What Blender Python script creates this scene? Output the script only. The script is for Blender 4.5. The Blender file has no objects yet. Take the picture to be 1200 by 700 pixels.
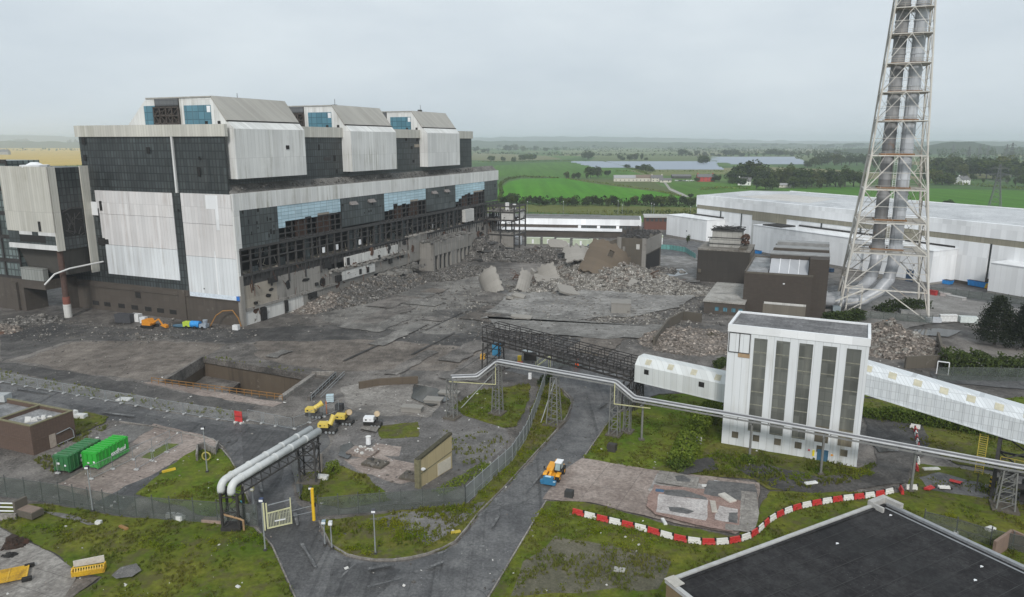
import bpy, math, random
from mathutils import Vector, Matrix, noise
R = math.radians
sc = bpy.context.scene
col = sc.collection
# ---------------------------------------------------------------- camera
CH, CF, CPX, CYH = 46.0, 845.0, 1200.0, 166.0      # height, focal (photo px), photo width, horizon row
PITCH = math.atan((350 - CYH) / CF)
cd = bpy.data.cameras.new("camera"); cam = bpy.data.objects.new("camera", cd); col.objects.link(cam)
cam.location = (0, 0, CH); cam.rotation_euler = (math.pi / 2 - PITCH, 0, 0)
cd.sensor_width = 36.0; cd.lens = 36.0 * CF / CPX; cd.clip_start = 0.5; cd.clip_end = 30000
sc.camera = cam
# ---------------------------------------------------------------- world, sun, exposure
SUN_EL, SUN_AZ = R(38), R(182)      # azimuth clockwise from +Y: behind the camera
w = bpy.data.worlds.new("World"); sc.world = w; w.use_nodes = True
nt = w.node_tree; nt.nodes.clear()
N = nt.nodes.new; L = nt.links.new
out = N("ShaderNodeOutputWorld"); bg = N("ShaderNodeBackground"); bg.inputs["Strength"].default_value = 0.1
sky = N("ShaderNodeTexSky"); sky.sky_type = 'NISHITA'; sky.sun_disc = False
sky.sun_elevation = SUN_EL; sky.sun_rotation = SUN_AZ; sky.air_density = 1.0; sky.dust_density = 4.0; sky.ozone_density = 1.0
hs = N("ShaderNodeHueSaturation"); hs.inputs["Saturation"].default_value = 0.2; hs.inputs["Value"].default_value = 0.8
L(sky.outputs[0], hs.inputs["Color"])
tc = N("ShaderNodeTexCoord"); mp = N("ShaderNodeMapping"); mp.inputs["Scale"].default_value = (1, 1, 3.2)
L(tc.outputs["Generated"], mp.inputs[0])
cn = N("ShaderNodeTexNoise"); cn.inputs["Scale"].default_value = 2.3; cn.inputs["Detail"].default_value = 5; cn.inputs["Roughness"].default_value = .55
L(mp.outputs[0], cn.inputs["Vector"])
cr = N("ShaderNodeValToRGB"); cr.color_ramp.elements[0].position = .3; cr.color_ramp.elements[1].position = .72
cr.color_ramp.elements[0].color = (4.2, 4.8, 5.35, 1); cr.color_ramp.elements[1].color = (5.65, 6.2, 6.55, 1)
L(cn.outputs["Fac"], cr.inputs[0])
mx = N("ShaderNodeMixRGB"); mx.inputs[0].default_value = .86
L(hs.outputs[0], mx.inputs[1]); L(cr.outputs[0], mx.inputs[2]); L(mx.outputs[0], bg.inputs["Color"]); L(bg.outputs[0], out.inputs[0])
sd = bpy.data.lights.new("sun", 'SUN'); sd.energy = 1.5; sd.angle = R(11); sd.color = (1, .97, .93)
so = bpy.data.objects.new("sun", sd); col.objects.link(so)
so.rotation_euler = (R(90) - SUN_EL, 0, math.pi - SUN_AZ)
vs = sc.view_settings; vs.view_transform = 'Standard'; vs.look = 'None'; vs.gamma = 1; vs.exposure = 0.55; vs.use_curve_mapping = False
try:
    sc.cycles.volume_bounces = 2; sc.cycles.max_bounces = 6; sc.cycles.transparent_max_bounces = 24
except Exception: pass

# ---------------------------------------------------------------- photo pixel -> place on a level plane
FWD = Vector((0, math.cos(PITCH), -math.sin(PITCH))); UPV = Vector((0, math.sin(PITCH), math.cos(PITCH))); RGT = Vector((1, 0, 0))
def ray(px, py): return FWD * CF + RGT * (px - 600) - UPV * (py - 350)
def G(px, py, z=0.0):
    d = ray(px, py); t = (z - CH) / d.z
    p = Vector((0, 0, CH)) + d * t; p.z = z
    return p
def g2(px, py, z=0.0):
    p = G(px, py, z); return (p.x, p.y)
def proj(x, y, z):
    v = Vector((x, y, z - CH)); c = v.dot(FWD)
    return 600 + CF * v.x / c, 350 - CF * v.dot(UPV) / c
def up(px, py, base):            # height at which the vertical over 'base' passes row py
    lo, hi = -20, 200
    for _ in range(40):
        m = (lo + hi) / 2
        if proj(base[0], base[1], m)[1] > py: lo = m
        else: hi = m
    return lo

# ---------------------------------------------------------------- mesh builder
class MB:
    def __init__(s): s.v = []; s.f = []; s.m = []
    def add(s, vs, fs, mi=0):
        b = len(s.v); s.v.extend([tuple(p) for p in vs])
        for f in fs: s.f.append([b + i for i in f]); s.m.append(mi)
    def poly(s, pts, mi=0): s.add(pts, [list(range(len(pts)))], mi)
    def box(s, x0, x1, y0, y1, z0, z1, mi=0):
        if x1 < x0: x0, x1 = x1, x0
        if y1 < y0: y0, y1 = y1, y0
        s.add([(x0,y0,z0),(x1,y0,z0),(x1,y1,z0),(x0,y1,z0),(x0,y0,z1),(x1,y0,z1),(x1,y1,z1),(x0,y1,z1)],
              [(0,3,2,1),(4,5,6,7),(0,1,5,4),(1,2,6,5),(2,3,7,6),(3,0,4,7)], mi)
    def xbox(s, M, sx, sy, sz, mi=0):           # centred box under a matrix
        pts = [M @ Vector((a*sx/2, b*sy/2, c*sz/2)) for c in (-1,1) for a, b in ((-1,-1),(1,-1),(1,1),(-1,1))]
        s.add(pts, [(0,3,2,1),(4,5,6,7),(0,1,5,4),(1,2,6,5),(2,3,7,6),(3,0,4,7)], mi)
    def bar(s, p, q, w, h=None, mi=0):
        p = Vector(p); q = Vector(q); h = h or w; d = (q - p)
        if d.length < 1e-6: return
        d.normalize(); a = Vector((0,0,1)) if abs(d.z) < .95 else Vector((0,1,0))
        sx = d.cross(a).normalized(); sy = sx.cross(d)
        o = [(-1,-1),(1,-1),(1,1),(-1,1)]
        pts = [c + sx*(i*w/2) + sy*(j*h/2) for c in (p, q) for i, j in o]
        s.add(pts, [(0,1,2,3),(7,6,5,4),(0,4,5,1),(1,5,6,2),(2,6,7,3),(3,7,4,0)], mi)
    def tube(s, p, q, r0, r1=None, n=8, mi=0, caps=True):
        p = Vector(p); q = Vector(q); r1 = r0 if r1 is None else r1; d = (q - p).normalized()
        a = Vector((0,0,1)) if abs(d.z) < .95 else Vector((0,1,0))
        sx = d.cross(a).normalized(); sy = sx.cross(d)
        pts = []
        for c, r in ((p, r0), (q, r1)):
            for i in range(n):
                t = 2*math.pi*i/n; pts.append(c + sx*(r*math.cos(t)) + sy*(r*math.sin(t)))
        fs = [(i, n+i, n+(i+1) % n, (i+1) % n) for i in range(n)]
        if caps: fs += [list(range(n)), list(range(2*n-1, n-1, -1))]
        s.add(pts, fs, mi)
    def path(s, pts, r, n=10, mi=0):            # round pipe along a polyline
        pts = [Vector(p) for p in pts]; rings = []; prev = None
        for i, p in enumerate(pts):
            d = (pts[min(i+1, len(pts)-1)] - pts[max(i-1, 0)]).normalized()
            if prev is None:
                a = Vector((0,0,1)) if abs(d.z) < .9 else Vector((0,1,0)); sx = d.cross(a).normalized()
            else: sx = (prev - d*prev.dot(d)).normalized()
            prev = sx; sy = sx.cross(d)
            rings.append([p + sx*(r*math.cos(2*math.pi*k/n)) + sy*(r*math.sin(2*math.pi*k/n)) for k in range(n)])
        vs = [p for rg in rings for p in rg]; fs = []
        for i in range(len(rings)-1):
            for k in range(n): fs.append((i*n+k, (i+1)*n+k, (i+1)*n+(k+1) % n, i*n+(k+1) % n))
        fs += [list(range(n)), list(range(len(vs)-1, len(vs)-n-1, -1))]
        s.add(vs, fs, mi)
    def prism(s, o, z0, z1, mi=0, mtop=None):
        n = len(o); a = sum(o[i][0]*o[(i+1) % n][1]-o[(i+1) % n][0]*o[i][1] for i in range(n))
        if a < 0: o = o[::-1]
        vs = [(x,y,z0) for x, y in o] + [(x,y,z1) for x, y in o]
        s.add(vs, [list(range(n-1,-1,-1))] + [(i,(i+1) % n,n+(i+1) % n,n+i) for i in range(n)], mi)
        s.add([(x,y,z1) for x, y in o], [list(range(n))], mi if mtop is None else mtop)
    def xprism(s, o, y0, y1, mi=0):             # outline in x,z pushed along y
        n = len(o)
        vs = [(x,y0,z) for x, z in o] + [(x,y1,z) for x, z in o]
        s.add(vs, [list(range(n)), list(range(2*n-1,n-1,-1))] + [(i,n+i,n+(i+1) % n,(i+1) % n) for i in range(n)], mi)
    def yprism(s, o, x0, x1, mi=0):             # outline in y,z pushed along x
        n = len(o)
        vs = [(x0,y,z) for y, z in o] + [(x1,y,z) for y, z in o]
        s.add(vs, [list(range(n)), list(range(2*n-1,n-1,-1))] + [(i,n+i,n+(i+1) % n,(i+1) % n) for i in range(n)], mi)
    def rock(s, c, r, rng, flat=.7, mi=0):
        c = Vector(c)
        M = Matrix.Rotation(rng.uniform(0,6.28),3,'Z') @ Matrix.Rotation(rng.uniform(-.6,.6),3,'X')
        ax = Vector((r*rng.uniform(.7,1.3), r*rng.uniform(.5,1.1), r*flat*rng.uniform(.6,1.2)))
        base = [(-1,-1,-1),(1,-1,-1),(1,1,-1),(-1,1,-1),(-.8,-.8,1),(.8,-.8,1),(.8,.8,1),(-.8,.8,1)]
        pts = [c + M @ Vector((p[0]*ax.x*rng.uniform(.55,1), p[1]*ax.y*rng.uniform(.55,1), p[2]*ax.z*rng.uniform(.5,1))) for p in base]
        s.add(pts, [(0,3,2,1),(4,5,6,7),(0,1,5,4),(1,2,6,5),(2,3,7,6),(3,0,4,7)], mi)
    def build(s, name, mats, parent=None, smooth=False, loc=None, rz=0, **tags):
        me = bpy.data.meshes.new(name); me.from_pydata(s.v, [], s.f)
        if not isinstance(mats, (list, tuple)): mats = [mats]
        for m in mats: me.materials.append(m)
        if len(mats) > 1: me.polygons.foreach_set("material_index", s.m)
        if smooth: me.polygons.foreach_set("use_smooth", [True]*len(me.polygons))
        me.update()
        o = bpy.data.objects.new(name, me); col.objects.link(o)
        if parent: o.parent = parent
        if loc: o.location = loc
        o.rotation_euler.z = rz
        for k, v in tags.items(): o[k] = v
        return o
def thing(name, label, cat, loc=(0,0,0), rz=0, group=None):
    o = bpy.data.objects.new(name, None); col.objects.link(o); o.empty_display_size = .5
    o.location = loc; o.rotation_euler.z = rz; o["label"] = label; o["category"] = cat
    if group: o["group"] = group
    return o
def kids(o): return [c for c in col.objects if c.parent == o]
def dup(root, loc, rz=None, label=None, group=None, scale=None, ch=None):
    def cp(o, par):
        c = o.copy(); col.objects.link(c)
        if par: c.parent = par
        for k in (o.children): cp(k, c)
        return c
    r = cp(root, None); r.location = loc
    if rz is not None: r.rotation_euler.z = rz
    if label: r["label"] = label
    if group: r["group"] = group
    if scale is not None: r.scale = scale if hasattr(scale, '__len__') else (scale,)*3
    return r

# ---------------------------------------------------------------- materials
def ramp(nt, stops, src, interp='LINEAR'):
    r = nt.nodes.new("ShaderNodeValToRGB"); r.color_ramp.interpolation = interp
    e = r.color_ramp.elements
    while len(e) < len(stops): e.new(.5)
    for i, (p, c) in enumerate(stops):
        e[i].position = p; e[i].color = (*c, 1) if hasattr(c, '__len__') else (c, c, c, 1)
    nt.links.new(src, r.inputs[0]); return r.outputs[0]
class NM:                                       # small node helper
    def __init__(s, name):
        s.mat = bpy.data.materials.new(name); s.mat.use_nodes = True; s.nt = s.mat.node_tree
        s.b = s.nt.nodes["Principled BSDF"]; s.tc = s.nt.nodes.new("ShaderNodeTexCoord"); s.o = s.tc.outputs["Object"]
    def n(s, t, **k):
        x = s.nt.nodes.new("ShaderNode" + t)
        for a, v in k.items(): setattr(x, a, v)
        return x
    def l(s, a, b): s.nt.links.new(a, b)
    def map(s, scale=(1,1,1), rot=(0,0,0), src=None, loc=(0,0,0)):
        m = s.n("Mapping"); m.inputs["Scale"].default_value = scale; m.inputs["Rotation"].default_value = rot; m.inputs["Location"].default_value = loc
        s.l(src or s.o, m.inputs[0]); return m.outputs[0]
    def noise(s, scale, detail=4, rough=.6, src=None, dist=0):
        x = s.n("TexNoise"); x.inputs["Scale"].default_value = scale; x.inputs["Detail"].default_value = detail
        x.inputs["Roughness"].default_value = rough; x.inputs["Distortion"].default_value = dist
        s.l(src or s.o, x.inputs["Vector"]); return x.outputs["Fac"]
    def voro(s, scale, src=None, feature='F1', out="Distance"):
        x = s.n("TexVoronoi", feature=feature); x.inputs["Scale"].default_value = scale
        s.l(src or s.o, x.inputs["Vector"]); return x.outputs[out]
    def ramp(s, stops, src, interp='LINEAR'): return ramp(s.nt, stops, src, interp)
    def mix(s, fac, a, b, mode='MIX'):
        x = s.n("MixRGB", blend_type=mode)
        for i, v in ((0, fac), (1, a), (2, b)):
            if isinstance(v, (int, float)): x.inputs[i].default_value = v if i == 0 else (v, v, v, 1)
            elif isinstance(v, tuple): x.inputs[i].default_value = (*v, 1)
            else: s.l(v, x.inputs[i])
        return x.outputs[0]
    def math(s, op, a, b=None):
        x = s.n("Math", operation=op)
        for i, v in ((0, a), (1, b)):
            if v is None: continue
            if isinstance(v, (int, float)): x.inputs[i].default_value = v
            else: s.l(v, x.inputs[i])
        return x.outputs[0]
    def wall(s):                                # (x+y, z) so that one mapping serves both wall directions
        sep = s.n("SeparateXYZ"); s.l(s.o, sep.inputs[0]); c = s.n("CombineXYZ")
        s.l(s.math('ADD', sep.outputs[0], sep.outputs[1]), c.inputs[0]); s.l(sep.outputs[2], c.inputs[1]); return c.outputs[0]
    def brick(s, bw, rh, mortar, src, c1=1.0, c2=.9, cm=0.0, off=.5, smooth=.1):
        x = s.n("TexBrick"); x.offset = off
        x.inputs["Scale"].default_value = 1; x.inputs["Brick Width"].default_value = bw; x.inputs["Row Height"].default_value = rh
        x.inputs["Mortar Size"].default_value = mortar; x.inputs["Mortar Smooth"].default_value = smooth
        for k, v in (("Color1", c1), ("Color2", c2), ("Mortar", cm)): x.inputs[k].default_value = (v, v, v, 1) if isinstance(v, (int, float)) else (*v, 1)
        s.l(src, x.inputs["Vector"]); return x.outputs[0]
    def done(s, colr=None, rough=.8, metal=0.0, bump=None, bstr=.3, bdist=.1, spec=None):
        for key, v in (("Base Color", colr), ("Roughness", rough), ("Metallic", metal)):
            if v is None: continue
            if isinstance(v, tuple): s.b.inputs[key].default_value = (*v, 1)
            elif isinstance(v, (int, float)): s.b.inputs[key].default_value = v
            else: s.l(v, s.b.inputs[key])
        if spec is not None: s.b.inputs["Specular IOR Level"].default_value = spec
        if bump is not None:
            x = s.n("Bump"); x.inputs["Strength"].default_value = bstr; x.inputs["Distance"].default_value = bdist
            s.l(bump, x.inputs["Height"]); s.l(x.outputs[0], s.b.inputs["Normal"])
        return s.mat
def scl(c, k): return tuple(min(1, x*k) for x in c)
def plain(name, c, rough=.7, metal=0, var=.25, scale=1.5, grime=None, gamt=.5):
    m = NM(name); f = m.noise(scale, 5, .65)
    colr = m.ramp([(.25, scl(c, 1-var)), (.75, scl(c, 1+var))], f)
    if grime:
        g = m.ramp([(.5, 0.0), (.72, gamt)], m.noise(scale*.45, 6, .7))
        colr = m.mix(g, colr, grime)
    return m.done(colr, rough, metal)
def cladding(name, c, pw=1.2, ph=6.0, line=.5, stain=(.25,.22,.17), amt=.6, rough=.55, lw=.05, var=.08, streak=.35, rib=0.0, blotch=None):
    """profiled sheet cladding: panel joints, rain streaks running down, patchy panels"""
    m = NM(name); wv = m.wall()
    pan = m.brick(pw, ph, lw, wv, 1.0, 1-var*2, 1-line, 0.0)
    base = m.mix(1.0, c, pan, 'MULTIPLY')
    pv = m.noise(.06, 3, .5); base = m.mix(1.0, base, m.ramp([(.3, 1-var*1.5), (.7, 1+var)], pv), 'MULTIPLY')
    sv = m.map((1.1, .045, 1), src=wv); st = m.noise(1.0, 6, .62, src=sv)
    blot = m.noise(.09, 4, .6)
    s1 = m.ramp([(.46, 0.0), (.74, streak)], st); s2 = m.ramp([(.45, 0.15), (.68, 1.0)], blot)
    base = m.mix(m.mix(1.0, s1, s2, 'MULTIPLY'), base, stain)
    if blotch: base = m.mix(m.ramp([(.6, 0.0), (.66, amt)], m.noise(.35, 7, .75)), base, blotch)
    bump = None
    if rib:
        wvx = m.n("TexWave", wave_type='BANDS', bands_direction='X'); wvx.inputs["Scale"].default_value = rib; m.l(wv, wvx.inputs[0]); bump = wvx.outputs["Fac"]
        base = m.mix(1.0, base, m.ramp([(.0, .84), (.5, 1.0)], bump), 'MULTIPLY')
    return m.done(base, rough, 0, bump, .25, .05)
# ================================================================ GROUND
rng = random.Random(7); ZL = .004
def rag(pts, amp=.5, seg=1.2, px=True, z=0.0, sd=0.0):
    """world outline of a patch with an uneven edge"""
    P = [g2(*p) if px else p for p in pts]; o = []
    for i in range(len(P)):
        a = Vector(P[i]); b = Vector(P[(i+1) % len(P)]); n = max(1, min(60, int((b-a).length/seg)))
        t = (b-a).normalized() if (b-a).length > 0 else Vector((1, 0)); nn = Vector((-t.y, t.x))
        for k in range(n):
            q = a.lerp(b, k/n)
            d = noise.noise(Vector((q.x*.07+sd, q.y*.07, 1.3)))*1.5*max(0, amp-.6) + noise.noise(Vector((q.x*.25+sd, q.y*.25, 3.1)))*1.3*min(amp, .9) + noise.noise(Vector((q.x*1.1, q.y*1.1+sd, 9)))*.65*min(amp, .5)
            o.append(tuple(q + nn*d))
    return o
def sheet(name, pts, mat, z, amp=.5, seg=1.2, px=True, sd=0.0, kind="structure", **k):
    global ZL
    if z < .09: ZL += .003; z = ZL
    m = MB(); o = rag(pts, amp, seg, px, sd=sd) if amp else [g2(*p) if px else p for p in pts]
    m.poly([(x, y, z) for x, y in o]); ob = m.build(name, mat, **k)
    if kind: ob["kind"] = kind
    return ob
def gmat(name, stops, big=.03, mid=.25, fine=3.0, speck=None, spamt=.5, wet=.35, rough=(.55,.95), lines=None, tracks=None, sc_sp=2.2, crack=0):
    m = NM(name)
    a = m.noise(big, 6, .62, dist=.6); b = m.noise(mid, 6, .68, dist=.3); c = m.noise(fine, 5, .7)
    f = m.math('ADD', m.math('MULTIPLY', a, .5), m.math('ADD', m.math('MULTIPLY', b, .35), m.math('MULTIPLY', c, .2)))
    colr = m.ramp(stops, f)
    colr = m.mix(1.0, colr, m.ramp([(.3, .72), (.7, 1.28)], c), 'MULTIPLY')
    if tracks:
        tm = m.map((.7, .05, 1), (0, 0, R(tracks))); tn = m.noise(1.0, 6, .7, src=tm, dist=1.2)
        colr = m.mix(1.0, colr, m.ramp([(.35, .84), (.65, 1.13)], tn), 'MULTIPLY')
    if lines:
        bm = m.map((1,1,1), (0,0,R(lines[2]))); bk = m.brick(lines[0], lines[1], .05, bm, 1.0, .86, .5)
        colr = m.mix(.75, colr, m.mix(1.0, colr, bk, 'MULTIPLY'))
    if crack:
        cv = m.n("TexVoronoi", feature='DISTANCE_TO_EDGE'); cv.inputs["Scale"].default_value = crack
        dn = m.n("TexNoise"); dn.inputs["Scale"].default_value = .6; dn.inputs["Detail"].default_value = 6; m.l(m.o, dn.inputs["Vector"])
        m.l(m.mix(.16, m.o, m.mix(1.0, dn.outputs["Color"], 12.0, 'MULTIPLY')), cv.inputs["Vector"])
        ck = m.mix(1.0, m.ramp([(.0, 1.0), (.022, 0.0)], cv.outputs["Distance"]), m.ramp([(.42, 0.0), (.55, 1.0)], m.noise(.11, 4, .6)), 'MULTIPLY')
        colr = m.mix(m.math('MULTIPLY', ck, .65), colr, (.022,.022,.021))
        tm = m.map((1.1, .02, 1), (0, 0, R(tracks or 0)), loc=(3,9,0)); tw = m.noise(1.0, 3, .5, src=tm)
        colr = m.mix(1.0, colr, m.ramp([(.34, .62), (.43, 1.0)], tw), 'MULTIPLY')
    if speck:
        vz = m.voro(sc_sp); dens = m.ramp([(.48, .0), (.66, 1.0)], m.noise(.09, 5, .65))
        sp = m.mix(1.0, m.ramp([(.10, 1.0), (.17, 0.0)], vz), dens, 'MULTIPLY')
        colr = m.mix(m.math('MULTIPLY', sp, spamt), colr, speck)
    wn = m.noise(.07, 5, .6, dist=.8)
    wt = m.ramp([(.56, 0.0), (.66, wet)], wn)
    colr = m.mix(wt, colr, scl(stops[0][1], .6) if hasattr(stops[0][1], '__len__') else stops[0][1]*.6)
    ro = m.mix(wt, rough[1], rough[0]*.45)
    ro2 = m.mix(m.ramp([(.4, 0.0), (.6, .5)], b), ro, rough[0])
    hb = m.math('ADD', m.math('MULTIPLY', b, .6), m.math('MULTIPLY', c, .4))
    return m.done(colr, ro2, 0, hb, .35, .12)
M_site = gmat("dark_dirt_asphalt", [(.40, (.028,.0255,.023)), (.5, (.084,.075,.067)), (.60, (.19,.172,.155))], speck=(.5,.48,.45), spamt=.55, tracks=24, wet=.55, rough=(.5,.9))
M_brown = gmat("brown_dirt", [(.40, (.048,.041,.035)), (.5, (.118,.099,.083)), (.6, (.20,.173,.148))], speck=(.55,.52,.48), spamt=.5, tracks=70, wet=.25, mid=.35)
M_dark = gmat("black_grit", [(.38, (.018,.017,.017)), (.5, (.046,.043,.041)), (.62, (.11,.102,.094))], speck=(.45,.42,.38), spamt=.4, tracks=20, wet=.45)
M_road = gmat("worn_asphalt", [(.36, (.046,.046,.048)), (.5, (.086,.085,.086)), (.64, (.15,.147,.143))], big=.05, mid=.4, speck=(.3,.29,.27), spamt=.3, tracks=-28, wet=.7, rough=(.35,.8), crack=.22)
M_road2 = gmat("dark_asphalt", [(.36, (.036,.036,.037)), (.5, (.06,.059,.06)), (.64, (.105,.103,.1))], big=.05, mid=.5, speck=(.3,.29,.27), spamt=.25, tracks=-70, wet=.7, rough=(.35,.8), crack=.3)
M_conc = gmat("weathered_concrete", [(.36, (.10,.088,.077)), (.5, (.2,.183,.165)), (.64, (.33,.31,.28))], big=.06, mid=.5, fine=2.2, wet=.6, lines=(4.2,2.9,22), rough=(.6,.95))
M_pink = gmat("pinkish_concrete", [(.36, (.13,.1,.085)), (.5, (.23,.185,.16)), (.64, (.34,.285,.25))], big=.06, mid=.45, fine=2.2, wet=.45, lines=(3.6,5.0,-64), rough=(.6,.95))
M_gravel = gmat("gravel_dirt", [(.36, (.06,.055,.05)), (.5, (.11,.105,.098)), (.64, (.19,.18,.17))], big=.12, mid=.9, fine=5, speck=(.55,.54,.5), spamt=.8, sc_sp=1.5, wet=.1)
M_debris = gmat("crushed_concrete", [(.38, (.075,.07,.065)), (.5, (.165,.157,.146)), (.62, (.3,.288,.27))], big=.12, mid=.8, fine=4, speck=(.62,.6,.57), spamt=.7, sc_sp=1.1, wet=.1)
def grassmat(name, g1, g2_, soil, amt=.5, sc1=.12):
    m = NM(name); a = m.noise(sc1, 6, .65, dist=.5); b = m.noise(1.3, 6, .75); c = m.noise(.45, 5, .7, src=m.map(loc=(31,7,0)))
    colr = m.mix(m.ramp([(.36, 0.0), (.64, 1.0)], a), g1, g2_)
    colr = m.mix(1.0, colr, m.ramp([(.3, .6), (.7, 1.4)], b), 'MULTIPLY')
    colr = m.mix(m.ramp([(.49, 0.0), (.61, amt)], c), colr, soil)
    return m.done(colr, .95, 0, b, .6, .2, spec=.1)
M_grass = grassmat("rough_grass", (.066,.102,.011), (.132,.136,.022), (.085,.068,.042), .6)
M_grass2 = grassmat("dry_grass", (.075,.1,.014), (.135,.125,.03), (.09,.074,.05), .7)
M_lush = grassmat("mown_grass", (.068,.115,.011), (.125,.145,.02), (.11,.095,.04), .4)
M_water = NM("puddle_water").done((.05,.052,.052), .06, 0, spec=.6)

PIT = [g2(190,449), g2(330,468), g2(368,441), g2(238,419)]
# site ground as a ring round the open pit
SX0, SX1, SY0, SY1 = -420, 330, 5, 420
def ring(outer, inner, z, name, mat, kind="structure"):
    m = MB(); n = 4
    vs = [(x, y, z) for x, y in outer] + [(x, y, z) for x, y in inner]
    m.add(vs, [(i, (i+1) % n, n+(i+1) % n, n+i) for i in range(n)]); o = m.build(name, mat); o["kind"] = kind; return o
site = [(SX0,SY0),(SX1,SY0),(SX1,SY1),(SX0,SY1)]
ring(site, PIT, 0, "site_ground", M_site)
# farmland sheet to the horizon
def fieldmat():
    m = NM("farmland"); v = m.n("TexVoronoi", feature='F1'); v.inputs["Scale"].default_value = 1
    m.l(m.map((.0042,.0024,1), (0,0,.35)), v.inputs["Vector"])
    sep = m.n("SeparateXYZ"); m.l(v.outputs["Color"], sep.inputs[0])
    c = m.ramp([(0,(.055,.105,.03)),(.3,(.08,.14,.035)),(.5,(.11,.14,.05)),(.68,(.18,.17,.085)),(.85,(.07,.12,.035)),(1,(.12,.15,.06))], sep.outputs[0], 'CONSTANT')
    c = m.mix(1.0, c, m.ramp([(.3,.75),(.7,1.25)], m.noise(.03, 6, .7)), 'MULTIPLY')
    return m.done(c, .95, spec=.1)
M_farm = fieldmat()
ring([(-15000,-650),(15000,-650),(15000,15000),(-15000,15000)], site, 0, "farmland", M_farm)

# floor outlines of the cleared hall: worn slabs of different tone, square with the boiler house
M_gy = gmat("grey_slab_floor", [(.40, (.04,.037,.034)), (.5, (.11,.103,.094)), (.6, (.22,.208,.19))], speck=(.55,.53,.5), spamt=.6, tracks=30, wet=.6)
rs_ = random.Random(21)
def slabs():
    ux = Vector((.385,.923)); uy = Vector((.923,-.385)); o = Vector((-62,150))
    for i in range(46):
        c = o+ux*rs_.uniform(-8,105)+uy*rs_.uniform(2,72)
        px, py = proj(c.x, c.y, 0)
        if not (300 < px < 800 and (366 if i % 4 == 0 else 335) < py < 436): continue
        a, b = rs_.uniform(2,11), rs_.uniform(1.5,7)
        if i % 4 == 0: a, b = rs_.uniform(8,22), rs_.uniform(.15,.4)
        q = [c+ux*a+uy*b, c-ux*a+uy*b, c-ux*a-uy*b, c+ux*a-uy*b]
        sheet("yard_slab", [tuple(v) for v in q], rs_.choice((M_gy, M_site, M_brown, M_gy, M_site)) if i % 4 else rs_.choice((M_dark, M_dark, M_site)), .01, .8 if i % 4 else .06, .9, False, sd=i)

# pit lining
M_pitw = cladding("stained_pit_concrete", (.115,.088,.062), 3.5, 50, .25, (.018,.014,.011), streak=1.0, rough=.8, blotch=(.26,.23,.19), amt=.5)
pm = MB(); zb = -9.5
for i in range(4):
    a = PIT[i]; b = PIT[(i+1) % 4]
    pm.poly([(*a,0),(*b,0),(*b,zb),(*a,zb)])
pit = pm.build("pit_wall", M_pitw)
pitT = thing("sunken_pit", "open rectangular sunken concrete pit with rust stained walls in the yard", "pit", (PIT[0][0], PIT[0][1], 0))
pit.parent = pitT; pit.location = (-PIT[0][0], -PIT[0][1], 0)
def lerp2(a, b, t): return (a[0]+(b[0]-a[0])*t, a[1]+(b[1]-a[1])*t)
def pitpt(s, t): return lerp2(lerp2(PIT[0], PIT[1], s), lerp2(PIT[3], PIT[2], s), t)
pf = MB(); pf.poly([(*p, zb) for p in PIT]); o = pf.build("pit_floor", M_dark); o.parent = pitT; o.location = pit.location
ps = MB(); ps.prism([pitpt(.0,.0), pitpt(.34,.0), pitpt(.34,1.0), pitpt(.0,1.0)], -9.5, -4.2)
ps.prism([pitpt(.34,.42), pitpt(.56,.42), pitpt(.56,.5), pitpt(.34,.5)], -5.2, -4.4)
o = ps.build("ledge", M_site); o.parent = pitT; o.location = pit.location
ps = MB()
for q in [(.36,.45),(.55,.46)]: c = pitpt(*q); ps.box(c[0]-.3,c[0]+.3,c[1]-.3,c[1]+.3,-9.5,-5.2)
o = ps.build("ledge_column", M_pitw); o.parent = pitT; o.location = pit.location
# kerb walls round the pit
ps = MB()
def wallseg(m, a, b, t, z0, z1, mi=0):
    a = Vector((*a, 0)); b = Vector((*b, 0)); d = (b-a).normalized(); n = Vector((-d.y, d.x, 0))*t/2
    m.prism([tuple((a-n).xy), tuple((b-n).xy), tuple((b+n).xy), tuple((a+n).xy)], z0, z1, mi)
wallseg(ps, lerp2(PIT[0],PIT[3],.02), lerp2(PIT[0],PIT[3],1.02), .5, -2, .35)
wallseg(ps, lerp2(PIT[3],PIT[2],-.01), lerp2(PIT[3],PIT[2],1.2), .8, -1, .3)
wallseg(ps, g2(362,470), g2(392,441), .5, -.3, .8)
pk = MB(); wallseg(pk, lerp2(PIT[1],PIT[2],-.02), lerp2(PIT[1],PIT[2],1.0), .9, -9, .6); wallseg(pk, g2(366,441), g2(392,441), .4, -.2, 1.0); o = pk.build("slot_wall", M_conc); o.parent = pitT; o.location = pit.location
o = ps.build("kerb_wall", M_site); o.parent = pitT; o.location = pit.location

# ---- patches on the site (each a few mm above the one below)
Z = .004
sheet("yard_dirt", [(20,424),(85,401),(185,399),(262,404),(240,417),(205,436),(178,447),(100,437)], M_brown, Z, 1.2)
sheet("yard_grit", [(0,392),(60,378),(160,384),(290,386),(420,380),(560,385),(700,400),(640,418),(560,412),(430,402),(300,402),(190,398),(80,400),(0,425)], M_dark, Z*.5, 1.5, 2)
sheet("yard_dirt", [(300,400),(420,398),(560,408),(580,418),(560,436),(470,432),(400,436),(300,420)], M_brown, Z*1.5, 1.5, 2, sd=4)
sheet("yard_dirt", [(330,350),(440,330),(560,322),(640,340),(690,360),(640,385),(500,392),(390,380)], gmat("grey_yard_dirt", [(.40, (.04,.037,.034)), (.5, (.108,.1,.091)), (.6, (.21,.198,.18))], speck=(.55,.53,.5), spamt=.6, tracks=30, wet=.5), Z*2, 2, 2, sd=9)
sheet("concrete_apron", [(168,448),(200,450),(330,472),(320,477),(240,465)], M_pink, Z*2, .4, sd=2)
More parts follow.
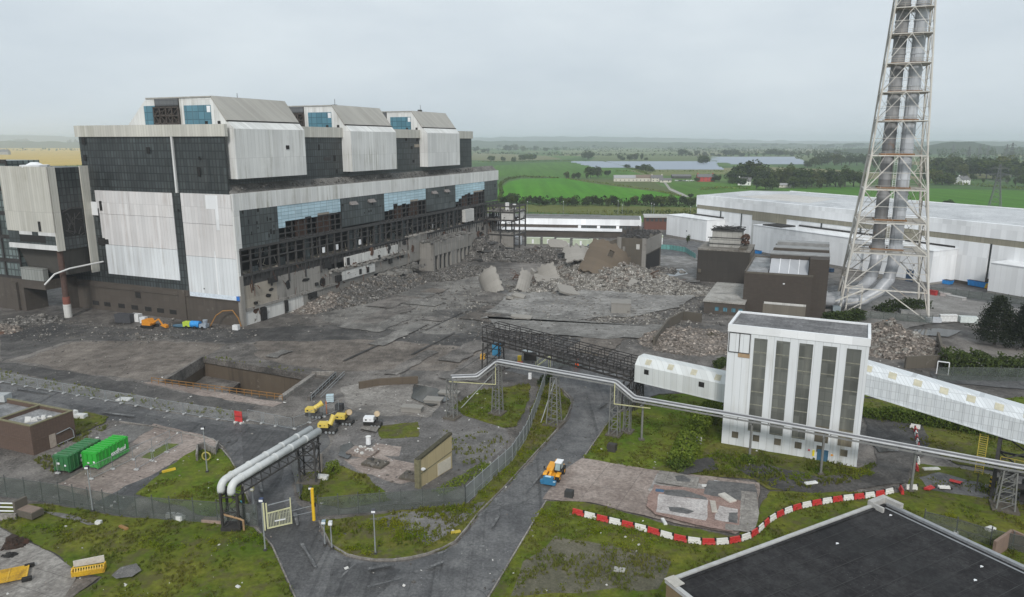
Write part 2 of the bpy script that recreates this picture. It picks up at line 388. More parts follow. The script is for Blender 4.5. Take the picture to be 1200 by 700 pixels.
sheet("yard_grit", [(0,425),(20,426),(160,449),(300,476),(295,484),(150,463),(0,434)], M_dark, Z*1.7, .6, sd=5)
# weedy strip beside the left road
sheet("weedy_verge", [(0,434),(100,453),(200,470),(292,485),(284,496),(180,480),(75,460),(0,448)], M_gravel, Z*3, .5, sd=6)
# roads
sheet("road", [(0,449),(75,461),(180,481),(284,497),(345,500),(380,498),(388,520),(352,553),(342,569),(350,592),(372,610),(386,640),(405,653),(440,660),(480,658),(518,647),(536,638),(562,606),(592,576),(632,531),(668,490),(673,468),(650,449),(600,436),(560,428),(610,418),(690,424),(760,432),(850,440),(850,460),(780,463),(742,472),(714,493),(684,537),(640,586),(600,652),(568,702),(346,702),(319,640),(300,612),(294,586),(278,552),(264,524),(250,514),(205,506),(140,494),(75,483),(0,467)], M_road, Z*4, .25, 1.5)
sheet("road_patch", [(300,610),(320,610),(352,612),(372,612),(384,642),(352,690),(345,690),(320,640)], M_road2, Z*5, .3)
sheet("road_patch", [(282,500),(340,506),(330,560),(338,600),(318,606),(300,590),(285,545)], M_road2, Z*5, .3)
sheet("road_patch", [(392,655),(440,662),(470,668),(440,700),(380,700)], M_road2, Z*5, .4, sd=3)
sheet("road_patch", [(60,470),(110,477),(180,487),(290,505),(272,522),(190,503),(110,489)], M_road2, Z*5, .4, sd=8)
M_worn = gmat("worn_paint", [(.40,(.055,.055,.055)),(.52,(.10,.10,.10)),(.66,(.24,.24,.235))], big=.3, mid=1.5, fine=4, wet=.3)
sheet("road_marking", [(556,604),(566,590),(598,560),(612,548),(609,558),(585,582),(562,606)], M_worn, Z*6, .35, .6)
sheet("road_marking", [(548,637),(570,640),(571,642),(547,640)], M_worn, Z*6, .1, .6)
sheet("road_marking", [(512,648),(521,645),(527,642),(528,644),(514,651)], M_worn, Z*6, .08, .6)
sheet("road_marking", [(395,678),(416,660),(418,661),(399,679)], M_worn, Z*6.4, .1, .6)
sheet("road_marking", [(577,590),(612,593),(612,595),(577,592)], M_worn, Z*6, .1, .6)
# concrete yard north of the mesh fence
sheet("concrete_yard", [(395,490),(405,462),(425,452),(495,452),(525,470),(525,482),(590,502),(600,515),(565,556),(545,586),(450,594),(400,560),(385,530)], gmat("wet_yard", [(.37, (.06,.055,.05)), (.5, (.105,.098,.092)), (.63, (.19,.175,.165))], speck=(.5,.48,.45), spamt=.5, wet=.75, mid=.3, rough=(.35,.85), lines=(5.5,4.0,24)), Z*3, .6, sd=1)
sheet("concrete_slab", [(400,455),(420,450),(500,452),(525,468),(500,490),(440,487),(405,478)], M_conc, Z*3.6, .8, sd=12)
sheet("concrete_slab", [(440,520),(472,524),(468,535),(430,533)], M_pink, Z*3.8, .3)
sheet("concrete_slab", [(404,540),(440,532),(490,545),(494,560),(470,568),(420,552)], M_pink, Z*3.7, .9, sd=2)
sheet("gravel_patch", [(520,505),(590,506),(598,520),(570,545),(535,545),(505,530)], M_gravel, Z*3.9, .8)
sheet("weedy_patch", [(440,500),(490,495),(490,512),(445,515)], M_grass2, Z*3.95, .6)
# left works yard round the containers
sheet("concrete_slab", [(62,570),(140,530),(180,497),(235,510),(258,519),(262,528),(205,541),(160,578),(130,592)], M_pink, Z*3, .4, sd=3)
sheet("gravel_patch", [(90,520),(145,497),(182,501),(150,520),(110,535)], M_gravel, Z*3.4, .6)
sheet("asphalt_patch", [(110,590),(200,545),(222,548),(160,585),(140,602)], M_road2, Z*3.5, .4)
sheet("weedy_patch", [(165,537),(195,520),(210,521),(178,538)], M_lush, Z*3.6, .2)
# grass
GR = {}
def grass(key, pts, mat=M_grass, z=Z*6, amp=.45, dens=7, hmin=.12, hmax=.38):
    GR[key] = (rag(pts, amp, 1.0, sd=len(GR)*3.3), dens, hmin, hmax)
    global ZL
    ZL += .003; m = MB(); m.poly([(x,y,ZL) for x, y in GR[key][0]]); o = m.build("grass_verge", mat); o["kind"] = "structure"
grass('a', [(0,590),(0,619),(28,633),(63,649),(88,668),(120,677),(82,704),(347,704),(319,641),(299,618),(140,606),(60,593)], M_grass, dens=6)
grass('b', [(230,527),(260,527),(277,552),(292,590),(250,606),(200,592),(158,580),(200,546)], M_lush, dens=8)
grass('c', [(374,612),(387,639),(406,651),(440,657),(480,655),(518,644),(533,636),(560,603),(590,573),(630,529),(664,489),(669,469),(650,451),(632,447),(628,468),(612,515),(575,560),(549,592),(450,601)], M_grass2, dens=7, hmax=.5)
sheet("gravel_patch", [(430,608),(470,600),(540,598),(565,588),(545,612),(500,640),(470,625)], M_gravel, Z*7, .8, 1.6)
grass('d', [(527,478),(560,458),(622,450),(620,470),(606,500),(590,502),(550,490)], M_grass, dens=8, hmax=.5)
grass('e', [(346,560),(395,545),(432,560),(460,588),(400,598),(352,585)], M_grass, dens=8, hmax=.5)
grass('f', [(684,537),(714,494),(742,473),(772,463),(848,460),(848,522),(800,556),(750,550)], M_lush, dens=7)
grass('g', [(760,552),(800,540),(845,518),(1006,549),(1028,543),(1018,560),(960,574),(900,575),(885,563)], M_grass2, dens=8, hmax=.6)
grass('h', [(571,704),(640,588),(680,588),(790,617),(862,628),(888,600),(902,576),(1060,578),(1210,600),(1210,672),(1040,588),(786,690),(776,704)], M_grass, dens=6)
sheet("gravel_patch", [(615,660),(650,630),(730,645),(790,660),(770,690),(600,700)], gmat("mossy_gravel", [(.36,(.05,.045,.03)),(.5,(.085,.08,.05)),(.64,(.14,.125,.09))], big=.15, mid=.8, fine=4, speck=(.4,.38,.34), spamt=.6, wet=.1), Z*7, .7, 2.0)
grass('i', [(1008,468),(1080,470),(1210,500),(1210,560),(1120,545),(1075,520),(1010,480)], M_grass2, dens=6)
grass('j', [(1075,545),(1120,548),(1210,572),(1210,600),(1062,578)], M_grass2, dens=6)
grass('k', [(1015,440),(1080,456),(1160,468),(1210,466),(1210,500),(1080,470),(1012,466)], M_lush, dens=4)
grass('l', [(88,512),(120,497),(128,489),(100,483),(86,490)], M_grass2, dens=8)
sheet("asphalt_patch", [(1012,490),(1080,498),(1090,520),(1060,565),(960,580),(905,572),(860,548),(900,545),(960,560),(1020,555),(1028,540)], M_dark, Z*7, .5)
sheet("asphalt_patch", [(1075,560),(1100,555),(1210,582),(1210,594),(1090,575)], M_road, Z*7, .3)
sheet("path", [(1090,436),(1210,440),(1210,458),(1095,448)], M_road, Z*7, .3)
sheet("path", [(40,598),(90,605),(112,616),(104,617),(66,606)], M_gravel, Z*7, .25)
# pale slab right of the road and the old foundations on it
sheet("concrete_slab", [(636,586),(660,552),(682,538),(768,552),(890,567),(886,612),(862,627),(790,614),(690,590)], M_pink, Z*7.5, .25, sd=3)
sheet("dark_stain", [(770,556),(810,560),(830,575),(815,598),(775,592),(760,575)], gmat("foundation_grey", [(.36,(.1,.09,.082)),(.5,(.25,.235,.22)),(.64,(.42,.4,.38))], big=.2, mid=.6, wet=.9), Z*8.3, .3)
sheet("dark_stain", [(838,575),(872,575),(872,612),(845,605)], M_conc, Z*8.3, .3)
# bottom left pad
sheet("concrete_pad", [(-30,612),(0,620),(28,634),(63,650),(88,669),(89,680),(74,704),(-60,704)], M_conc, Z*7, .1, sd=3)
sheet("mud_patch", [(90,680),(118,677),(82,704),(74,704)], M_brown, Z*6.5, .2)
# beyond the yard, right side compound
sheet("compound_ground", [(1000,395),(1090,380),(1210,372),(1210,345),(1100,338),(1010,345),(960,362)], gmat("pale_compound", [(.37,(.1,.095,.088)),(.5,(.18,.17,.16)),(.63,(.27,.26,.245))], wet=.6, speck=(.5,.48,.45)), Z*3, .8, 2)
sheet("works_road", [(960,340),(1030,325),(1090,330),(1210,352),(1210,366),(1100,345),(960,352)], M_road, Z*4, .4, 2)
sheet("works_yard", [(760,300),(775,280),(815,283),(905,296),(950,330),(900,332),(830,306)], M_road, Z*4, .4, 2)
slabs()
sheet("rubble_apron", [(590,352),(640,330),(700,332),(760,330),(810,345),(800,362),(740,372),(640,378),(560,366)], M_debris, Z*5, 4.5, 1.5, sd=3)
sheet("rubble_apron", [(560,372),(640,368),(720,378),(790,380),(760,400),(700,396),(600,384)], gmat("scattered_debris", [(.37,(.07,.065,.06)),(.5,(.14,.133,.122)),(.63,(.24,.23,.215))], big=.12, mid=.8, fine=4, speck=(.6,.58,.55), spamt=.8, sc_sp=1.3, wet=.2), Z*4.5, 5.0, 1.5, sd=5)
sheet("wet_slab", [(772,300),(818,302),(820,332),(770,330)], gmat("wet_slabs", [(.37,(.06,.055,.05)),(.5,(.12,.112,.102)),(.63,(.25,.24,.23))], wet=1.0, mid=.3, rough=(.2,.8), lines=(5,4,24)), Z*5.5, 1.0)
for i, pts in enumerate([[(592,303),(606,300),(624,302),(620,307),(600,308)], [(345,538),(352,536),(350,552),(356,572),(352,590),(347,575),(341,556)], [(398,524),(412,520),(420,528),(408,540),(398,536)], [(485,452),(512,457),(528,470),(505,478),(482,468)],
     [(1022,520),(1046,522),(1052,530),(1030,532)], [(1070,388),(1100,386),(1128,389),(1110,396),(1080,394)], [(776,318),(800,316),(806,322),(786,326)]]):
    sheet("puddle", pts, M_water, Z*9, .3, .8, sd=i)
sheet("coal_dust", [(785,545),(835,538),(842,552),(800,560)], M_dark, Z*9, .6)

def kerb(pts, w_=.16, h=.13):
    P_ = [g2(*q) for q in pts]; m = MB()
    for a, b in zip(P_, P_[1:]): wallseg(m, a, b, w_, 0, h+.12)
    o = m.build("kerb", M_conc); o["kind"] = "structure"
kerb([(374,612),(387,639),(406,651),(422,655),(440,657.5),(460,657.5),(480,655),(500,650.5),(518,644),(533,636),(547,620),(560,603),(590,573),(630,529),(655,502),(664,489),(669,478),(669,469),(660,458),(650,451)])
kerb([(640,588),(600,655),(571,704)]); kerb([(684,537),(700,514),(714,494),(728,482),(742,473),(772,463),(848,460)])
kerb([(300,620),(319,641),(347,704)]); kerb([(230,527),(245,524),(260,527),(270,539),(277,552),(292,590)]); kerb([(140,495),(176,500),(206,507),(250,516),(262,526)])
for pts in ([(352,640),(356,640),(372,668),(369,668)],[(344,604),(347,603),(350,618),(348,619)],[(430,668),(462,663),(463,665),(431,671)],[(585,604),(587,603),(577,622),(575,621)],[(640,548),(644,547),(618,580),(615,581)],[(700,478),(712,472),(713,474),(702,481)],[(120,484),(158,489),(158,491),(120,486)],[(20,456),(60,463),(60,464),(20,458)],[(430,690),(470,680),(470,682),(431,692)],[(300,560),(305,559),(309,580),(306,580)],[(500,668),(520,660),(521,662),(502,670)]):
    sheet("road_marking", pts, M_worn, .01, .12, .6)
# ================================================================ BOILER HOUSE (local x = along the long front, y = back along the left front)
M_white = cladding("white_profiled_sheet", (.70,.70,.69), 1.3, 5.2, .16, (.34,.28,.22), streak=.55, rough=.5)
M_white2 = cladding("grimy_white_sheet", (.72,.72,.70), 1.3, 7.0, .25, (.2,.18,.12), streak=1.0, rough=.55)
M_pinkwh = cladding("stained_pale_sheet", (.68,.665,.66), 1.1, 30, .28, (.28,.2,.15), streak=.8, rough=.55)
M_pinkwh2 = cladding("faded_pale_sheet", (.70,.68,.67), 1.1, 30, .28, (.28,.21,.16), streak=.75, rough=.55)
M_coolwh = cladding("cool_pale_sheet", (.70,.725,.74), 1.1, 30, .28, (.3,.28,.25), streak=.75, rough=.5)
M_clean = cladding("clean_white_sheet", (.84,.85,.86), 2.4, 9, .12, (.45,.42,.38), streak=.25, rough=.45)
M_cream = cladding("lichen_cream_panel", (.56,.545,.49), .9, 14, .3, (.22,.2,.13), streak=.85, rough=.7)
M_dglaze = cladding("dark_glazed_panel", (.06,.071,.073), 1.05, 1.9, .8, (.13,.135,.125), streak=.5, rough=.42, lw=.13, var=.26)
M_dglaze2 = cladding("dark_slate_panel", (.08,.095,.096), 1.4, 2.3, .75, (.13,.135,.125), streak=.45, rough=.45, lw=.12, var=.25)
M_blue = cladding("pale_blue_glazing", (.50,.68,.77), 2.8, .95, .45, (.6,.68,.7), streak=.4, rough=.25, lw=.08, var=.1)
M_blue2 = cladding("teal_glazing", (.10,.235,.30), 1.9, 1.9, .5, (.2,.33,.38), streak=.3, rough=.2, lw=.1, var=.12)
M_brownbrick = cladding("dark_brown_brick", (.082,.068,.056), 2.0, 1.5, .18, (.035,.03,.027), streak=.7, rough=.9, blotch=(.14,.125,.105), amt=.45, lw=.03)
M_rust = cladding("rusty_sheet", (.10,.052,.033), .9, 3, .4, (.03,.02,.016), streak=.8, rough=.85)
M_steel = plain("grimy_steel", (.055,.052,.05), .75, .2, .35, .8)
M_steel2 = plain("sooty_steel", (.038,.035,.033), .8, .2, .35, .8)
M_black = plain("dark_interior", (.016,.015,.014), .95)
M_oldconc = cladding("old_concrete", (.27,.255,.232), 5.4, 4.3, .22, (.045,.037,.03), streak=1.0, rough=.9, blotch=(.10,.085,.072), amt=.75)
M_tanconc = cladding("tan_concrete", (.36,.32,.265), 5.4, 3.4, .2, (.1,.085,.07), streak=.8, rough=.9, blotch=(.19,.17,.15), amt=.5)
M_plaster = cladding("broken_white_plaster", (.6,.59,.56), 5.4, 3.0, .35, (.12,.105,.09), streak=.95, rough=.9, blotch=(.15,.135,.12), amt=.95)
M_roofgrav = gmat("roof_gravel", [(.36,(.05,.047,.043)),(.5,(.1,.095,.087)),(.64,(.2,.19,.175))], big=.1, mid=.6, speck=(.45,.43,.4), spamt=.6)
M_sheetroof = cladding("lichen_roof_sheet", (.40,.385,.35), 1.2, 30, .22, (.2,.185,.15), streak=.8, rough=.8)
BH = thing("boiler_house", "huge derelict power station block with white and dark grey cladding and three white roof housings", "building", (-68.4,177.4,0), math.atan2(148.2,61.8))
def part(m, name, mats, par=BH, **k): return m.build(name, mats, par, **k)
# dark inside, seen through the gaps
m = MB(); m.box(1.2,160,2.6,49,0,12.6); m.box(1.2,160,5.5,49,12.6,29); part(m, "interior", M_black)
m = MB(); m.box(.35,160.6,.4,50,29.1,33.1); part(m, "roof_slab", M_oldconc)
# left front (plane x = 0)
m = MB(); m.box(-.25,.1,-.02,16.6,25.8,33.3); part(m, "cladding_panel", M_pinkwh)
m = MB(); m.box(-.22,.1,-.02,16.6,17.4,25.72); part(m, "cladding_panel", M_pinkwh2)
m = MB(); m.box(-.25,.1,-.02,16.6,7.9,17.33); part(m, "cladding_panel", M_coolwh)
m = MB(); m.box(-.25,.1,-.02,16.6,6.6,7.9); part(m, "cladding_band", plain("pale_blue_sheet", (.62,.68,.74), .5))
m = MB(); m.box(-.3,-.25,-.02,1.0,6.7,7.9); part(m, "blue_corner_tag", plain("strong_blue", (.03,.16,.5), .5))
m = MB(); m.box(-.28,.1,19.5,34.8,27.0,33.2); part(m, "cladding_panel", M_pinkwh2)
m = MB(); m.box(-.31,.1,34.87,47.2,27.0,33.2); part(m, "cladding_panel", M_pinkwh)
m = MB(); m.box(-.26,.1,19.5,46.4,18.7,26.93); part(m, "cladding_panel", M_pinkwh)
m = MB(); m.box(-.29,.1,19.5,45.6,10.6,18.62); part(m, "cladding_panel", M_coolwh)
m = MB(); m.box(-.05,.15,45.6,47.2,10.6,27); part(m, "dark_glazing", M_dglaze)
m = MB(); m.box(-.3,-.26,4.5,8.4,29.6,33.0); m.box(-.31,-.26,4.5,5.5,24.4,29.6); m.box(-.3,-.27,6.6,7.0,7.9,19); part(m, "replacement_sheet", M_clean)
m = MB(); m.box(-.12,.2,16.6,19.5,7.9,33.3); part(m, "dark_strip", M_dglaze)
m = MB(); m.box(-.1,.2,19.5,50,8.1,10.6); m.box(-.12,.2,47.2,50.2,10.6,33.3); part(m, "dark_glazing", M_dglaze)
m = MB(); m.box(-.1,.2,43.2,50.0,28.0,31.6); part(m, "replacement_sheet", M_clean).location = (-.3,3.6,-1.5)
m = MB(); m.box(-.2,1.2,-.02,62,0,6.6); m.box(-.2,1.2,16.6,62,6.6,8.1); part(m, "brick_base", M_brownbrick)
m = MB(); m.box(-.5,-.2,18.2,20.2,0,8.1); m.box(-.42,-.2,0,62,6.5,6.75); part(m, "brick_pier", M_brownbrick)
for v in (22,26.5,31,36,41,46.5,51):
    m = MB(); m.box(-.26,.3,v,v+2.4,1.2,2.4); part(m, "window", M_black)
m = MB(); m.box(-.28,.3,34.5,36.4,4.6,6.2); part(m, "window", M_black)
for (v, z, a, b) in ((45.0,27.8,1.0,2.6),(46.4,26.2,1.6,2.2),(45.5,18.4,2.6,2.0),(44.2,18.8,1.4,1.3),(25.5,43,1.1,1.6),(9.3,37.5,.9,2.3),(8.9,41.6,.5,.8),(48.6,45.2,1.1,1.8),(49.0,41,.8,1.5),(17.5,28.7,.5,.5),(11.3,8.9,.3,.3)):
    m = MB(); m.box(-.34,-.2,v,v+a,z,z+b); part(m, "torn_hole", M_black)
# upper storeys
m = MB(); m.box(.02,.4,.9,51.2,33.3,47.2); part(m, "dark_glazing", M_dglaze)
m = MB(); m.box(-.5,.5,.2,51.9,47.2,50.1); part(m, "parapet", M_cream)
m = MB(); m.box(-.45,.1,17.4,17.9,33.3,47.2); part(m, "downpipe", M_white)
m = MB(); m.box(.4,140,2.6,3.0,35.4,47.2); part(m, "dark_glazing", M_dglaze)
m = MB(); m.box(.5,140.5,2.1,3.0,47.2,50.1); part(m, "parapet", M_cream)
m = MB(); m.box(139.7,140.1,3,51,33.3,47.2); m.box(139.7,140.5,3,51.5,47.2,50.1); part(m, "rear_wall", M_dglaze2)
m = MB(); m.box(.4,139.7,3,51,49.2,49.6); part(m, "roof_slab", M_roofgrav)
m = MB(); m.yprism([(-.1,33.2),(2.62,33.2),(2.62,35.5)], .1, 160.8); m.box(140,160.8,2.6,50,33.1,33.3)
rr = random.Random(3)
for i in range(420):
    u = rr.uniform(1,139); m.rock((u, rr.uniform(.2,2.2), 33.5+rr.uniform(.2,1.6)), rr.uniform(.12,.35), rr)
part(m, "gravel_ledge", M_roofgrav)
for u, v, z in ((9,2.55,37.2),(38,2.55,43.5),(46,2.55,36.6),(52,2.55,36.4),(90.5,2.55,43.4),(87,2.55,46.2),(94.5,2.55,46.0),(91.5,2.55,38.6),(45,2.55,40.2)):
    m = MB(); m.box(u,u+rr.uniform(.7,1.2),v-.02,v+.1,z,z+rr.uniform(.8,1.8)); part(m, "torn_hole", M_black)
for u,z in ((40.3,40.5),(49,34.6),(41,34.5),(93,44)):
    m = MB(); m.box(u,u+3.4,2.45,2.6,z,z+1.0); part(m, "loose_sheet", plain("tan_sheet", (.3,.26,.21), .8) if z > 42 else M_steel)
# long front (plane y = 0)
m = MB(); m.box(-.25,161,-.4,.35,29.3,33.45); m.box(160.6,161,.35,50,29,33.4); part(m, "parapet", M_white2)
m = MB(); m.box(-.27,1.7,-.35,.2,19.4,29.3); m.box(-.2,.55,-.3,.3,8,19.4); part(m, "corner_cladding", M_white2)
m = MB(); m.box(-.25,1.1,-.3,.5,0,8); m.box(-.1,1.0,-.5,.1,0,13); part(m, "corner_pier", M_oldconc)
for a, b in ((1.9,15.5),(43.6,67.3),(95.4,119),(146.5,160.2)):
    m = MB(); m.box(a,b,-.3,0,19.9 if a < 3 else 20.6,29.3); part(m, "slate_panel", M_dglaze2)
    m = MB(); m.box(a-.15,b+.15,-.36,-.02,19.5,20.2 if a>3 else 19.9); part(m, "panel_trim", M_steel)
for a, b in ((43.6,67.3),(95.4,119)):
    for k in (.18,.6):
        m = MB(); c = a+(b-a)*k; m.yprism([(-1.3,27.0),(-.3,28.0),(-.3,27.2)], c, c+3.6); part(m, "louvre_hood", plain("dusty_hood", (.2,.18,.17), .8))
for i in range(26):
    a, b = rr.choice(((1.9,15.5),(43.6,67.3),(95.4,119),(146.5,160.2))); u = rr.uniform(a+.5,b-1.5)
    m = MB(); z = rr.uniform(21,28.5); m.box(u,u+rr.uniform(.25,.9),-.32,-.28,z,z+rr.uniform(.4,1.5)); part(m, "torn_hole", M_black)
for a, b, n in ((15.6,43.4,10),(67.4,95.3,10),(119.1,146.4,10)):
    # pale blue panes, torn away in steps along the bottom
    k = 0; w_ = (b-a)/n
    m = MB()
    for i in range(n):
        lo = (22.6 if a > 100 else 23.4) if i in (0,) else rr.choice((24.6,25.0,25.4)) if i < n*.6 else rr.choice((25.4,25.9))
        if a > 60 and i == 1: lo = 23.6
        m.box(a+i*w_,a+(i+1)*w_-.05,-.25,-.1,lo,29.3)
    part(m, "blue_glazing", M_blue)
    m = MB()
    for z in (20.2,21.8,23.4,25.0): m.bar((a,-.05,z),(b,-.05,z),.28,.28)
    for i in range(n+1): m.bar((a+i*w_,.0,19.7),(a+i*w_,.0,29.2),.26,.3)
    for i in range(14):
        u = rr.uniform(a,b-3); m.bar((u,1.5,rr.uniform(20,25)),(u+rr.uniform(.5,4),rr.uniform(1,3),rr.uniform(20,26)),.16,.16)
    part(m, "steel_frame", M_steel)
    m = MB(); m.box(a+2.8*w_,a+4.6*w_,.6,1.0,20.2,24.6); part(m, "rusty_screen", M_rust); m = MB(); m.box(a+6.2*w_,a+8.6*w_,.6,1.0,20.2,25.2); part(m, "rusty_screen", M_rust)
    m = MB(); m.box(a+5.6*w_,a+9.4*w_,-.2,.4,25.3,26.0); part(m, "lintel_beam", M_tanconc)
    m = MB(); m.box(a,b,.2,5,19.5,19.9); part(m, "floor_edge", M_oldconc)
# open framed band
m = MB()
for z, w_ in ((19.6,.6),(16.4,.3),(12.9,.55),(18.0,.2)): m.bar((.6,-.1,z),(161,-.1,z),w_,w_)
part(m, "edge_beam", M_steel)
n = 46
for i in range(n):
    u = 1.0+i*3.52
    m = MB(); m.bar((u,-.05,8.6 if i % 2 else 12.9),(u,-.05,19.6),.42,.5); part(m, "column", M_steel)
for i in range(n-1):
    u = 1.0+i*3.52; r = rr.random(); m = MB()
    if r < .35: m.box(u+.3,u+3.2,.5,.7,13.2,rr.choice((14.6,15.4,19.3)))
    elif r > .7: m.box(u+.5,u+3.0,2,2.2,16.6,19.2)
    if m.v: part(m, "infill_panel", M_dglaze2)
m = MB()
for i in range(120):
    u = rr.uniform(2,158); m.rock((u, rr.uniform(.5,2.4), 13.2), rr.uniform(.2,.6), rr)
    if i % 2: m.bar((u,rr.uniform(.3,2.5),rr.uniform(13,16)),(u+rr.uniform(-2,3),rr.uniform(0,2),rr.uniform(13,19)),.12,.12)
m.box(1,160,.3,5.5,12.6,12.9)
part(m, "floor_debris", M_tanconc)
for u in (34,52.5,40.5,99.5): m = MB(); m.box(u,u+1.0,-.1,.2,14.2,15.8); part(m, "pale_panel", M_clean)
for i in range(90): u = 1+i*1.76; m = MB(); m.bar((u,-.05,rr.uniform(10.2,11.6)),(u,-.05,12.8),.2,.25); part(m, "frame_stub", M_steel)
m = MB(); m.box(1,161,.15,.6,10.2,12.7); part(m, "spandrel", M_steel)
# lower concrete wall
m = MB(); m.box(1,13.5,-.05,.5,4.4,10.2); part(m, "tan_wall", M_tanconc)
m = MB(); m.box(13.5,36,-.02,.5,4.4,10.6); m.box(60,161,.02,.5,3.5,12.2); m.box(82,95,-.6,.02,4,13.4); part(m, "concrete_wall", M_oldconc)
m = MB(); m.box(36,74,-.06,.5,3.6,8.2); part(m, "rough_wall", M_oldconc)
m = MB(); m.box(44,74.5,-.55,-.02,8.6,11.4); part(m, "plaster_band", M_plaster)
m = MB(); m.box(1.4,40,-.4,.4,3.7,4.4); m.box(40,80,-.7,.3,7.4,8.1); part(m, "ledge_beam", M_oldconc)
m = MB(); m.box(1.4,6.5,-.1,.4,0,3.7); m.box(8.5,16,-.1,.4,0,3.7); m.box(17,24,-.1,.4,.0,3.7); part(m, "plaster_panel", M_plaster)
m = MB(); m.box(24,60,-.08,.4,0,3.7); part(m, "concrete_wall", M_oldconc)
m = MB(); m.box(42,60,-.58,-.1,4.5,7.3); part(m, "plaster_panel", M_plaster)
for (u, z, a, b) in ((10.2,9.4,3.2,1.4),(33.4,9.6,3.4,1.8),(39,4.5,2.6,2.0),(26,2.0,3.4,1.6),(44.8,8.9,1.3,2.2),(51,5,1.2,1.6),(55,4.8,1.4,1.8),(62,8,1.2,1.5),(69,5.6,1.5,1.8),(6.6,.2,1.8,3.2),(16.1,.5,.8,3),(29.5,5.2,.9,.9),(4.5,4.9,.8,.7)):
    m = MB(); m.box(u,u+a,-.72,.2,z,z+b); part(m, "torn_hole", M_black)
m = MB()
for i in range(230):                                    # broken edges of the wall head
    u = rr.uniform(36,100); m.rock((u,rr.uniform(-.9,.2),8.2+rr.uniform(-.4,.5) if u < 80 else 13.3), rr.uniform(.2,.6), rr)
part(m, "broken_edge", M_oldconc)
# ragged holes, soot runs and hanging steel along the stripped wall
rq = random.Random(31)
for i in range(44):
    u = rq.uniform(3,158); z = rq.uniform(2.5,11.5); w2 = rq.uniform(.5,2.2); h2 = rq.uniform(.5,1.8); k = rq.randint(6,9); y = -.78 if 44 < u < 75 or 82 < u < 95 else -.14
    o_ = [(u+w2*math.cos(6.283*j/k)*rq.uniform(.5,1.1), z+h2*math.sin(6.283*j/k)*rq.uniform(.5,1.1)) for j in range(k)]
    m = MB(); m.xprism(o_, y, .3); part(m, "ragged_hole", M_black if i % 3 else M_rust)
m = MB()
for i in range(150):
    u = rq.uniform(2,160); z = rq.uniform(3,13); p_ = Vector((u,rq.uniform(-1.0,-.1),z)); m.bar(p_, p_+Vector((rq.uniform(-1.2,1.2),rq.uniform(-.7,.1),rq.uniform(-2.6,.6))), rq.choice((.07,.1,.18)))
part(m, "hanging_steel", M_rust)
# three roof housings
M_podroof = M_sheetroof
for u0, u1 in ((1.6,28.0),(49.6,75.4),(96.7,122.5)):
    p = [(-.75,37.0),(-.75,49.0),(1.0,51.0),(1.3,50.9),(5.6,56.5),(27.0,56.7),(34.4,50.0),(34.4,49.4),(3.2,49.4),(3.2,37.0)]
    m = MB(); m.yprism(p, u0, u1); h = part(m, "roof_housing", M_white2)
    m = MB(); m.yprism([(1.05,51.1),(5.45,56.85),(5.7,56.6),(1.4,50.9)], u0-.2, u1+.2); m.box(u0-.2,u1+.2,5.4,27.1,56.5,56.8); m.build("roof_sheet", M_podroof, h)
    m = MB(); m.box(u0-.1,u1+.1,.75,1.25,50.7,51.0); m.build("gutter", M_steel2, h)
    m = MB(); m.box(u0-.12,u0+.02,5.9,14.5,50.1,54.7); m.build("side_glazing", M_blue2, h); m = MB(); m.box(u0-.12,u0+.02,24.3,28,50.1,54.8); m.build("side_glazing", M_blue2, h)
    m = MB(); m.box(u0-.1,u0+.05,16.0,24.2,50.1,56.7); m.build("scorched_opening", M_steel2, h)
    m = MB()
    for k in range(5): v = 16.0+k*2.05; m.bar((u0-.5,v,50.1),(u0-.5,v,54.4),.35,.35)
    for z in (50.4,52.3,54.3): m.bar((u0-.5,15.9,z),(u0-.5,24.4,z),.35,.35)
    for k in range(4): v = 16.0+k*2.05; m.bar((u0-.45,v,50.3),(u0-.45,v+2,52.3),.18,.18); m.bar((u0-.45,v+2,52.3),(u0-.45,v,54.3),.18,.18)
    for i in range(26): m.rock((u0-.35,rr.uniform(16.5,24),rr.uniform(50.3,54)), rr.uniform(.15,.5), rr)
    m.build("steel_frame", plain("rusting_frame", (.07,.058,.05), .8, .2, .4, 1.2), h)
    m = MB(); m.box(u0-.16,u0-.02,16.2,24,54.8,56.6)
    m.build("louvre", cladding("smoked_louvre", (.13,.135,.14), 2.4, 1.0, .5, (.03,.03,.03), streak=.8), h)
    m = MB(); m.box(u0-.14,u0-.02,6.0,7.1,53.0,54.5); m.build("white_pane", M_clean, h)
    m = MB(); m.box(u0-.14,u0-.02,7.1,8.0,50.1,50.9); m.box(u0-.14,u0-.02,3.2,4.0,50.1,50.9); m.build("vent", M_black, h)
m = MB(); m.box(20,21.2,-.9,-.74,44,45); part(m, "torn_hole", M_black)
for u, v, z in ((26,20,57),(60,12,57),(104,6,57)):
    m = MB(); m.box(u,u+1.2,v,v+1.2,z-.3,z+.5); m.bar((u,v,z),(u,v,z+2.2),.1,.1); part(m, "roof_vent", M_steel)
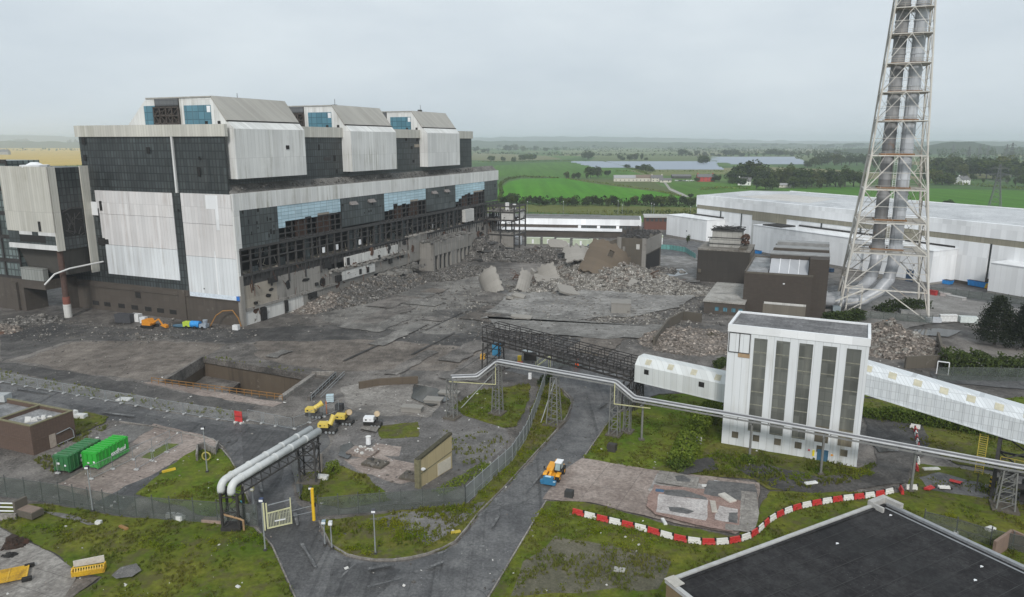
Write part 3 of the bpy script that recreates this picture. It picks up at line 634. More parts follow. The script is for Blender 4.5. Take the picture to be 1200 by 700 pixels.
# projecting block at the foot of the front
m = MB(); m.box(89.5,121.5,-6,0,5.4,10.2)
for i in range(10): u = 90+i*3.4; m.box(u,u+.9,-6,-5.1,0,5.4); m.box(u,u+.5,-6.12,-5.98,5.6,10)
m.box(89.5,90.2,-6,0,0,5.4); m.box(104,109,-5.8,0,0,5.4)
b = part(m, "projecting_block", M_oldconc)
m = MB(); m.box(90.5,121,-5,-.2,.0,5.3); m.build("dark_bay", M_black, b)
m = MB()
for i in range(260): m.rock((rr.uniform(89,121),rr.uniform(-6,-.2),10.3+rr.random()*.5), rr.uniform(.2,.8), rr)
m.build("roof_debris", M_roofgrav, b)
m = MB(); m.box(62,73,-7,-.3,0,3.4); m.box(64,66,-7.1,-6.95,.2,2.6); b2 = part(m, "low_block", M_oldconc)
m = MB()
for i in range(120): m.rock((rr.uniform(62,84),rr.uniform(-8,-.2),3.2+rr.random()*.5), rr.uniform(.2,.8), rr)
m.box(73,84,-4,0,2.4,3.2); m.build("roof_debris", M_roofgrav, b2)
m = MB(); m.box(125,133,-1.6,-.1,14,19); part(m, "pale_plant_box", M_plaster).scale = (1,1,1)
# ---------------- steel ruin at the far end of the front
RU = thing("steel_frame_ruin", "gutted multi level steel and concrete frame at the far end of the boiler house", "ruin", BH.matrix_basis @ Vector((149,-13,0)), BH.rotation_euler.z)
c = MB()
for x in (0,6,13):
    for y in (0,6.5,13): c.bar((x,y,0),(x,y,19),.5,.5)
for z in (6.4,12.6,16.2,18.6):
    for y in (0,6.5,13): c.bar((0,y,z),(13,y,z),.45,.5)
    for x in (0,6,13): c.bar((x,0,z),(x,13,z),.45,.5)
for i in range(40):
    p = Vector((rr.uniform(0,13),rr.uniform(0,13),rr.uniform(3,18))); c.bar(p, p+Vector((rr.uniform(-3,3),rr.uniform(-3,3),rr.uniform(-3,3))),.2,.2)
part(c, "steel_frame", M_steel, RU)
c = MB(); c.box(0,13,0,13,16.2,16.6); c.box(0,9,0,13,6.4,6.9); c.box(.2,12.8,3,13,12.5,12.9)
part(c, "floor_slab", M_oldconc, RU)
for bx in ((.1,.4,0,6,13,16.2),(.1,.4,0,13,1,6.4),(6,12,.1,.4,13,16)): c = MB(); c.box(*bx); part(c, "concrete_panel", M_plaster if bx[4] > 5 else M_oldconc, RU)
c = MB(); c.tube((4,5,16.6),(4,5,20),.9,n=14); part(c, "tank", M_white2, RU); c = MB(); c.tube((7.4,3,16.6),(7.4,3,19.2),.8,n=14); part(c, "tank", M_white2, RU)
c = MB()
for i in range(160): c.rock((rr.uniform(0,13),rr.uniform(0,13),rr.choice((6.9,12.9,16.6))+.2), rr.uniform(.2,.7), rr)
part(c, "debris", M_roofgrav, RU)
# ---------------- bunker tower on stilts at the left
AN = thing("bunker_tower", "cream clad bunker tower on a rusty column joined to the left of the boiler house", "building", BH.matrix_basis @ Vector((-11,49.4,0)), BH.rotation_euler.z)
a = MB(); a.box(0,11,0,18.5,18.2,39.4); part(a, "tower_body", M_dglaze, AN)
a = MB(); a.box(-.3,0,-.3,18.6,22.8,39.7); a.box(-.3,1.8,-.3,0,18.0,39.7); part(a, "cream_cladding", M_cream, AN)
a = MB(); a.box(8.6,11,-.35,0,11,39.7); part(a, "cream_strip", M_cream, AN)
a = MB(); a.box(2.4,8,-.12,.1,21.5,28.6); part(a, "louvre_opening", M_black, AN)
a = MB(); a.bar((2.3,-.15,28),(5.2,-.15,29.0),.3,.25); a.bar((5.2,-.15,29.0),(8.1,-.15,28.6),.3,.25)
for i in range(16): a.bar((rr.uniform(2.4,7.8),-.2,rr.uniform(21.5,28)),(rr.uniform(2.4,7.8),-.2,rr.uniform(21.5,28)),.14,.14)
part(a, "bent_steelwork", M_steel, AN)
a = MB(); a.box(-.2,0,0,18.5,19.5,22.8); part(a, "window_band", M_dglaze2, AN)
a = MB(); a.box(-.26,-.2,4,14,20,21.8); part(a, "band_opening", M_black, AN)
a = MB(); a.box(-.26,-.2,0,6.5,21.9,22.8); a.box(-.28,-.2,9,14,21.9,22.8); part(a, "pale_panel", M_white, AN)
a = MB(); a.box(-.4,0,-.2,18.6,18.2,19.5); part(a, "white_sill", M_white, AN)
a = MB(); a.box(-.36,-.28,5.0,6.0,23,25.6); part(a, "torn_hole", M_black, AN)
a = MB(); a.add([(1.5,1.5,18.2),(11,1.5,18.2),(11,18,18.2),(1.5,18,18.2),(4,2.5,11),(11,2.5,11),(11,18,11),(4,18,11)], [(0,3,2,1),(4,5,6,7),(0,1,5,4),(1,2,6,5),(2,3,7,6),(3,0,4,7)]); part(a, "hopper", cladding("sooty_concrete", (.09,.084,.074), 2, 20, .3, (.02,.018,.016), streak=1.0, rough=.9), AN)
a = MB(); a.tube((1.2,1.2,5.6),(1.2,1.2,18.2),.75,n=14); cl = part(a, "column", plain("rust_brown_column", (.08,.045,.035), .8), AN)
a = MB(); a.tube((1.2,1.2,0),(1.2,1.2,3.6),.95,n=14); a.build("white_base", M_plaster, cl); a = MB(); a.tube((1.2,1.2,3.6),(1.2,1.2,5.6),.9,n=14); a.build("red_band", plain("faded_red", (.2,.07,.05), .8), cl)
a = MB(); a.tube((3,9,39.4),(3,9,40.7),3.2,.8,n=10); a.tube((3,9,39.4),(3,9,40.0),3.4,n=10); part(a, "roof_cone", M_clean, AN)
a = MB(); a.path([(-3.5,2,9.6),(-1.5,.5,12.2),(2,-.6,13.2),(11,-2,13.8)], .22, 8); part(a, "bent_pipe", M_white, AN)
a = MB(); a.box(10.8,11.1,0,22,8.2,11.4); part(a, "glazed_strip", M_dglaze, AN)
# ---------------- glazed block at the very left edge
GL = thing("glazed_block", "tall derelict block of grey green glazing with a concrete base cut by the left edge", "building", BH.matrix_basis @ Vector((-9,68.0,0)), BH.rotation_euler.z)
g = MB(); g.box(0,9,0,40,9,41); part(g, "glazing", cladding("grey_green_glazing", (.22,.27,.265), 1.5, 1.9, .75, (.07,.08,.08), streak=.7, rough=.3, lw=.2, var=.3), GL)
g = MB()
for z in (9.2,14,20.5,27,33.5,40.8): g.box(-.25,0,-.1,40,z-.5,z+.5)
for y in (0,6.5,13,19.5): g.box(-.3,0,y-.25,y+.25,9,41)
part(g, "steel_frame", M_steel2, GL)
g = MB(); g.box(-.3,6,0,40,0,9); g.box(-1,-.3,2,4,0,8); g.box(-.3,9,-9,0,6.6,9); g.box(6,9,-9,-8,0,6.6); part(g, "concrete_base", M_brownbrick, GL)
g = MB(); g.box(-.4,1.0,-9,0,9,12.4); part(g, "glazed_bridge", cladding("dirty_clerestory", (.3,.31,.29), 1.2, 3, .6, (.1,.1,.09), streak=.8), GL)
# ================================================================ MIDDLE GROUND: ruins, blocks, rubble
M_wet = M_conc
def frame(name, label, cat, o, ang): return thing(name, label, cat, (o[0], o[1], 0), R(ang))
M_stoneconc = cladding("streaked_board_concrete", (.115,.10,.08), 2.4, 3.2, .2, (.05,.044,.036), streak=.95, rough=.92, blotch=(.20,.185,.16), amt=.45)
# --- concrete tower block left standing in the rubble
T = frame("concrete_block_ruin", "tall roofless concrete block with stained walls standing right of the rubble mound", "ruin", (33.1,257.8), -26)
m = MB(); m.box(5.2,15.2,0,22,0,12.6); m.add([(0,1,0),(5.2,1,0),(5.2,20,0),(0,20,0),(0,1,10.2),(5.2,1,12.2),(5.2,20,12.2),(0,20,10.2)], [(0,3,2,1),(4,5,6,7),(0,1,5,4),(1,2,6,5),(2,3,7,6),(3,0,4,7)]); part(m, "wall", M_stoneconc, T)
m = MB(); m.box(15.2,15.5,1,21.5,7.2,12.4); part(m, "pale_side_band", M_oldconc, T)
m = MB(); m.box(15.0,15.3,2,20,.4,6.6); part(m, "dark_side_opening", M_black, T)
m = MB(); m.box(5.0,6.6,-.5,0,0,12.8); m.box(14.2,15.6,-.5,.2,0,12.8); m.box(7.2,8.0,-.7,0,3.5,9.5); part(m, "pilaster", M_oldconc, T)
m = MB(); m.box(10,14,-.1,.3,0,2.6); part(m, "low_opening", M_black, T)
m = MB(); m.box(12,13.2,-.12,0,8.8,10.6); part(m, "pale_panel", M_plaster, T)
m = MB()
for i in range(150): m.rock((rr.uniform(5.5,15),rr.uniform(.3,21),12.7+rr.random()*.7), rr.uniform(.25,.9), rr)
for i in range(26):
    p = Vector((rr.uniform(6,15),rr.uniform(.5,14),12.6)); m.bar(p, p+Vector((rr.uniform(-.6,.6),rr.uniform(-.4,.4),rr.uniform(.8,3.2))), .22)
m.tube((7.5,4,12.6),(7.5,4,15.6),.35,n=8); m.tube((9.3,4,12.6),(9.3,4,16),.35,n=8)
part(m, "broken_head", M_steel, T)
# --- dark square block with ruined ducting on its roof
o = G(818,291.5,11)
T = frame("dark_brick_block", "dark sooty square block topped by broken pale ducting", "building", (o.x, o.y), -23)
W = 16.6
m = MB(); m.box(0,W,0,17,0,11); part(m, "wall", cladding("sooty_brick", (.05,.044,.038), 3.3, 3.6, .2, (.022,.02,.018), streak=.95, rough=.9, blotch=(.085,.075,.065), amt=.4), T)
m = MB(); m.box(-.15,W+.15,-.15,17.1,10.6,11.15); part(m, "roof", gmat("brown_roof", [(.36,(.09,.08,.068)),(.5,(.16,.145,.125)),(.64,(.27,.25,.225))], big=.1, mid=.5, wet=.3), T)
m = MB(); m.box(W-.2,W+.5,1,14,0,9.8); part(m, "side_pier", M_stoneconc, T)
m = MB(); m.prism([(3,5),(13,5),(13.6,8),(13.6,13),(2.6,13),(2.4,8)], 11.2, 13.6); m.prism([(3.6,6),(13.2,6),(13.2,12.4),(3.6,12.4)], 13.6, 16.6); d_ = part(m, "duct_housing", cladding("peeling_pale_duct", (.40,.39,.36), 1.8, 1.6, .4, (.09,.07,.055), streak=.95, rough=.8, blotch=(.1,.085,.07), amt=.9), T)
m = MB(); m.box(3.2,13.6,5.6,12.8,16.6,16.9)
for i in range(60): m.bar((rr.uniform(3,14),rr.uniform(5,12),16.9),(rr.uniform(3,14),rr.uniform(5,12),16.9+rr.random()*1.1),.18)
m.bar((2.4,4.8,14.4),(14.4,4.8,14.4),.3); m.bar((2.4,4.8,12.4),(14,4.8,12.4),.2)
part(m, "bent_steelwork", M_steel, T)
m = MB()
for i in range(70): m.rock((rr.uniform(13.2,15.4),rr.uniform(5,9),rr.uniform(12.5,15.6)), rr.uniform(.2,.6), rr)
part(m, "rusty_wreckage", M_rust, T)
m = MB(); m.box(.4,1.4,-.4,-.1,3,4.2); m.box(5,15,9,16,11.15,11.7); m.box(13,15.4,.5,6,11.15,11.9); part(m, "roof_upstand", M_stoneconc, T)
# --- brown brick switch house
T = frame("brown_brick_plant_house", "brown brick plant house with pale sloping rooflight and grey flat roofs", "building", (63.4,193.6), -23)
M_bbrick = cladding("brown_brick", (.066,.053,.043), .9, .34, .2, (.05,.042,.036), streak=.75, rough=.9, lw=.03)
m = MB(); m.box(0,17.3,0,30,0,11); part(m, "wall", M_bbrick, T)
m = MB(); m.box(16.2,21,1.9,31,0,15.5); m.box(6,16.2,8,31,11,15.4); part(m, "upper_wall", M_bbrick, T)
m = MB(); m.box(.35,5.8,.35,29.6,10.9,11.12); part(m, "flat_roof", gmat("wet_felt", [(.36,(.09,.09,.09)),(.5,(.2,.2,.2)),(.64,(.33,.33,.335))], big=.15, mid=.7, wet=.8, rough=(.3,.8)), T)
m = MB()
for a, b, c, d in ((0,17.3,0,.3),(0,.3,0,30),(0,6,29.7,30)): m.box(a-.05,b+.05,c-.05,d+.05,11,11.45)
part(m, "parapet", M_stoneconc, T)
m = MB(); m.yprism([(2.6,11.1),(7.9,11.1),(7.9,14.3)], 6.2, 16.0); rl = part(m, "rooflight", cladding("milky_rooflight", (.42,.43,.45), 2.45, 9, .12, (.3,.3,.3), streak=.5, rough=.35), T)
m = MB()
for i in range(1,4): x = 6.2+i*2.45; m.bar((x,2.6,11.15),(x,7.9,14.35),.16)
m.build("glazing_bar", M_clean, rl)
m = MB(); m.box(5.9,21.1,7.8,13.5,15.4,15.75); m.box(6.4,20.8,15,20,15.4,16.5); m.box(6.8,20.9,22,27,15.4,17.2); part(m, "roof_deck", plain("grey_roof_sheet", (.24,.24,.235), .5, 0, .3, .5), T)
m = MB(); m.box(5.85,16.4,7.7,7.95,14.4,15.3); m.box(6.2,20.9,14.8,15,15.5,16.3); part(m, "roof_fascia", M_brownbrick, T)
m = MB(); m.box(5.4,16.2,-.05,.1,0.2,3.0); part(m, "pale_rendered_band", cladding("tan_render", (.17,.15,.12), 2, 4, .2, (.09,.08,.065), streak=.7), T)
m = MB(); m.box(5.6,16.2,-.12,.05,2.9,3.5); part(m, "broken_edge", M_plaster, T)
m = MB(); m.box(10,10.5,-.12,0,8.6,8.9); part(m, "wall_lamp", M_clean, T)
o = T.matrix_basis @ Vector((16.4,.6,0))
P_ = thing("orange_cabin_post", "orange red telephone style cabinet against the brown brick corner", "cabinet", o, R(-23))
m = MB(); m.box(-.4,.4,-.4,.4,0,2.3); part(m, "body", plain("orange_red", (.55,.09,.03), .5), P_); m = MB(); m.box(-.25,.25,-.43,-.4,1.2,2.0); part(m, "panel", M_clean, P_)
T = frame("low_concrete_shed", "low flat roofed dark shed attached beside the brown brick plant house", "shed", (52.6,192.8), -23)
m = MB(); m.box(0,10.8,0,28,0,3.2); part(m, "wall", M_brownbrick, T)
m = MB(); m.box(-.3,10.75,-.3,28,3.2,3.6); part(m, "roof", gmat("lichen_concrete_roof", [(.36,(.16,.15,.13)),(.5,(.28,.265,.24)),(.64,(.4,.38,.35))], big=.1, mid=.5, wet=.9, rough=(.3,.85)), T)
for x in (3.0,5.2,7.4,9.2):
    m = MB(); m.box(x,x+1.0,-.05,.1,.9,2.0); part(m, "window", M_blue2, T)
m = MB(); m.bar((.2,-3,0),(.2,-3,2.2),.1); m.bar((3,-3,0),(3,-3,2.2),.1); m.bar((.2,-3,2.2),(3,-3,2.2),.08); m.bar((.2,-3,1.1),(3,-3,1.1),.08); part(m, "handrail", M_steel, T)
# --- long white flat shed and canopy, brick office
a = G(751,258,8); b = G(560,255,8); ang = math.degrees(math.atan2(a.y-b.y, a.x-b.x))
T = frame("long_white_shed", "long low white flat roofed shed behind the pale green cabins", "building", (b.x, b.y), ang); Ln = (a-b).length
m = MB(); m.box(0,Ln,0,20,5.0,8); m.box(Ln,Ln+.3,0,20,4.8,8.1); part(m, "white_fascia", M_clean, T)
m = MB(); m.box(.4,Ln-.4,.4,19.6,0,5); part(m, "wall", M_brownbrick, T)
m = MB(); m.box(.4,Ln-.4,.5,19.6,8,8.15); m.box(6,Ln-20,12,16,8.1,8.7); part(m, "roof", plain("grey_flat_roof", (.16,.16,.158), .7, 0, .35, .4), T)
for i in range(14):
    m = MB(); x = Ln-31+i*1.9; m.box(x,x+1.5,.25,.5,3,4.8); part(m, "window", M_dglaze2 if i % 5 else M_clean, T)
m = MB(); m.box(8,Ln-9,-9,.4,3.0,3.5); part(m, "canopy", M_clean, T)
m = MB(); m.box(8,Ln-9,-8.2,-8,0,3.0); part(m, "canopy_wall", M_brownbrick, T)
a = G(758,255,7); T = frame("red_brick_office", "red brick office block with a pale roof between the white shed and warehouse", "building", (a.x, a.y+6), -8)
m = MB(); m.box(0,24,0,14,0,6.3); part(m, "wall", cladding("red_brick", (.17,.075,.055), .8, .35, .2, (.08,.04,.03), streak=.6, rough=.9), T)
m = MB(); m.box(-.4,24.5,-.8,14,6.3,7.0); part(m, "roof", cladding("pale_roof_edge", (.45,.44,.42), 2, 6, .2), T)
for i in range(10):
    m = MB(); m.box(.8+i*2.3,2.4+i*2.3,-.1,.1,4.3,5.9); part(m, "window", M_dglaze2, T)
m = MB(); m.box(15,23,-4,0,2.9,3.4); part(m, "porch", M_clean, T); m = MB(); m.box(15.5,22.5,-.15,.1,0,2.7); part(m, "dark_bay", M_black, T)
# --- pale green site cabins
M_pgreen = cladding("pale_green_cabin", (.50,.56,.42), 1.2, 3, .2, (.3,.33,.24), streak=.4, rough=.5)
M_pgtop = plain("pale_green_roof", (.55,.6,.47), .6)
cab = [(617,286,6.2,"leftmost pale green site cabin, beside the ruin leg"), (636,286,5.0,"short pale green site cabin second from the left of the row"), (652,287,6.0,"pale green site cabin third from the left, behind a dark rubble heap"), (671,288,8.0,"long pale green site cabin fourth in the row"), (690,288,4.0,"rightmost pale green site cabin, next to the blue skip"), (764,283,5.0,"pale green site cabin right of the concrete block ruin")]
for px, py, ln, lab in cab:
    p = G(px, py); c = thing("site_cabin", lab, "cabin", p, R(-10), "pale green site cabins")
    m = MB(); m.box(0,ln,0,2.6,.15,2.7); m.box(0,ln,0,2.6,0,.15); part(m, "body", M_pgreen, c)
    m = MB(); m.box(-.08,ln+.08,-.08,2.68,2.7,2.85); part(m, "roof", M_pgtop, c)
    m = MB(); m.box(ln*.4,ln*.4+.9,-.05,.02,.3,2.2); part(m, "door", M_clean, c)
for px, py, s_, colr, lab, nm in ((693,292,(3.4,1.8,1.6),(.03,.25,.62),"small bright blue skip right of the pale green cabins","skip"), (664,290,(2.2,1.6,1.5),(.65,.62,.62),"small white and red cabin hut in front of the pale green cabins","hut"), (601,287,(7.5,3,3.6),(.7,.72,.74),"white box cabin framed by the steel ruin legs","cabin"), (771,287,(4.0,3,2.6),(.72,.73,.74),"small white cube hut near the teal netting","hut")):
    p = G(px, py); c = thing(nm if nm != "cabin" else "white_cabin", lab, nm, p, R(-10))
    m = MB(); m.box(-s_[0]/2,s_[0]/2,0,s_[1],.1,s_[2]); part(m, "body", plain("paint_"+nm+str(px), colr, .5), c)
    m = MB(); m.box(-s_[0]/2-.08,s_[0]/2+.08,-.08,s_[1]+.08,s_[2],s_[2]+.12); part(m, "lid", plain("lid_"+nm+str(px), scl(colr,.8), .5), c)
    m = MB(); m.box(-s_[0]*.3,-s_[0]*.1,-.06,0,.2,s_[2]*.8); part(m, "door", plain("door_"+nm+str(px), scl(colr,.5), .5), c)
# teal netting fence round the wet slab
pts = [G(*q) for q in ((764,292),(785,293),(803,296),(815,304))]
T = thing("netting_fence", "low teal green debris netting fence in front of the dark block", "fence", pts[0])
m = MB()
for a, b in zip(pts, pts[1:]): a = a-pts[0]; b = b-pts[0]; wallseg(m, (a.x,a.y), (b.x,b.y), .06, .1, 2.2)
part(m, "netting", plain("teal_netting", (.12,.30,.28), .7), T)
for a, b in zip(pts, pts[1:]):
    for k in range(5):
        q = a.lerp(b, k/5)-pts[0]; m = MB(); m.tube((q.x,q.y-.1,0),(q.x,q.y-.1,2.3),.05,n=6); part(m, "post", M_steel, T)
# --- rubble
def heap(name, label, c, rx, ry, h, rz, mat, nr, rs, seed, cat="rubble heap", rmat=None, sharp=1.0, pts=26):
    r = random.Random(seed); m = MB(); n = pts
    vs = []
    for j in range(n+1):
        for i in range(n+1):
            x = -1+2*i/n; y = -1+2*j/n; d = math.sqrt(x*x+y*y)
            z = h*max(0, 1-d)**sharp*(1+.0) if d < 1 else 0
            k = noise.noise(Vector((x*2.2+seed, y*2.2, seed*.7)))*.45 + noise.noise(Vector((x*6+seed, y*6, 4)))*.2
            z = z*(1+k) - .12
            vs.append((x*rx, y*ry, z))
    fs = [(j*(n+1)+i, j*(n+1)+i+1, (j+1)*(n+1)+i+1, (j+1)*(n+1)+i) for j in range(n) for i in range(n)
          if max(vs[k][2] for k in (j*(n+1)+i, j*(n+1)+i+1, (j+1)*(n+1)+i+1, (j+1)*(n+1)+i)) > -.1]
    m.add(vs, fs)
    for i in range(int(nr*1.7)):
        t = r.uniform(0, 6.28); d = math.sqrt(r.random())*1.02; x = d*math.cos(t); y = d*math.sin(t)
        k = noise.noise(Vector((x*2.2+seed, y*2.2, seed*.7)))*.45 + noise.noise(Vector((x*6+seed, y*6, 4)))*.2
        z = max(0, h*max(0, 1-d)**sharp*(1+k) - .12)
        m.rock((x*rx, y*ry, z), rs*(.13+1.9*r.random()**9), r, .6, 1 if r.random() < .25 else 0)
    o = m.build(name, [mat, rmat or mat], None, False, loc=c, rz=R(rz)); o["label"] = label; o["category"] = cat
    return o
def rubmat(name, lo, hi, chips=(.5,.48,.45)):
    m = NM(name); v = m.voro(2.4, out="Color"); sep = m.n("SeparateXYZ"); m.l(v, sep.inputs[0])
    c = m.ramp([(.0, lo), (.7, hi), (.9, scl(hi,1.5)), (1, chips)], sep.outputs[0])
    c = m.mix(1.0, c, m.ramp([(.3,.55),(.7,1.45)], m.noise(.5, 8, .8)), 'MULTIPLY')
    return m.done(c, .95)
M_rubd = rubmat("dark_rubble", (.04,.037,.034), (.105,.097,.088), (.3,.285,.265))
M_rubp = rubmat("pale_rubble", (.10,.092,.081), (.215,.2,.178), (.48,.46,.43))
M_rubb = rubmat("brown_rubble", (.07,.06,.05), (.17,.145,.125), (.42,.36,.31))
M_rubb2 = rubmat("sooty_brown_rubble", (.045,.038,.032), (.12,.105,.09), (.33,.3,.26))
M_slab = cladding("broken_slab_concrete", (.29,.272,.245), 30, 2.2, .15, (.13,.12,.105), streak=.7, rough=.92, blotch=(.2,.185,.165), amt=.6)
M_tanshell = cladding("tan_chimney_concrete", (.135,.105,.075), 30, 1.6, .15, (.09,.075,.06), streak=.9, rough=.92, blotch=(.13,.11,.09), amt=.6)
bw = BH.matrix_basis
heap("rubble_heap", "long dark rubble bank heaped against the boiler house front", bw @ Vector((52,-6.5,0)), 30, 9.5, 4.6, 67, M_rubd, 1900, .6, 11, rmat=M_rubb2)
heap("rubble_heap", "low pale rubble fan at the near end of the bank by the white plaster", bw @ Vector((31,-4,0)), 15, 7, 2.6, 67, M_rubb, 700, .5, 12, rmat=M_rubp)
heap("rubble_heap", "black twisted scrap heap in front of the projecting concrete block", bw @ Vector((88,-16,0)), 17, 8, 2.4, 60, M_rubd, 900, .9, 13, rmat=M_rubd)
heap("wreckage_heap", "dark steel wreckage heap between the concrete block and steel ruin", bw @ Vector((129,-8,0)), 15, 10, 7.5, 67, M_rubd, 1300, 1.2, 14, rmat=M_steel)
heap("rubble_heap", "low black rubble ridge beyond the yard, left of the pale green cabins", G(640,302), 34, 15, 3.6, -12, M_rubd, 1500, 1.2, 15, rmat=M_rubd)
heap("rubble_heap", "small dark earth heap in front of the cabins and behind the fallen shells", G(690,297), 18, 9, 2.8, -12, M_rubd, 500, 1.0, 16, rmat=M_rubb)
heap("rubble_heap", "broad pale crushed concrete mound under the fallen chimney shells", G(706,329), 27, 18, 8.6, -15, M_rubp, 5600, .75, 17, rmat=M_rubb, sharp=.95)
heap("rubble_heap", "low grey rubble spread at the left foot of the pale mound", G(645,338), 14, 9, 2.4, 10, M_rubp, 1000, .7, 18, rmat=M_rubd)
heap("rubble_heap", "pale rubble tongue right of the mound, running towards the low shed", G(765,338), 20, 12, 3.2, -20, M_rubp, 2000, .6, 19, rmat=M_rubd)
heap("rubble_heap", "dark rubble pile at the foot of the concrete block ruin", G(770,318), 10, 6, 1.6, -20, M_rubd, 260, .9, 20, rmat=M_rubp)
heap("rubble_heap", "wide brick rubble stockpile behind the white conveyor tower on its right", G(1035,405), 13, 11, 5.2, -10, M_rubb, 2600, .5, 21, rmat=M_rubp, sharp=.8)
heap("rubble_heap", "brown rubble stockpile behind the white conveyor tower on its left", G(808,400), 12, 12, 2.4, -20, M_rubb, 1300, .45, 22, rmat=M_rubb, sharp=.7)
heap("rubble_heap", "small brown scrap heap at the left edge below the glazed block", G(2,388), 5, 4, 2.0, 0, M_rubb, 200, .5, 23, rmat=M_rust)
heap("rubble_heap", "small scrap heap beside the rusty column of the bunker tower", G(40,376), 8, 5, 1.8, 0, M_rubd, 300, .5, 24, rmat=M_rubp)
heap("rubble_heap", "flat dark debris patch on the yard in front of the brick base", G(175,395), 8, 3, .5, -10, M_rubd, 160, .35, 25, rmat=M_rubb)
# fallen chimney shells and slabs
def shell(name, label, base, Rd, a0, a1, ln, th, rot, mat, holes=(), seed=1, rough=.9):
    """curved piece of a concrete flue: axis along local z before turning"""
    r = random.Random(seed); m = MB(); na, nl = 18, 10
    def P(i, j, rad):
        t = a0+(a1-a0)*i/na
        z = ln*j/nl
        if j == nl: z += noise.noise(Vector((i*.6, seed, 1)))*rough*2.2
        if j == 0: z += noise.noise(Vector((i*.6, seed, 5)))*rough
        k = 0
        if i in (0, na): k = noise.noise(Vector((j*.8, seed+i, 2)))*rough/Rd
        t += k
        return (rad*math.cos(t), rad*math.sin(t), z)
    vs = [P(i,j,Rd) for j in range(nl+1) for i in range(na+1)] + [P(i,j,Rd-th) for j in range(nl+1) for i in range(na+1)]
    q = (na+1)*(nl+1); fs = []
    hole = lambda i, j: any(i0 <= i < i1 and j0 <= j < j1 for i0, i1, j0, j1 in holes)
    for j in range(nl):
        for i in range(na):
            if hole(i, j): continue
            k = j*(na+1)+i
            fs.append((k,k+1,k+na+2,k+na+1)); fs.append((q+k,q+k+na+1,q+k+na+2,q+k+1))
            for (di, dj, e) in ((-1,0,(k+na+1,k)),(1,0,(k+1,k+na+2)),(0,-1,(k,k+1)),(0,1,(k+na+2,k+na+1))):
                ii, jj = i+di, j+dj
                if ii < 0 or ii >= na or jj < 0 or jj >= nl or hole(ii, jj): fs.append((e[1],e[0],q+e[0],q+e[1]))
    m.add(vs, fs)
    o = m.build(name, mat); o.location = base; o.rotation_euler = [R(x) for x in rot]; o["label"] = label; o["category"] = "concrete shell"
    return o
b = G(702,327)
shell("chimney_shell", "big curved tan concrete chimney shell with a slot, leaning on the pale mound", b+Vector((-4.2,-6.5,-3.3)), 10.5, R(-150), R(-62), 15, .6, (-40,40,8), M_tanshell, ((8,10,6,8),), 3)
shell("chimney_shell", "pale curved concrete shell fragment hanging at the mound's summit", G(669,328)+Vector((2,-3,-.2)), 9, R(-130), R(-55), 9, .5, (-66,10,10), M_slab, (), 5, 1.4)
shell("chimney_shell", "dark arched concrete shell rib at the left end of the mound", G(650,334)+Vector((2,5,-2)), 9, R(-215), R(-105), 6.5, 1.0, (-34,-10,20), M_slab, (), 8, 1.2)
b = G(583,345)
shell("chimney_cone", "broken conical chimney base fragment standing alone left of the mound", b+Vector((2,5.5,-2.6)), 5.6, R(-170), R(-75), 9.5, .5, (-40,-24,0), M_slab, (), 11, .8)
shell("chimney_cone_half", "thin upright concrete shard propped behind the conical fragment", b+Vector((5,5,-2)), 5, R(-95), R(-40), 8.0, .45, (-46,18,0), M_slab, (), 14, .8)
def slab(label, p, sx, sy, sz, rot, mat, seed):
    r = random.Random(seed); m = MB(); n = 9
    o = []
    for i in range(n):
        t = 2*math.pi*i/n; k = r.uniform(.72,1.1); o.append((sx/2*max(-.9,min(.9,1.25*math.cos(t)))*k, sy/2*max(-.9,min(.9,1.25*math.sin(t)))*k))
    m.prism(o, -sz/2, sz/2); ob = m.build("concrete_slab_fragment", mat); ob.location = p; ob.rotation_euler = [R(x) for x in rot]; ob["label"] = label; ob["category"] = "slab"
slab("large flat pale slab tilted on the left flank of the mound", G(641,335)+Vector((0,0,2.6)), 11, 8, .8, (24,-16,10), M_slab, 31)
slab("pale rectangular slab sloping off the front of the mound", G(665,346)+Vector((0,0,1.6)), 8, 6, .6, (26,10,30), M_slab, 32)
slab("dark slab standing on edge near the mound summit", G(645,318)+Vector((0,6,5)), 7, 5, .8, (70,10,20), M_rubd, 33)
slab("grey slab wedged beside the tan chimney shell's right edge", G(738,328)+Vector((0,0,2.4)), 7, 4, .8, (-50,40,-30), M_slab, 34)
slab("small pale slab lying left of the mound near the conical fragment", G(608,350)+Vector((0,0,.7)), 4.4, 2.6, .9, (14,10,-20), M_slab, 35)
slab("small tilted slab nearest the yard left of the mound", G(598,352)+Vector((0,0,.6)), 3, 2, .8, (-10,20,40), M_slab, 36)
slab("pale triangular slab on top of the mound behind the tan shell", G(655,312)+Vector((0,6,7.5)), 9, 5, .7, (38,4,-8), M_slab, 37)
slab("pale slab on the right slope of the mound", G(742,340)+Vector((0,0,1.8)), 6, 4, .7, (30,-12,50), M_slab, 38)
slab("broken slab lying on the yard below the gantry's left end", G(612,374)+Vector((0,0,.5)), 7, 3.4, .6, (6,4,-10), M_slab, 39)
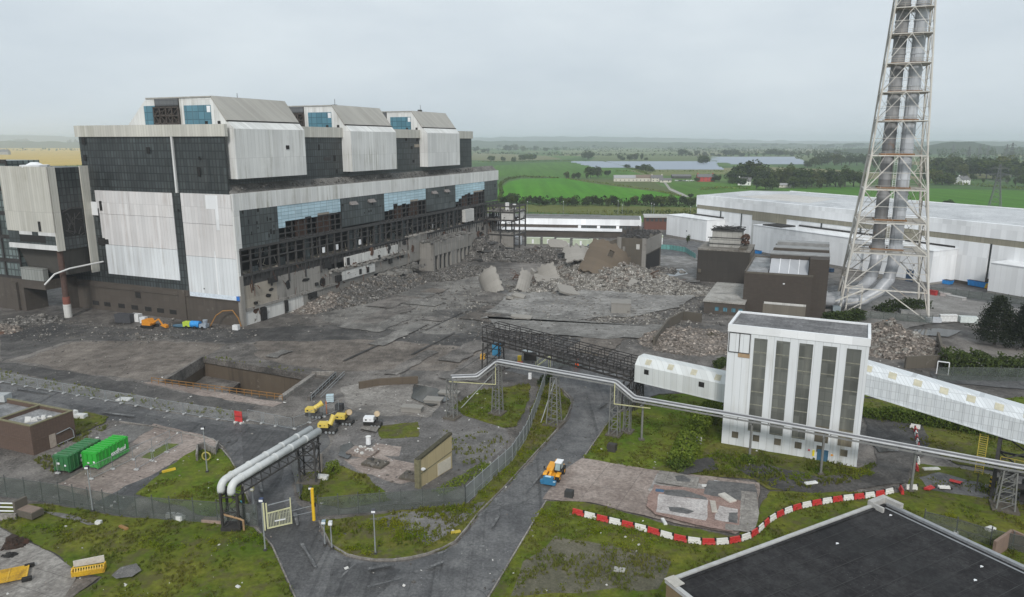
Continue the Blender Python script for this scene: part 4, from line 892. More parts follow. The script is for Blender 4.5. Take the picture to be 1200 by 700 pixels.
for lab, px, py, n, ln in (("tangle of bent reinforcing steel on the mound below the tan shell",715,333,46,3.2),("tangle of bent steel on the left flank of the mound",628,332,40,4),("twisted steel bars lying right of the mound",760,335,30,3.5),("bent steel girders on the dark ridge behind the mound",640,300,36,6)):
    o = thing("steel_tangle", lab, "scrap steel", G(px,py)+Vector((0,0,1.2))); m = MB()
    for i in range(n):
        p = Vector((rr.gauss(0,4),rr.gauss(0,3),rr.uniform(0,1.2))); q = p+Vector((rr.gauss(0,ln*.5),rr.gauss(0,ln*.5),rr.uniform(-.4,1.8))); r2 = q+Vector((rr.gauss(0,1),rr.gauss(0,1),rr.uniform(-1,.8))); t_ = rr.choice((.08,.1,.25)); m.bar(p,q,t_); m.bar(q,r2,t_)
    part(m, "bent_bars", M_rust, o)
# squared concrete plinths
def plinth(label, px, py, sx, sy, sz, ang, mat=None):
    o = thing("concrete_plinth", label, "plinth", G(px,py), R(ang)); m = MB(); m.box(0,sx,0,sy,0,sz); part(m, "block", mat or M_oldconc, o)
    m = MB(); m.box(-.12,sx+.12,-.12,sy+.12,sz,sz+.18); part(m, "cap", mat or M_oldconc, o); return o
plinth("squat square concrete plinth on the grit right of the pale mound", 716,368, 5.2,5.5,2.9,-10)
plinth("low concrete block lying in the wet yard, left of the pipe trestle", 470,483, 3.6,1.5,.8,-12)
plinth("low concrete block in the wet yard nearer the pipe trestle", 497,474, 3.0,2.0,.7,-12)
plinth("flat concrete slab edge in the puddle beside the trestle's left leg", 514,464, 3.6,1.6,.5,-12)
m = MB()
rg = random.Random(77)
def inpoly(x, y, P):
    c = False; j = len(P)-1
    for i in range(len(P)):
        if (P[i][1] > y) != (P[j][1] > y) and x < (P[j][0]-P[i][0])*(y-P[i][1])/(P[j][1]-P[i][1])+P[i][0]: c = not c
        j = i
    return c
# loose stones over the whole demolition yard
for i in range(9000):
    t = rg.random(); px = rg.gauss(650, 130); py = rg.gauss(350, 26)
    if not (318 < py < 420 and 330 < px < 980): continue
    p = G(px, py); m.rock((p.x,p.y,.05), .10+.42*rg.random()**5, rg, .6, 1 if rg.random() < .35 else 0)
for i in range(5200):
    px = rg.gauss(690, 62); py = rg.gauss(362, 11)
    if not 345 < py < 395: continue
    p = G(px, py); m.rock((p.x,p.y,.08), .12+.5*rg.random()**4, rg, .6, 1 if rg.random() < .6 else 0)
for i in range(2600):
    px = rg.uniform(0, 880); py = rg.uniform(375, 545); p = G(px, py)
    if inpoly(p.x, p.y, PIT): continue
    m.rock((p.x,p.y,.04), .05+.2*rg.random()**5, rg, .6, 1 if rg.random() < .35 else 0)
for i in range(1200):
    px = rg.uniform(10, 300); py = rg.gauss(388, 8); p = G(px, py)
    if py > 374: m.rock((p.x,p.y,.04), .08+.35*rg.random()**5, rg, .6, 1 if rg.random() < .3 else 0)
o = m.build("loose_rubble", [M_rubd, M_rubp]); o["kind"] = "stuff"
# low retaining walls of old bays
def lowwall(label, pts, h, t, mat, name="retaining_wall", cat="wall"):
    o = thing(name, label, cat, G(*pts[0])); b = G(*pts[0])
    for q, s_ in zip(pts, pts[1:]):
        m = MB(); a = G(*q)-b; c = G(*s_)-b; wallseg(m, (a.x,a.y), (c.x,c.y), t, 0, h); part(m, "wall_panel", mat, o)
    return o
lowwall("broken low concrete wall in three panels behind the white mist cannon", [(421,456),(444,452),(490,449)], 1.4, .5, M_pitw)
lowwall("dark concrete bay wall running up to the low shed", [(766,407),(783,384),(800,375),(822,378)], 2.4, .5, M_stoneconc)
lowwall("dark concrete bay wall at the right end of the brick rubble stockpile", [(1060,432),(1105,430),(1098,402)], 2.6, .5, M_stoneconc)
lowwall("long low dark kerb wall under the steel gantry", [(575,398),(640,410),(700,418)], .7, .4, M_stoneconc)
# ================================================================ RIGHT SIDE: warehouse, flue stack, conveyors, pipe bridges
# --- long white warehouse
WA = (90.4, 353.5); WB = (157.8, 217.4)
wang = math.degrees(math.atan2(WB[1]-WA[1], WB[0]-WA[0]))
T = frame("white_warehouse", "very long white clad warehouse with a pale ridged roof behind the lattice stack", "building", WA, wang)
M_wh = cladding("white_warehouse_sheet", (.84,.85,.86), 1.6, 9.5, .1, (.5,.48,.43), streak=.3, rough=.45)
M_whd = cladding("grey_warehouse_sheet", (.58,.585,.58), 1.2, 9.5, .14, (.4,.38,.33), streak=.5, rough=.5)
M_moss = cladding("mossy_translucent_sheet", (.27,.25,.19), 1.3, 9, .3, (.14,.13,.085), streak=.9, rough=.6)
M_gdr = gmat("pale_grey_roof", [(.36,(.33,.34,.35)),(.5,(.45,.46,.47)),(.64,(.56,.57,.575))], big=.05, mid=.3, wet=.5, rough=(.4,.8), tracks=0)
LW, HW, DW = 230.0, 20.5, 62.0
p = lambda px, py: None
m = MB(); m.box(0,LW,0,DW,0,HW-2.2); part(m, "wall", M_wh, T)
m = MB(); m.box(-.3,LW,-.35,0,16.0,HW); m.box(-.35,0,-.3,DW,15,HW); part(m, "white_fascia", M_wh, T)
m = MB(); m.box(.2,37,-.2,0,14.2,16.0); m.box(56.3,103,-.2,0,14.2,16.0); m.box(115,LW,-.2,0,14.0,16.0); m.box(37,56.3,-.3,0,12,16.1); m.box(103,116,-.3,0,11.9,16.1); part(m, "mossy_band", M_moss, T)
m = MB(); m.box(37,56.3,-.2,0,0,12); m.box(103,116,-.2,0,0,12); part(m, "grey_bay", M_whd, T)
for x in (16.5,30,74,92,140,165):
    m = MB(); m.box(x,x+.55,-.25,0,2 if x < 100 else .5,14.2); part(m, "dark_joint", M_dglaze2, T)
m = MB(); m.box(116,139.9,-.5,0,1,14.1); m.box(140.7,LW,-.42,0,3,14); part(m, "raised_panel", M_wh, T)
m = MB(); m.box(125,LW,-.3,0,0,3.2); part(m, "dark_plinth", M_brownbrick, T)
m = MB(); m.poly([(0,-.2,HW),(LW,-.2,HW),(LW,DW*.55,HW+1.2),(0,DW*.55,HW+1.2)]); m.poly([(0,DW*.55,HW+1.2),(LW,DW*.55,HW+1.2),(LW,DW,HW),(0,DW,HW)])
m.poly([(0,-.2,HW-2.2),(0,-.2,HW),(0,DW*.55,HW+1.2),(0,DW,HW),(0,DW,HW-2.2)]); m.poly([(0,DW,HW-2.2),(0,DW,HW),(LW,DW,HW),(LW,DW,HW-2.2)])
part(m, "roof", M_gdr, T)
m = MB(); m.box(.5,LW,-.1,1.6,HW+.02,HW+.12); m.box(.3,LW,DW-1,DW,HW+.02,HW+.3); part(m, "roof_edge", M_wh, T)
m = MB(); m.poly([(18,8,HW+.31),(60,8,HW+.31),(56,30,HW+1.12),(24,30,HW+1.12)]); part(m, "roof_patch", gmat("dusty_roof_patch", [(.36,(.4,.38,.34)),(.5,(.48,.46,.43)),(.64,(.54,.53,.51))], mid=.3, wet=0), T)
def lean(name, lab, x0, x1, d, h, dark=True, hole=None):
    o = T.matrix_basis @ Vector((x0,-d,0)); A = thing("white_annexe", lab, "annexe", o, R(wang)); ln = x1-x0
    a = MB(); a.box(0,ln,0,d-.05,.9,h); part(a, "wall", M_wh, A)
    a = MB(); a.box(0,ln,.1,d-.05,0,.9); part(a, "plinth", M_oldconc, A)
    a = MB(); a.box(-.2,ln+.2,-.2,d-.02,h,h+.25); part(a, "roof", M_wh, A)
    if dark: a = MB(); a.box(ln*.25,ln-1,d-.5,d-.06,h+.25,h+.9); part(a, "roof_gutter", M_steel2, A)
    return A
A = lean("", "white lean-to annexe at the warehouse's far left end beside the brick office", -9, 20, 11, 10.6)
a = MB(); a.box(15,15.5,-.06,.05,4,4.6); part(a, "vent", M_steel, A)
A = lean("", "long white lean-to annexe at the middle of the warehouse, behind the stack", 50, 103.5, 12, 11.6)
a = MB(); a.box(4,14,1,9,11.8,12.4); part(a, "roof_vent", M_steel2, A)
A = lean("", "white annexe with a blue door at the right of the stack", 104.5, 130, 13, 11.2)
a = MB(); a.box(17,19.6,-.1,.05,.1,4.2); part(a, "door", plain("navy_door", (.02,.05,.1), .5), A)
a = MB(); a.box(19,19.6,-.08,.05,5.5,6.1); part(a, "vent", M_steel, A)
lean("", "white annexe cut by the right edge of the picture", 146, 172, 9, 9.6, False)
for px, py, s_, lab in ((815,281,(3.6,1.8,1.5),"blue skip at the foot of the far left white annexe"),(886,297,(6,2.2,1.4),"long blue skip behind the dark brick block"),(990,310,(3,2,1.5),"blue skip behind the stack's left leg"),(1015,315,(5.6,2.2,1.4),"long blue skip behind the stack's steel flues"),(1109,333,(3.8,2,1.4),"blue skip below the navy door of the white annexe"),(1146,336,(6,2.2,1.9),"long bright blue skip by the dark plinth right of the stack")):
    p = G(px, py); c = thing("skip", lab, "skip", p, R(wang), "blue skips along the warehouse")
    m = MB(); m.xprism([(-s_[0]/2+.4,.15),(s_[0]/2-.4,.15),(s_[0]/2,s_[2]),(-s_[0]/2,s_[2])], -s_[1]/2, s_[1]/2); part(m, "body", plain("skip_blue"+str(px), (.02,.24,.62), .5), c)
    m = MB(); m.box(-s_[0]/2+.1,s_[0]/2-.1,-s_[1]/2+.1,s_[1]/2-.1,s_[2],s_[2]+.03); part(m, "inside", M_steel2, c)
    m = MB(); m.box(-s_[0]/2-.05,s_[0]/2+.05,-s_[1]/2-.08,-s_[1]/2,s_[2]-.15,s_[2]+.05); part(m, "rim", plain("skip_rim"+str(px), (.02,.18,.5), .5), c)
for px, lab in ((815,"navy doorway cabinet standing behind the far left blue skip"),(990,"navy cabinet standing behind the blue skip left of the stack")):
    p = G(px, 279 if px < 900 else 308); c = thing("cabinet", lab, "cabinet", p+Vector((0,1.6,0)), R(wang)); m = MB(); m.box(-1.2,1.2,-.6,.6,0,3.4); part(m, "body", plain("navy"+str(px), (.03,.06,.1), .5), c); m = MB(); m.box(-.08,.08,-.64,-.6,.2,3.2); part(m, "door_seam", M_steel, c)
# clutter along the warehouse foot
def crate(label, p, s_, colr, ang=0, nm="crate", cat="crate"):
    c = thing(nm, label, cat, p, R(ang)); m = MB(); m.box(-s_[0]/2,s_[0]/2,-s_[1]/2,s_[1]/2,.12,s_[2]); part(m, "body", plain("crate_%d_%d" % (p[0]*10, p[1]*10), colr, .6), c)
    m = MB(); m.box(-s_[0]/2-.05,s_[0]/2+.05,-s_[1]/2-.05,s_[1]/2+.05,0,.12); part(m, "pallet", M_steel, c)
    m = MB(); m.box(-s_[0]/2-.03,s_[0]/2+.03,-s_[1]/2-.03,s_[1]/2+.03,s_[2]*.8,s_[2]*.88); part(m, "strap", plain("strap_%d_%d" % (p[0]*10, p[1]*10), scl(colr,.6), .6), c); return c
for px, py, s_, colr, lab in ((1156,338,(1.6,1.4,1.6),(.6,.4,.03),"yellow crate right of the long bright blue skip"),(1160,340,(1.4,1.2,1.3),(.45,.05,.03),"red crate beside the yellow crate by the plinth"),(1166,341,(1.8,1.4,1.2),(.22,.17,.12),"brown crate in the row along the dark plinth"),(1172,343,(3,2,2.2),(.05,.08,.09),"dark green bin box along the dark plinth"),(1180,347,(1.6,1.4,1.3),(.4,.08,.05),"dull red crate near the right edge by the plinth"),(1186,348,(1.8,1.4,1.5),(.6,.6,.6),"white crate near the right edge by the plinth"),(1192,349,(1.8,1.4,1.3),(.05,.25,.5),"blue crate near the right edge by the plinth"),(1093,346,(2.6,1.4,1.6),(.4,.04,.04),"red crate beside the stack's right leg in the compound"),(1105,347,(4,2,1.1),(.55,.5,.48),"pale sheeted stack in the compound behind the red crate"),(1120,351,(5,2,1.0),(.38,.37,.36),"grey stack of boards in the compound"),(968,318,(2,1.5,1.5),(.02,.04,.08),"navy drum crate behind the brown brick corner"),(973,319,(2,1.5,1.4),(.02,.05,.1),"second navy drum crate behind the brown brick corner"),(914,297,(1.6,1.4,1.8),(.12,.08,.05),"rusty crate behind the dark block by the warehouse"),(925,298,(1.2,1.2,1.8),(.03,.12,.35),"blue drum crate near the rusty crate by the warehouse")):
    crate(lab, G(px,py), s_, colr, wang)
for i, px in enumerate((1103,1108,1113,1118)):
    crate(("leftmost","second from the left","third from the left","rightmost")[i]+" of the four white bulk bags in the compound", G(px,377), (1.0,1.2,1.9), (.68,.68,.67), -12, "bulk_bag", "bulk bag")
c = crate("small orange box standing alone on the track left of the stack's near leg", G(1041,379), (1.3,.9,.7), (.55,.2,.03), 0, "orange_box", "box")
# --- twin flue lattice stack
ST = thing("flue_stack", "tall white lattice steel tower carrying two grey steel flues", "chimney", (102.6,196,0), R(-22.6))
lev = [0, 7.5, 17, 25, 33.6, 42.4, 51.2, 58.4, 65.5, 72.7, 79, 86, 93, 100]
def half(z): return 10.7-(10.7-6.4)*min(z,43)/43 if z < 43 else 6.4-(6.4-4.45)*(z-43)/36
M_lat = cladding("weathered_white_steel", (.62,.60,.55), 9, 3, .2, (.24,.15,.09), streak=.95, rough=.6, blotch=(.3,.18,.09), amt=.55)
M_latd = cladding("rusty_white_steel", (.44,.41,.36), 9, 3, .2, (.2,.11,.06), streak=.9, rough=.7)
cor = [(-1,-1),(1,-1),(1,1),(-1,1)]
for sx, sy in cor:
    m = MB()
    for a, b in zip(lev, lev[1:]): m.tube((sx*half(a),sy*half(a),a),(sx*half(b),sy*half(b),b),.3 if a < 40 else .22,None,8)
    part(m, "leg", M_lat, ST)
for k, (c1, c2) in enumerate(zip(cor, cor[1:]+cor[:1])):
    m = MB()
    for a, b in zip(lev, lev[1:]):
        h0, h1 = half(a), half(b)
        A0 = Vector((c1[0]*h0,c1[1]*h0,a)); B0 = Vector((c2[0]*h0,c2[1]*h0,a)); A1 = Vector((c1[0]*h1,c1[1]*h1,b)); B1 = Vector((c2[0]*h1,c2[1]*h1,b)); C1 = (A1+B1)/2
        t = .24 if a < 40 else .15
        m.bar(A1, B1, t*1.3)
        if a == 0:
            m.bar(A0, C1, t); m.bar(B0, C1, t)
        else:
            m.bar(A0, C1, t); m.bar(B0, C1, t)
            m.bar((A0+A1)/2, (B0+B1)/2, t*.5); m.bar(A0, (A1+C1)/2, t*.35); m.bar(B0, (B1+C1)/2, t*.35)
            if a < 60: m.bar((A0+C1)/2, (A0+A1)/2, t*.55); m.bar((B0+C1)/2, (B0+B1)/2, t*.55); m.bar((A0+C1)/2, A1, t*.5); m.bar((B0+C1)/2, B1, t*.5)
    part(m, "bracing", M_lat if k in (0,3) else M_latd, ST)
M_flue = cladding("banded_steel_flue", (.56,.58,.61), 60, 2.4, .35, (.14,.13,.125), streak=1.0, rough=.38, var=.2, blotch=(.62,.63,.64), amt=.6)
M_flue2 = cladding("sooty_steel_flue", (.30,.30,.305), 60, 2.4, .35, (.08,.06,.045), streak=1.0, rough=.5, var=.22, blotch=(.2,.12,.07), amt=.6)
for i, (fx, mat) in enumerate(((-2.15,M_flue2),(2.15,M_flue))):
    m = MB(); m.tube((fx,0,16),(fx,0,104),1.62,1.55,22)
    for z in range(20, 104, 4): m.tube((fx,0,z),(fx,0,z+.3),1.72,None,22)
    m.tube((fx,0,16.2),(fx,0,18.4),1.95,None,22)
    f = part(m, "flue", mat, ST, smooth=False)
    yb = -2.0-3.2*i
    b = MB(); b.path([(fx,0,17),(fx-.1,0,13),(fx-1.0,-.8+yb*.2,9),(fx-3.2,yb*.6,5.8),(fx-7,yb,3.6),(fx-12,yb,2.6),(fx-24,yb-.5,2.4)], 1.55, 18)
    b.build("duct_bend", M_flue, f, smooth=True)
for z in lev[2:-1]:
    h = half(z); m = MB()
    hh = h*.98
    m.box(-hh,hh,-hh,-hh+2.2,z-.12,z+.12); m.box(-hh,hh,hh-2.2,hh,z-.12,z+.12); m.box(-hh,-hh+2,-hh+2.2,hh-2.2,z-.12,z+.12); m.box(hh-2,hh,-hh+2.2,hh-2.2,z-.12,z+.12)
    m.bar((-hh,-1.8,z),(hh,-1.8,z),.3); m.bar((-hh,1.8,z),(hh,1.8,z),.3)
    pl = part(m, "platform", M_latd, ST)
    q = MB()
    for s_ in (-1,1):
        for r_ in (.6,1.1): q.bar((-hh,s_*hh,z+r_),(hh,s_*hh,z+r_),.06); q.bar((s_*hh,-hh,z+r_),(s_*hh,hh,z+r_),.06)
        for i in range(5): x = -hh+2*hh*i/4; q.bar((x,s_*hh,z),(x,s_*hh,z+1.1),.06)
    q.build("handrail", M_latd, pl)
    q = MB(); q.box(-4,4,-2.0,-1.7,z+.1,z+.5); q.box(-4.2,4.2,1.7,2,z+.1,z+.5); q.build("rusty_collar", plain("orange_rust", (.24,.11,.035), .8), pl)
m = MB()
for i in range(180): z = 17+i*.48; m.bar((-.35,-.9,z),(.35,-.9,z),.07)
m.bar((-.35,-.9,17),(-.35,-.9,103),.1); m.bar((.35,-.9,17),(.35,-.9,103),.1); part(m, "ladder", M_clean, ST)
m = MB()
for x in (-9,-5.5):
    for y in (-8,-5): m.bar((x,y,0),(x+.3,y+.3,7.4),.3)
for z in (0.3,2.6,5,7.2):
    m.bar((-9,-8,z),(-5.5,-8,z+1.2),.18); m.bar((-9,-5,z),(-5.5,-5,z),.18); m.bar((-9,-8,z),(-9,-5,z),.18)
m.bar((-5,-10.4,7.5),(-12,-14,4.4),.3)
part(m, "duct_trestle", M_lat, ST)
for i in range(3):
    q = MB(); q.path([(-13.5,-4+i*3.6,2.4),(-24,-4.4+i*3.6,2.2),(-30,-4.4+i*3.6,2.2)], 1.3, 14); part(q, "flue_duct", M_flue, ST)
# --- white conveyor transfer tower
tang = math.degrees(math.atan2(96.6-105, 49.9-32.6))
TW = frame("conveyor_tower", "tall white clad conveyor transfer tower with five strips of grimy glazing", "tower", (32.6,105), tang)
wT, dT, hT = 19.1, 9.6, 18.9
M_tw = cladding("white_ribbed_sheet", (.70,.72,.735), 1.1, 40, .24, (.33,.3,.23), streak=.9, rough=.5, var=.05)
m = MB(); m.box(0,wT,0,dT,0,hT); part(m, "wall", M_tw, TW)
gx = [3.8+i*3.13 for i in range(5)]
M_grime = cladding("grimy_rooflight_strip", (.15,.155,.14), 1.55, 2.15, .3, (.33,.32,.27), streak=.7, rough=.4, lw=.06, var=.22)
M_joint = plain("lichen_joint", (.225,.22,.175), .8, 0, .5, 2.5)
M_grime2 = cladding("brown_grimy_strip", (.15,.13,.095), 1.55, 2.15, .3, (.28,.25,.18), streak=.8, rough=.5, lw=.06, var=.22)
for i, x in enumerate(gx):
    m = MB(); m.box(x,x+1.85,-.06,.05,5.4 if i > 2 else 2.9,hT-1.4-.0*i); s_ = part(m, "glazing_strip", M_grime, TW)
    q = MB()
    for k in range(1,8 if i < 3 else 7): q.box(x+.02,x+1.83,-.09,-.05,hT-1.5-k*2.06,hT-1.36-k*2.06)
    q.build("pane_joint", M_joint, s_)
    if i > 2: q = MB(); q.box(x,x+1.85,-.05,.05,2.9,5.5); q.build("brown_pane", M_grime2, s_)
m = MB(); m.box(.2,3.2,-.07,.05,hT-3.9,hT-.9); d_ = part(m, "access_panel", M_tw, TW)
q = MB()
for a, b in (((.2,hT-3.9),(3.2,hT-3.9)),((.2,hT-.9),(3.2,hT-.9)),((.2,hT-3.9),(.2,hT-.9)),((1.7,hT-3.9),(1.7,hT-.9)),((3.2,hT-3.9),(3.2,hT-.9))): q.bar((a[0],-.1,a[1]),(b[0],-.1,b[1]),.1)
q.build("panel_frame", M_steel, d_)
q = MB(); q.box(1.6,3.3,-.09,-.06,hT-4.6,hT-3.95); q.build("rust_run", plain("rust_run", (.36,.25,.15), .7), d_)
for x in (1.5,4.6,7.7,10.6,13.6,16.8):
    m = MB(); m.box(x,x+.95,-.06,.05,1.35,2.35); part(m, "window", M_grime2, TW)
m = MB(); m.box(13.75,15.25,-.07,.05,.05,1.8); part(m, "door", plain("dusty_blue_door", (.04,.12,.2), .6), TW)
m = MB(); m.box(13.1,13.4,-.08,.0,.6,1.5); part(m, "yellow_notice", plain("notice_yellow", (.75,.62,.03), .5), TW)
m = MB(); m.box(15.6,15.9,-.08,.0,1.1,1.35); part(m, "orange_notice", plain("notice_orange", (.7,.3,.03), .5), TW)
m = MB(); m.box(12.5,12.75,-.08,.0,1.3,1.5); part(m, "red_notice", plain("notice_red", (.6,.05,.05), .5), TW)
m = MB(); m.box(.35,wT-.35,.35,dT-.35,hT+.01,hT+.08); part(m, "roof", gmat("dark_felt_roof", [(.36,(.06,.058,.06)),(.5,(.12,.118,.12)),(.64,(.2,.195,.195))], big=.2, mid=.8, wet=.5, tracks=90, speck=(.3,.3,.25)), TW)
m = MB()
for a in ((-.1,wT+.1,-.1,.3),(-.1,wT+.1,dT-.3,dT+.1),(-.1,.3,.3,dT-.3),(wT-.3,wT+.1,.3,dT-.3)): m.box(*a, hT-.8 if a[1]-a[0]>5 and a[2]<0 else hT-.5, hT+.32)
part(m, "parapet", M_clean, TW)
# --- conveyor galleries
CD = Vector((.8,-.6,0)); CC = Vector((43.3,105,0)); SD = Vector((.6,.8,0))
def gal(name, label, t0, t1, zf0, zf1, wd, hw, hr, mat, nwin, winmat, side_open=()):
    a = CC+CD*t0; c = thing(name, label, "conveyor gallery", (a.x,a.y,0), math.atan2(-.6,.8)); ln = t1-t0
    def Z(x): return zf0+(zf1-zf0)*x/ln
    m = MB(); h = wd/2
    for x0, x1 in ((0, ln),):
        pf = lambda x: [(x,-h,Z(x)),(x,h,Z(x)),(x,h,Z(x)+hw),(x,h*.45,Z(x)+hr),(x,-h*.45,Z(x)+hr),(x,-h,Z(x)+hw)]
        A_, B_ = pf(x0), pf(x1); n = 6
        m.add(A_+B_, [list(range(n)), list(range(2*n-1,n-1,-1))]+[(i,n+i,n+(i+1)%n,(i+1)%n) for i in range(n)])
    part(m, "casing", mat, c)
    m = MB()
    for k in range(nwin):
        x = ln*(k+.5)/nwin-.35
        def S(x, f): return (x,-h*(1-f*.55)-.03,Z(x)+hw+(hr-hw)*f+.03)
        m2 = MB(); m2.poly([S(x,.25),S(x+1.0,.25),S(x+1.0,.85),S(x,.85)]); part(m2, "rooflight", winmat, c)
    for k in side_open:
        m2 = MB(); m2.poly([(k,-h-.02,Z(k)+hw*.55),(k+.95,-h-.02,Z(k+.95)+hw*.55),(k+.95,-h-.02,Z(k+.95)+hw*.85),(k,-h-.02,Z(k)+hw*.85)]); part(m2, "side_opening", M_black, c)
    m = MB()
    for k in range(int(ln/1.1)):
        x = .5+k*1.1; m.bar((x,-h-.03,Z(x)+.05),(x,-h-.03,Z(x)+hw),.05)
    m.bar((0,-h,Z(0)-.05),(ln,-h,Z(ln)-.05),.16); m.bar((0,h,Z(0)-.05),(ln,h,Z(ln)-.05),.16)
    part(m, "rib", mat, c)
    return c, Z
M_gal = cladding("white_gallery_sheet", (.64,.66,.65), 1.1, 30, .2, (.38,.36,.29), streak=.6, rough=.5)
M_gal2 = cladding("bright_gallery_sheet", (.66,.69,.71), .55, 1.1, .3, (.5,.5,.46), streak=.35, rough=.45, lw=.04)
M_yel = plain("yellowed_rooflight", (.47,.44,.33), .5)
gl, _ = gal("conveyor_gallery", "short white closed conveyor gallery joining the dark gantry to the white tower", -26, -9.6, 5.6, 5.3, 4.6, 2.9, 4.1, M_gal, 4, M_yel, (1.8, 11.6))
gr, Zr = gal("conveyor_gallery", "long bright white conveyor gallery running from the tower to the right edge", 8.4, 62, 11.3, 4.0, 4.6, 2.9, 4.0, M_gal2, 17, M_yel)
# support frame at right edge
o = CC+CD*26.5
T = thing("gallery_trestle", "dark steel trestle with walkways under the white gallery at the right edge", "trestle", (o.x,o.y,0), math.atan2(-.6,.8))
m = MB()
for x in (0,4.2):
    for y in (-1.8,1.8): m.bar((x,y,0),(x,y,8.6),.42)
for z in (2.6,5.2,8.4):
    m.bar((0,-1.8,z),(4.2,-1.8,z),.25); m.bar((0,1.8,z),(4.2,1.8,z),.25); m.bar((0,-1.8,z),(0,1.8,z),.25); m.bar((4.2,-1.8,z),(4.2,1.8,z),.25)
for z in (0,2.6,5.2): m.bar((0,-1.8,z),(4.2,-1.8,z+2.6),.16); m.bar((0,1.8,z+2.6),(4.2,1.8,z),.16); m.bar((0,-1.8,z),(0,1.8,z+2.6),.16)
part(m, "frame", M_steel, T)
m = MB(); m.box(.4,10,-3.2,-2,5.2,5.35); m.box(.4,10,-3.2,-2,2.6,2.75); m.box(3,9,-1.5,1.6,.3,2.2); part(m, "walkway", M_steel2, T)
m = MB()
for z in (5.9,6.4): m.bar((.4,-3.2,z),(10,-3.2,z),.06)
for i in range(7): m.bar((.4+i*1.5,-3.2,5.3),(.4+i*1.5,-3.2,6.4),.06)
part(m, "handrail", plain("yellow_rail", (.38,.29,.06), .6), T)
o = T.matrix_basis @ Vector((-2.2,-1.6,0))
T = thing("caged_ladder", "yellow caged ladder hanging beside the trestle at the right edge", "ladder", o, math.atan2(-.6,.8))
m = MB(); m.bar((0,0,2.8),(0,0,8.4),.09); m.bar((.9,0,2.8),(.9,0,8.4),.09)
for i in range(19): m.bar((0,0,2.9+i*.3),(.9,0,2.9+i*.3),.06)
part(m, "ladder", plain("ladder_yellow", (.42,.33,.05), .6), T)
m = MB(); m.bar((.45,.1,0),(.45,.1,2.9),.14); part(m, "support_post", M_steel, T)
# --- dark open conveyor gantry
a = CC+CD*-59.5; ln = 33.0
T = thing("conveyor_gantry", "stripped black steel conveyor gantry with twin walkways crossing the road", "gantry", (a.x,a.y,0), math.atan2(-.6,.8))
Zg = lambda x: 8.0-1.7*x/ln
M_gan = plain("burnt_steel", (.034,.031,.03), .75, .3, .4, 1.2, grime=(.16,.14,.13), gamt=.5)
m = MB()
for y in (-2.6,2.6):
    for dz in (0,-.8): m.bar((0,y,Zg(0)+dz),(ln,y,Zg(ln)+dz),.3)
    for k in range(12):
        x0 = ln*k/12; x1 = ln*(k+1)/12
        m.bar((x0,y,Zg(x0)-.8),(x1,y,Zg(x1)),.14); m.bar((x0,y,Zg(x0)-.8),(x0,y,Zg(x0)),.14)
for k in range(25): x = ln*k/24; m.bar((x,-2.8,Zg(x)-.1),(x,2.8,Zg(x)-.1),.22)
part(m, "truss", M_gan, T)
m = MB()
for y0, y1 in ((-2.7,-1.5),(-1.1,1.1),(1.5,2.7)):
    m.add([(0,y0,Zg(0)+.05),(ln,y0,Zg(ln)+.05),(ln,y1,Zg(ln)+.05),(0,y1,Zg(0)+.05),(0,y0,Zg(0)+.17),(ln,y0,Zg(ln)+.17),(ln,y1,Zg(ln)+.17),(0,y1,Zg(0)+.17)], [(0,3,2,1),(4,5,6,7),(0,1,5,4),(1,2,6,5),(2,3,7,6),(3,0,4,7)])
part(m, "deck", gmat("sooty_deck", [(.36,(.03,.028,.027)),(.5,(.07,.066,.063)),(.64,(.15,.14,.135))], big=.5, mid=2, fine=6, wet=.3), T)
m = MB()
for y in (-2.7,-1.4,1.4,2.7):
    for r_ in (.6,1.15,2.1): m.bar((0,y,Zg(0)+r_),(ln,y,Zg(ln)+r_),.09 if r_ < 2 else .14)
    for k in range(25): x = ln*k/24; m.bar((x,y,Zg(x)),(x,y,Zg(x)+(2.1 if k % 2 == 0 else 1.15)),.1)
for k in range(0,25,2):
    x = ln*k/24; m.bar((x,-2.7,Zg(x)+2.1),(x,2.7,Zg(x)+2.1),.1)
part(m, "handrail", M_gan, T)
m = MB()
for k in range(70):
    x = rr.uniform(.3,ln-.5); y = rr.uniform(-1.0,1.0); z = Zg(x)+.25; m.bar((x,y,z),(x+rr.uniform(-1.2,1.2),y+rr.uniform(-.6,.6),z+rr.uniform(0,.7)),rr.uniform(.08,.35),.06)
for k in range(26): x = .6+k*1.25; m.tube((x,-.9,Zg(x)+.4),(x,.9,Zg(x)+.4),.16,None,8)
part(m, "belt_rollers", plain("dusty_rollers", (.13,.12,.115), .7, 0, .5, 2), T)
for x in (.6,ln-.8):
    m = MB()
    for y in (-2.5,2.5):
        for dx in (-.7,.7): m.bar((x+dx,y*1.15,0),(x+dx*.8,y,Zg(x)-1.2),.22)
        for z in range(0,6,1): m.bar((x-.7,y*1.13,z),(x+.7,y*1.13,z+1),.1)
    for z in range(0,6,2): m.bar((x,-2.8,z),(x,2.8,z+2),.14); m.bar((x,2.8,z),(x,-2.8,z+2),.14)
    if x > 3:
        for z in range(0,7): m.bar((x+1.2,-2.6+.75*z,0+z),(x+1.2,-2.0+.75*z,z+1),.25); m.bar((x+1.6,-2.2+.6*z,0),(x+.4,-2.2+.6*z,7),.14)
    part(m, "trestle_leg", M_steel if x < 3 else M_gan, T)
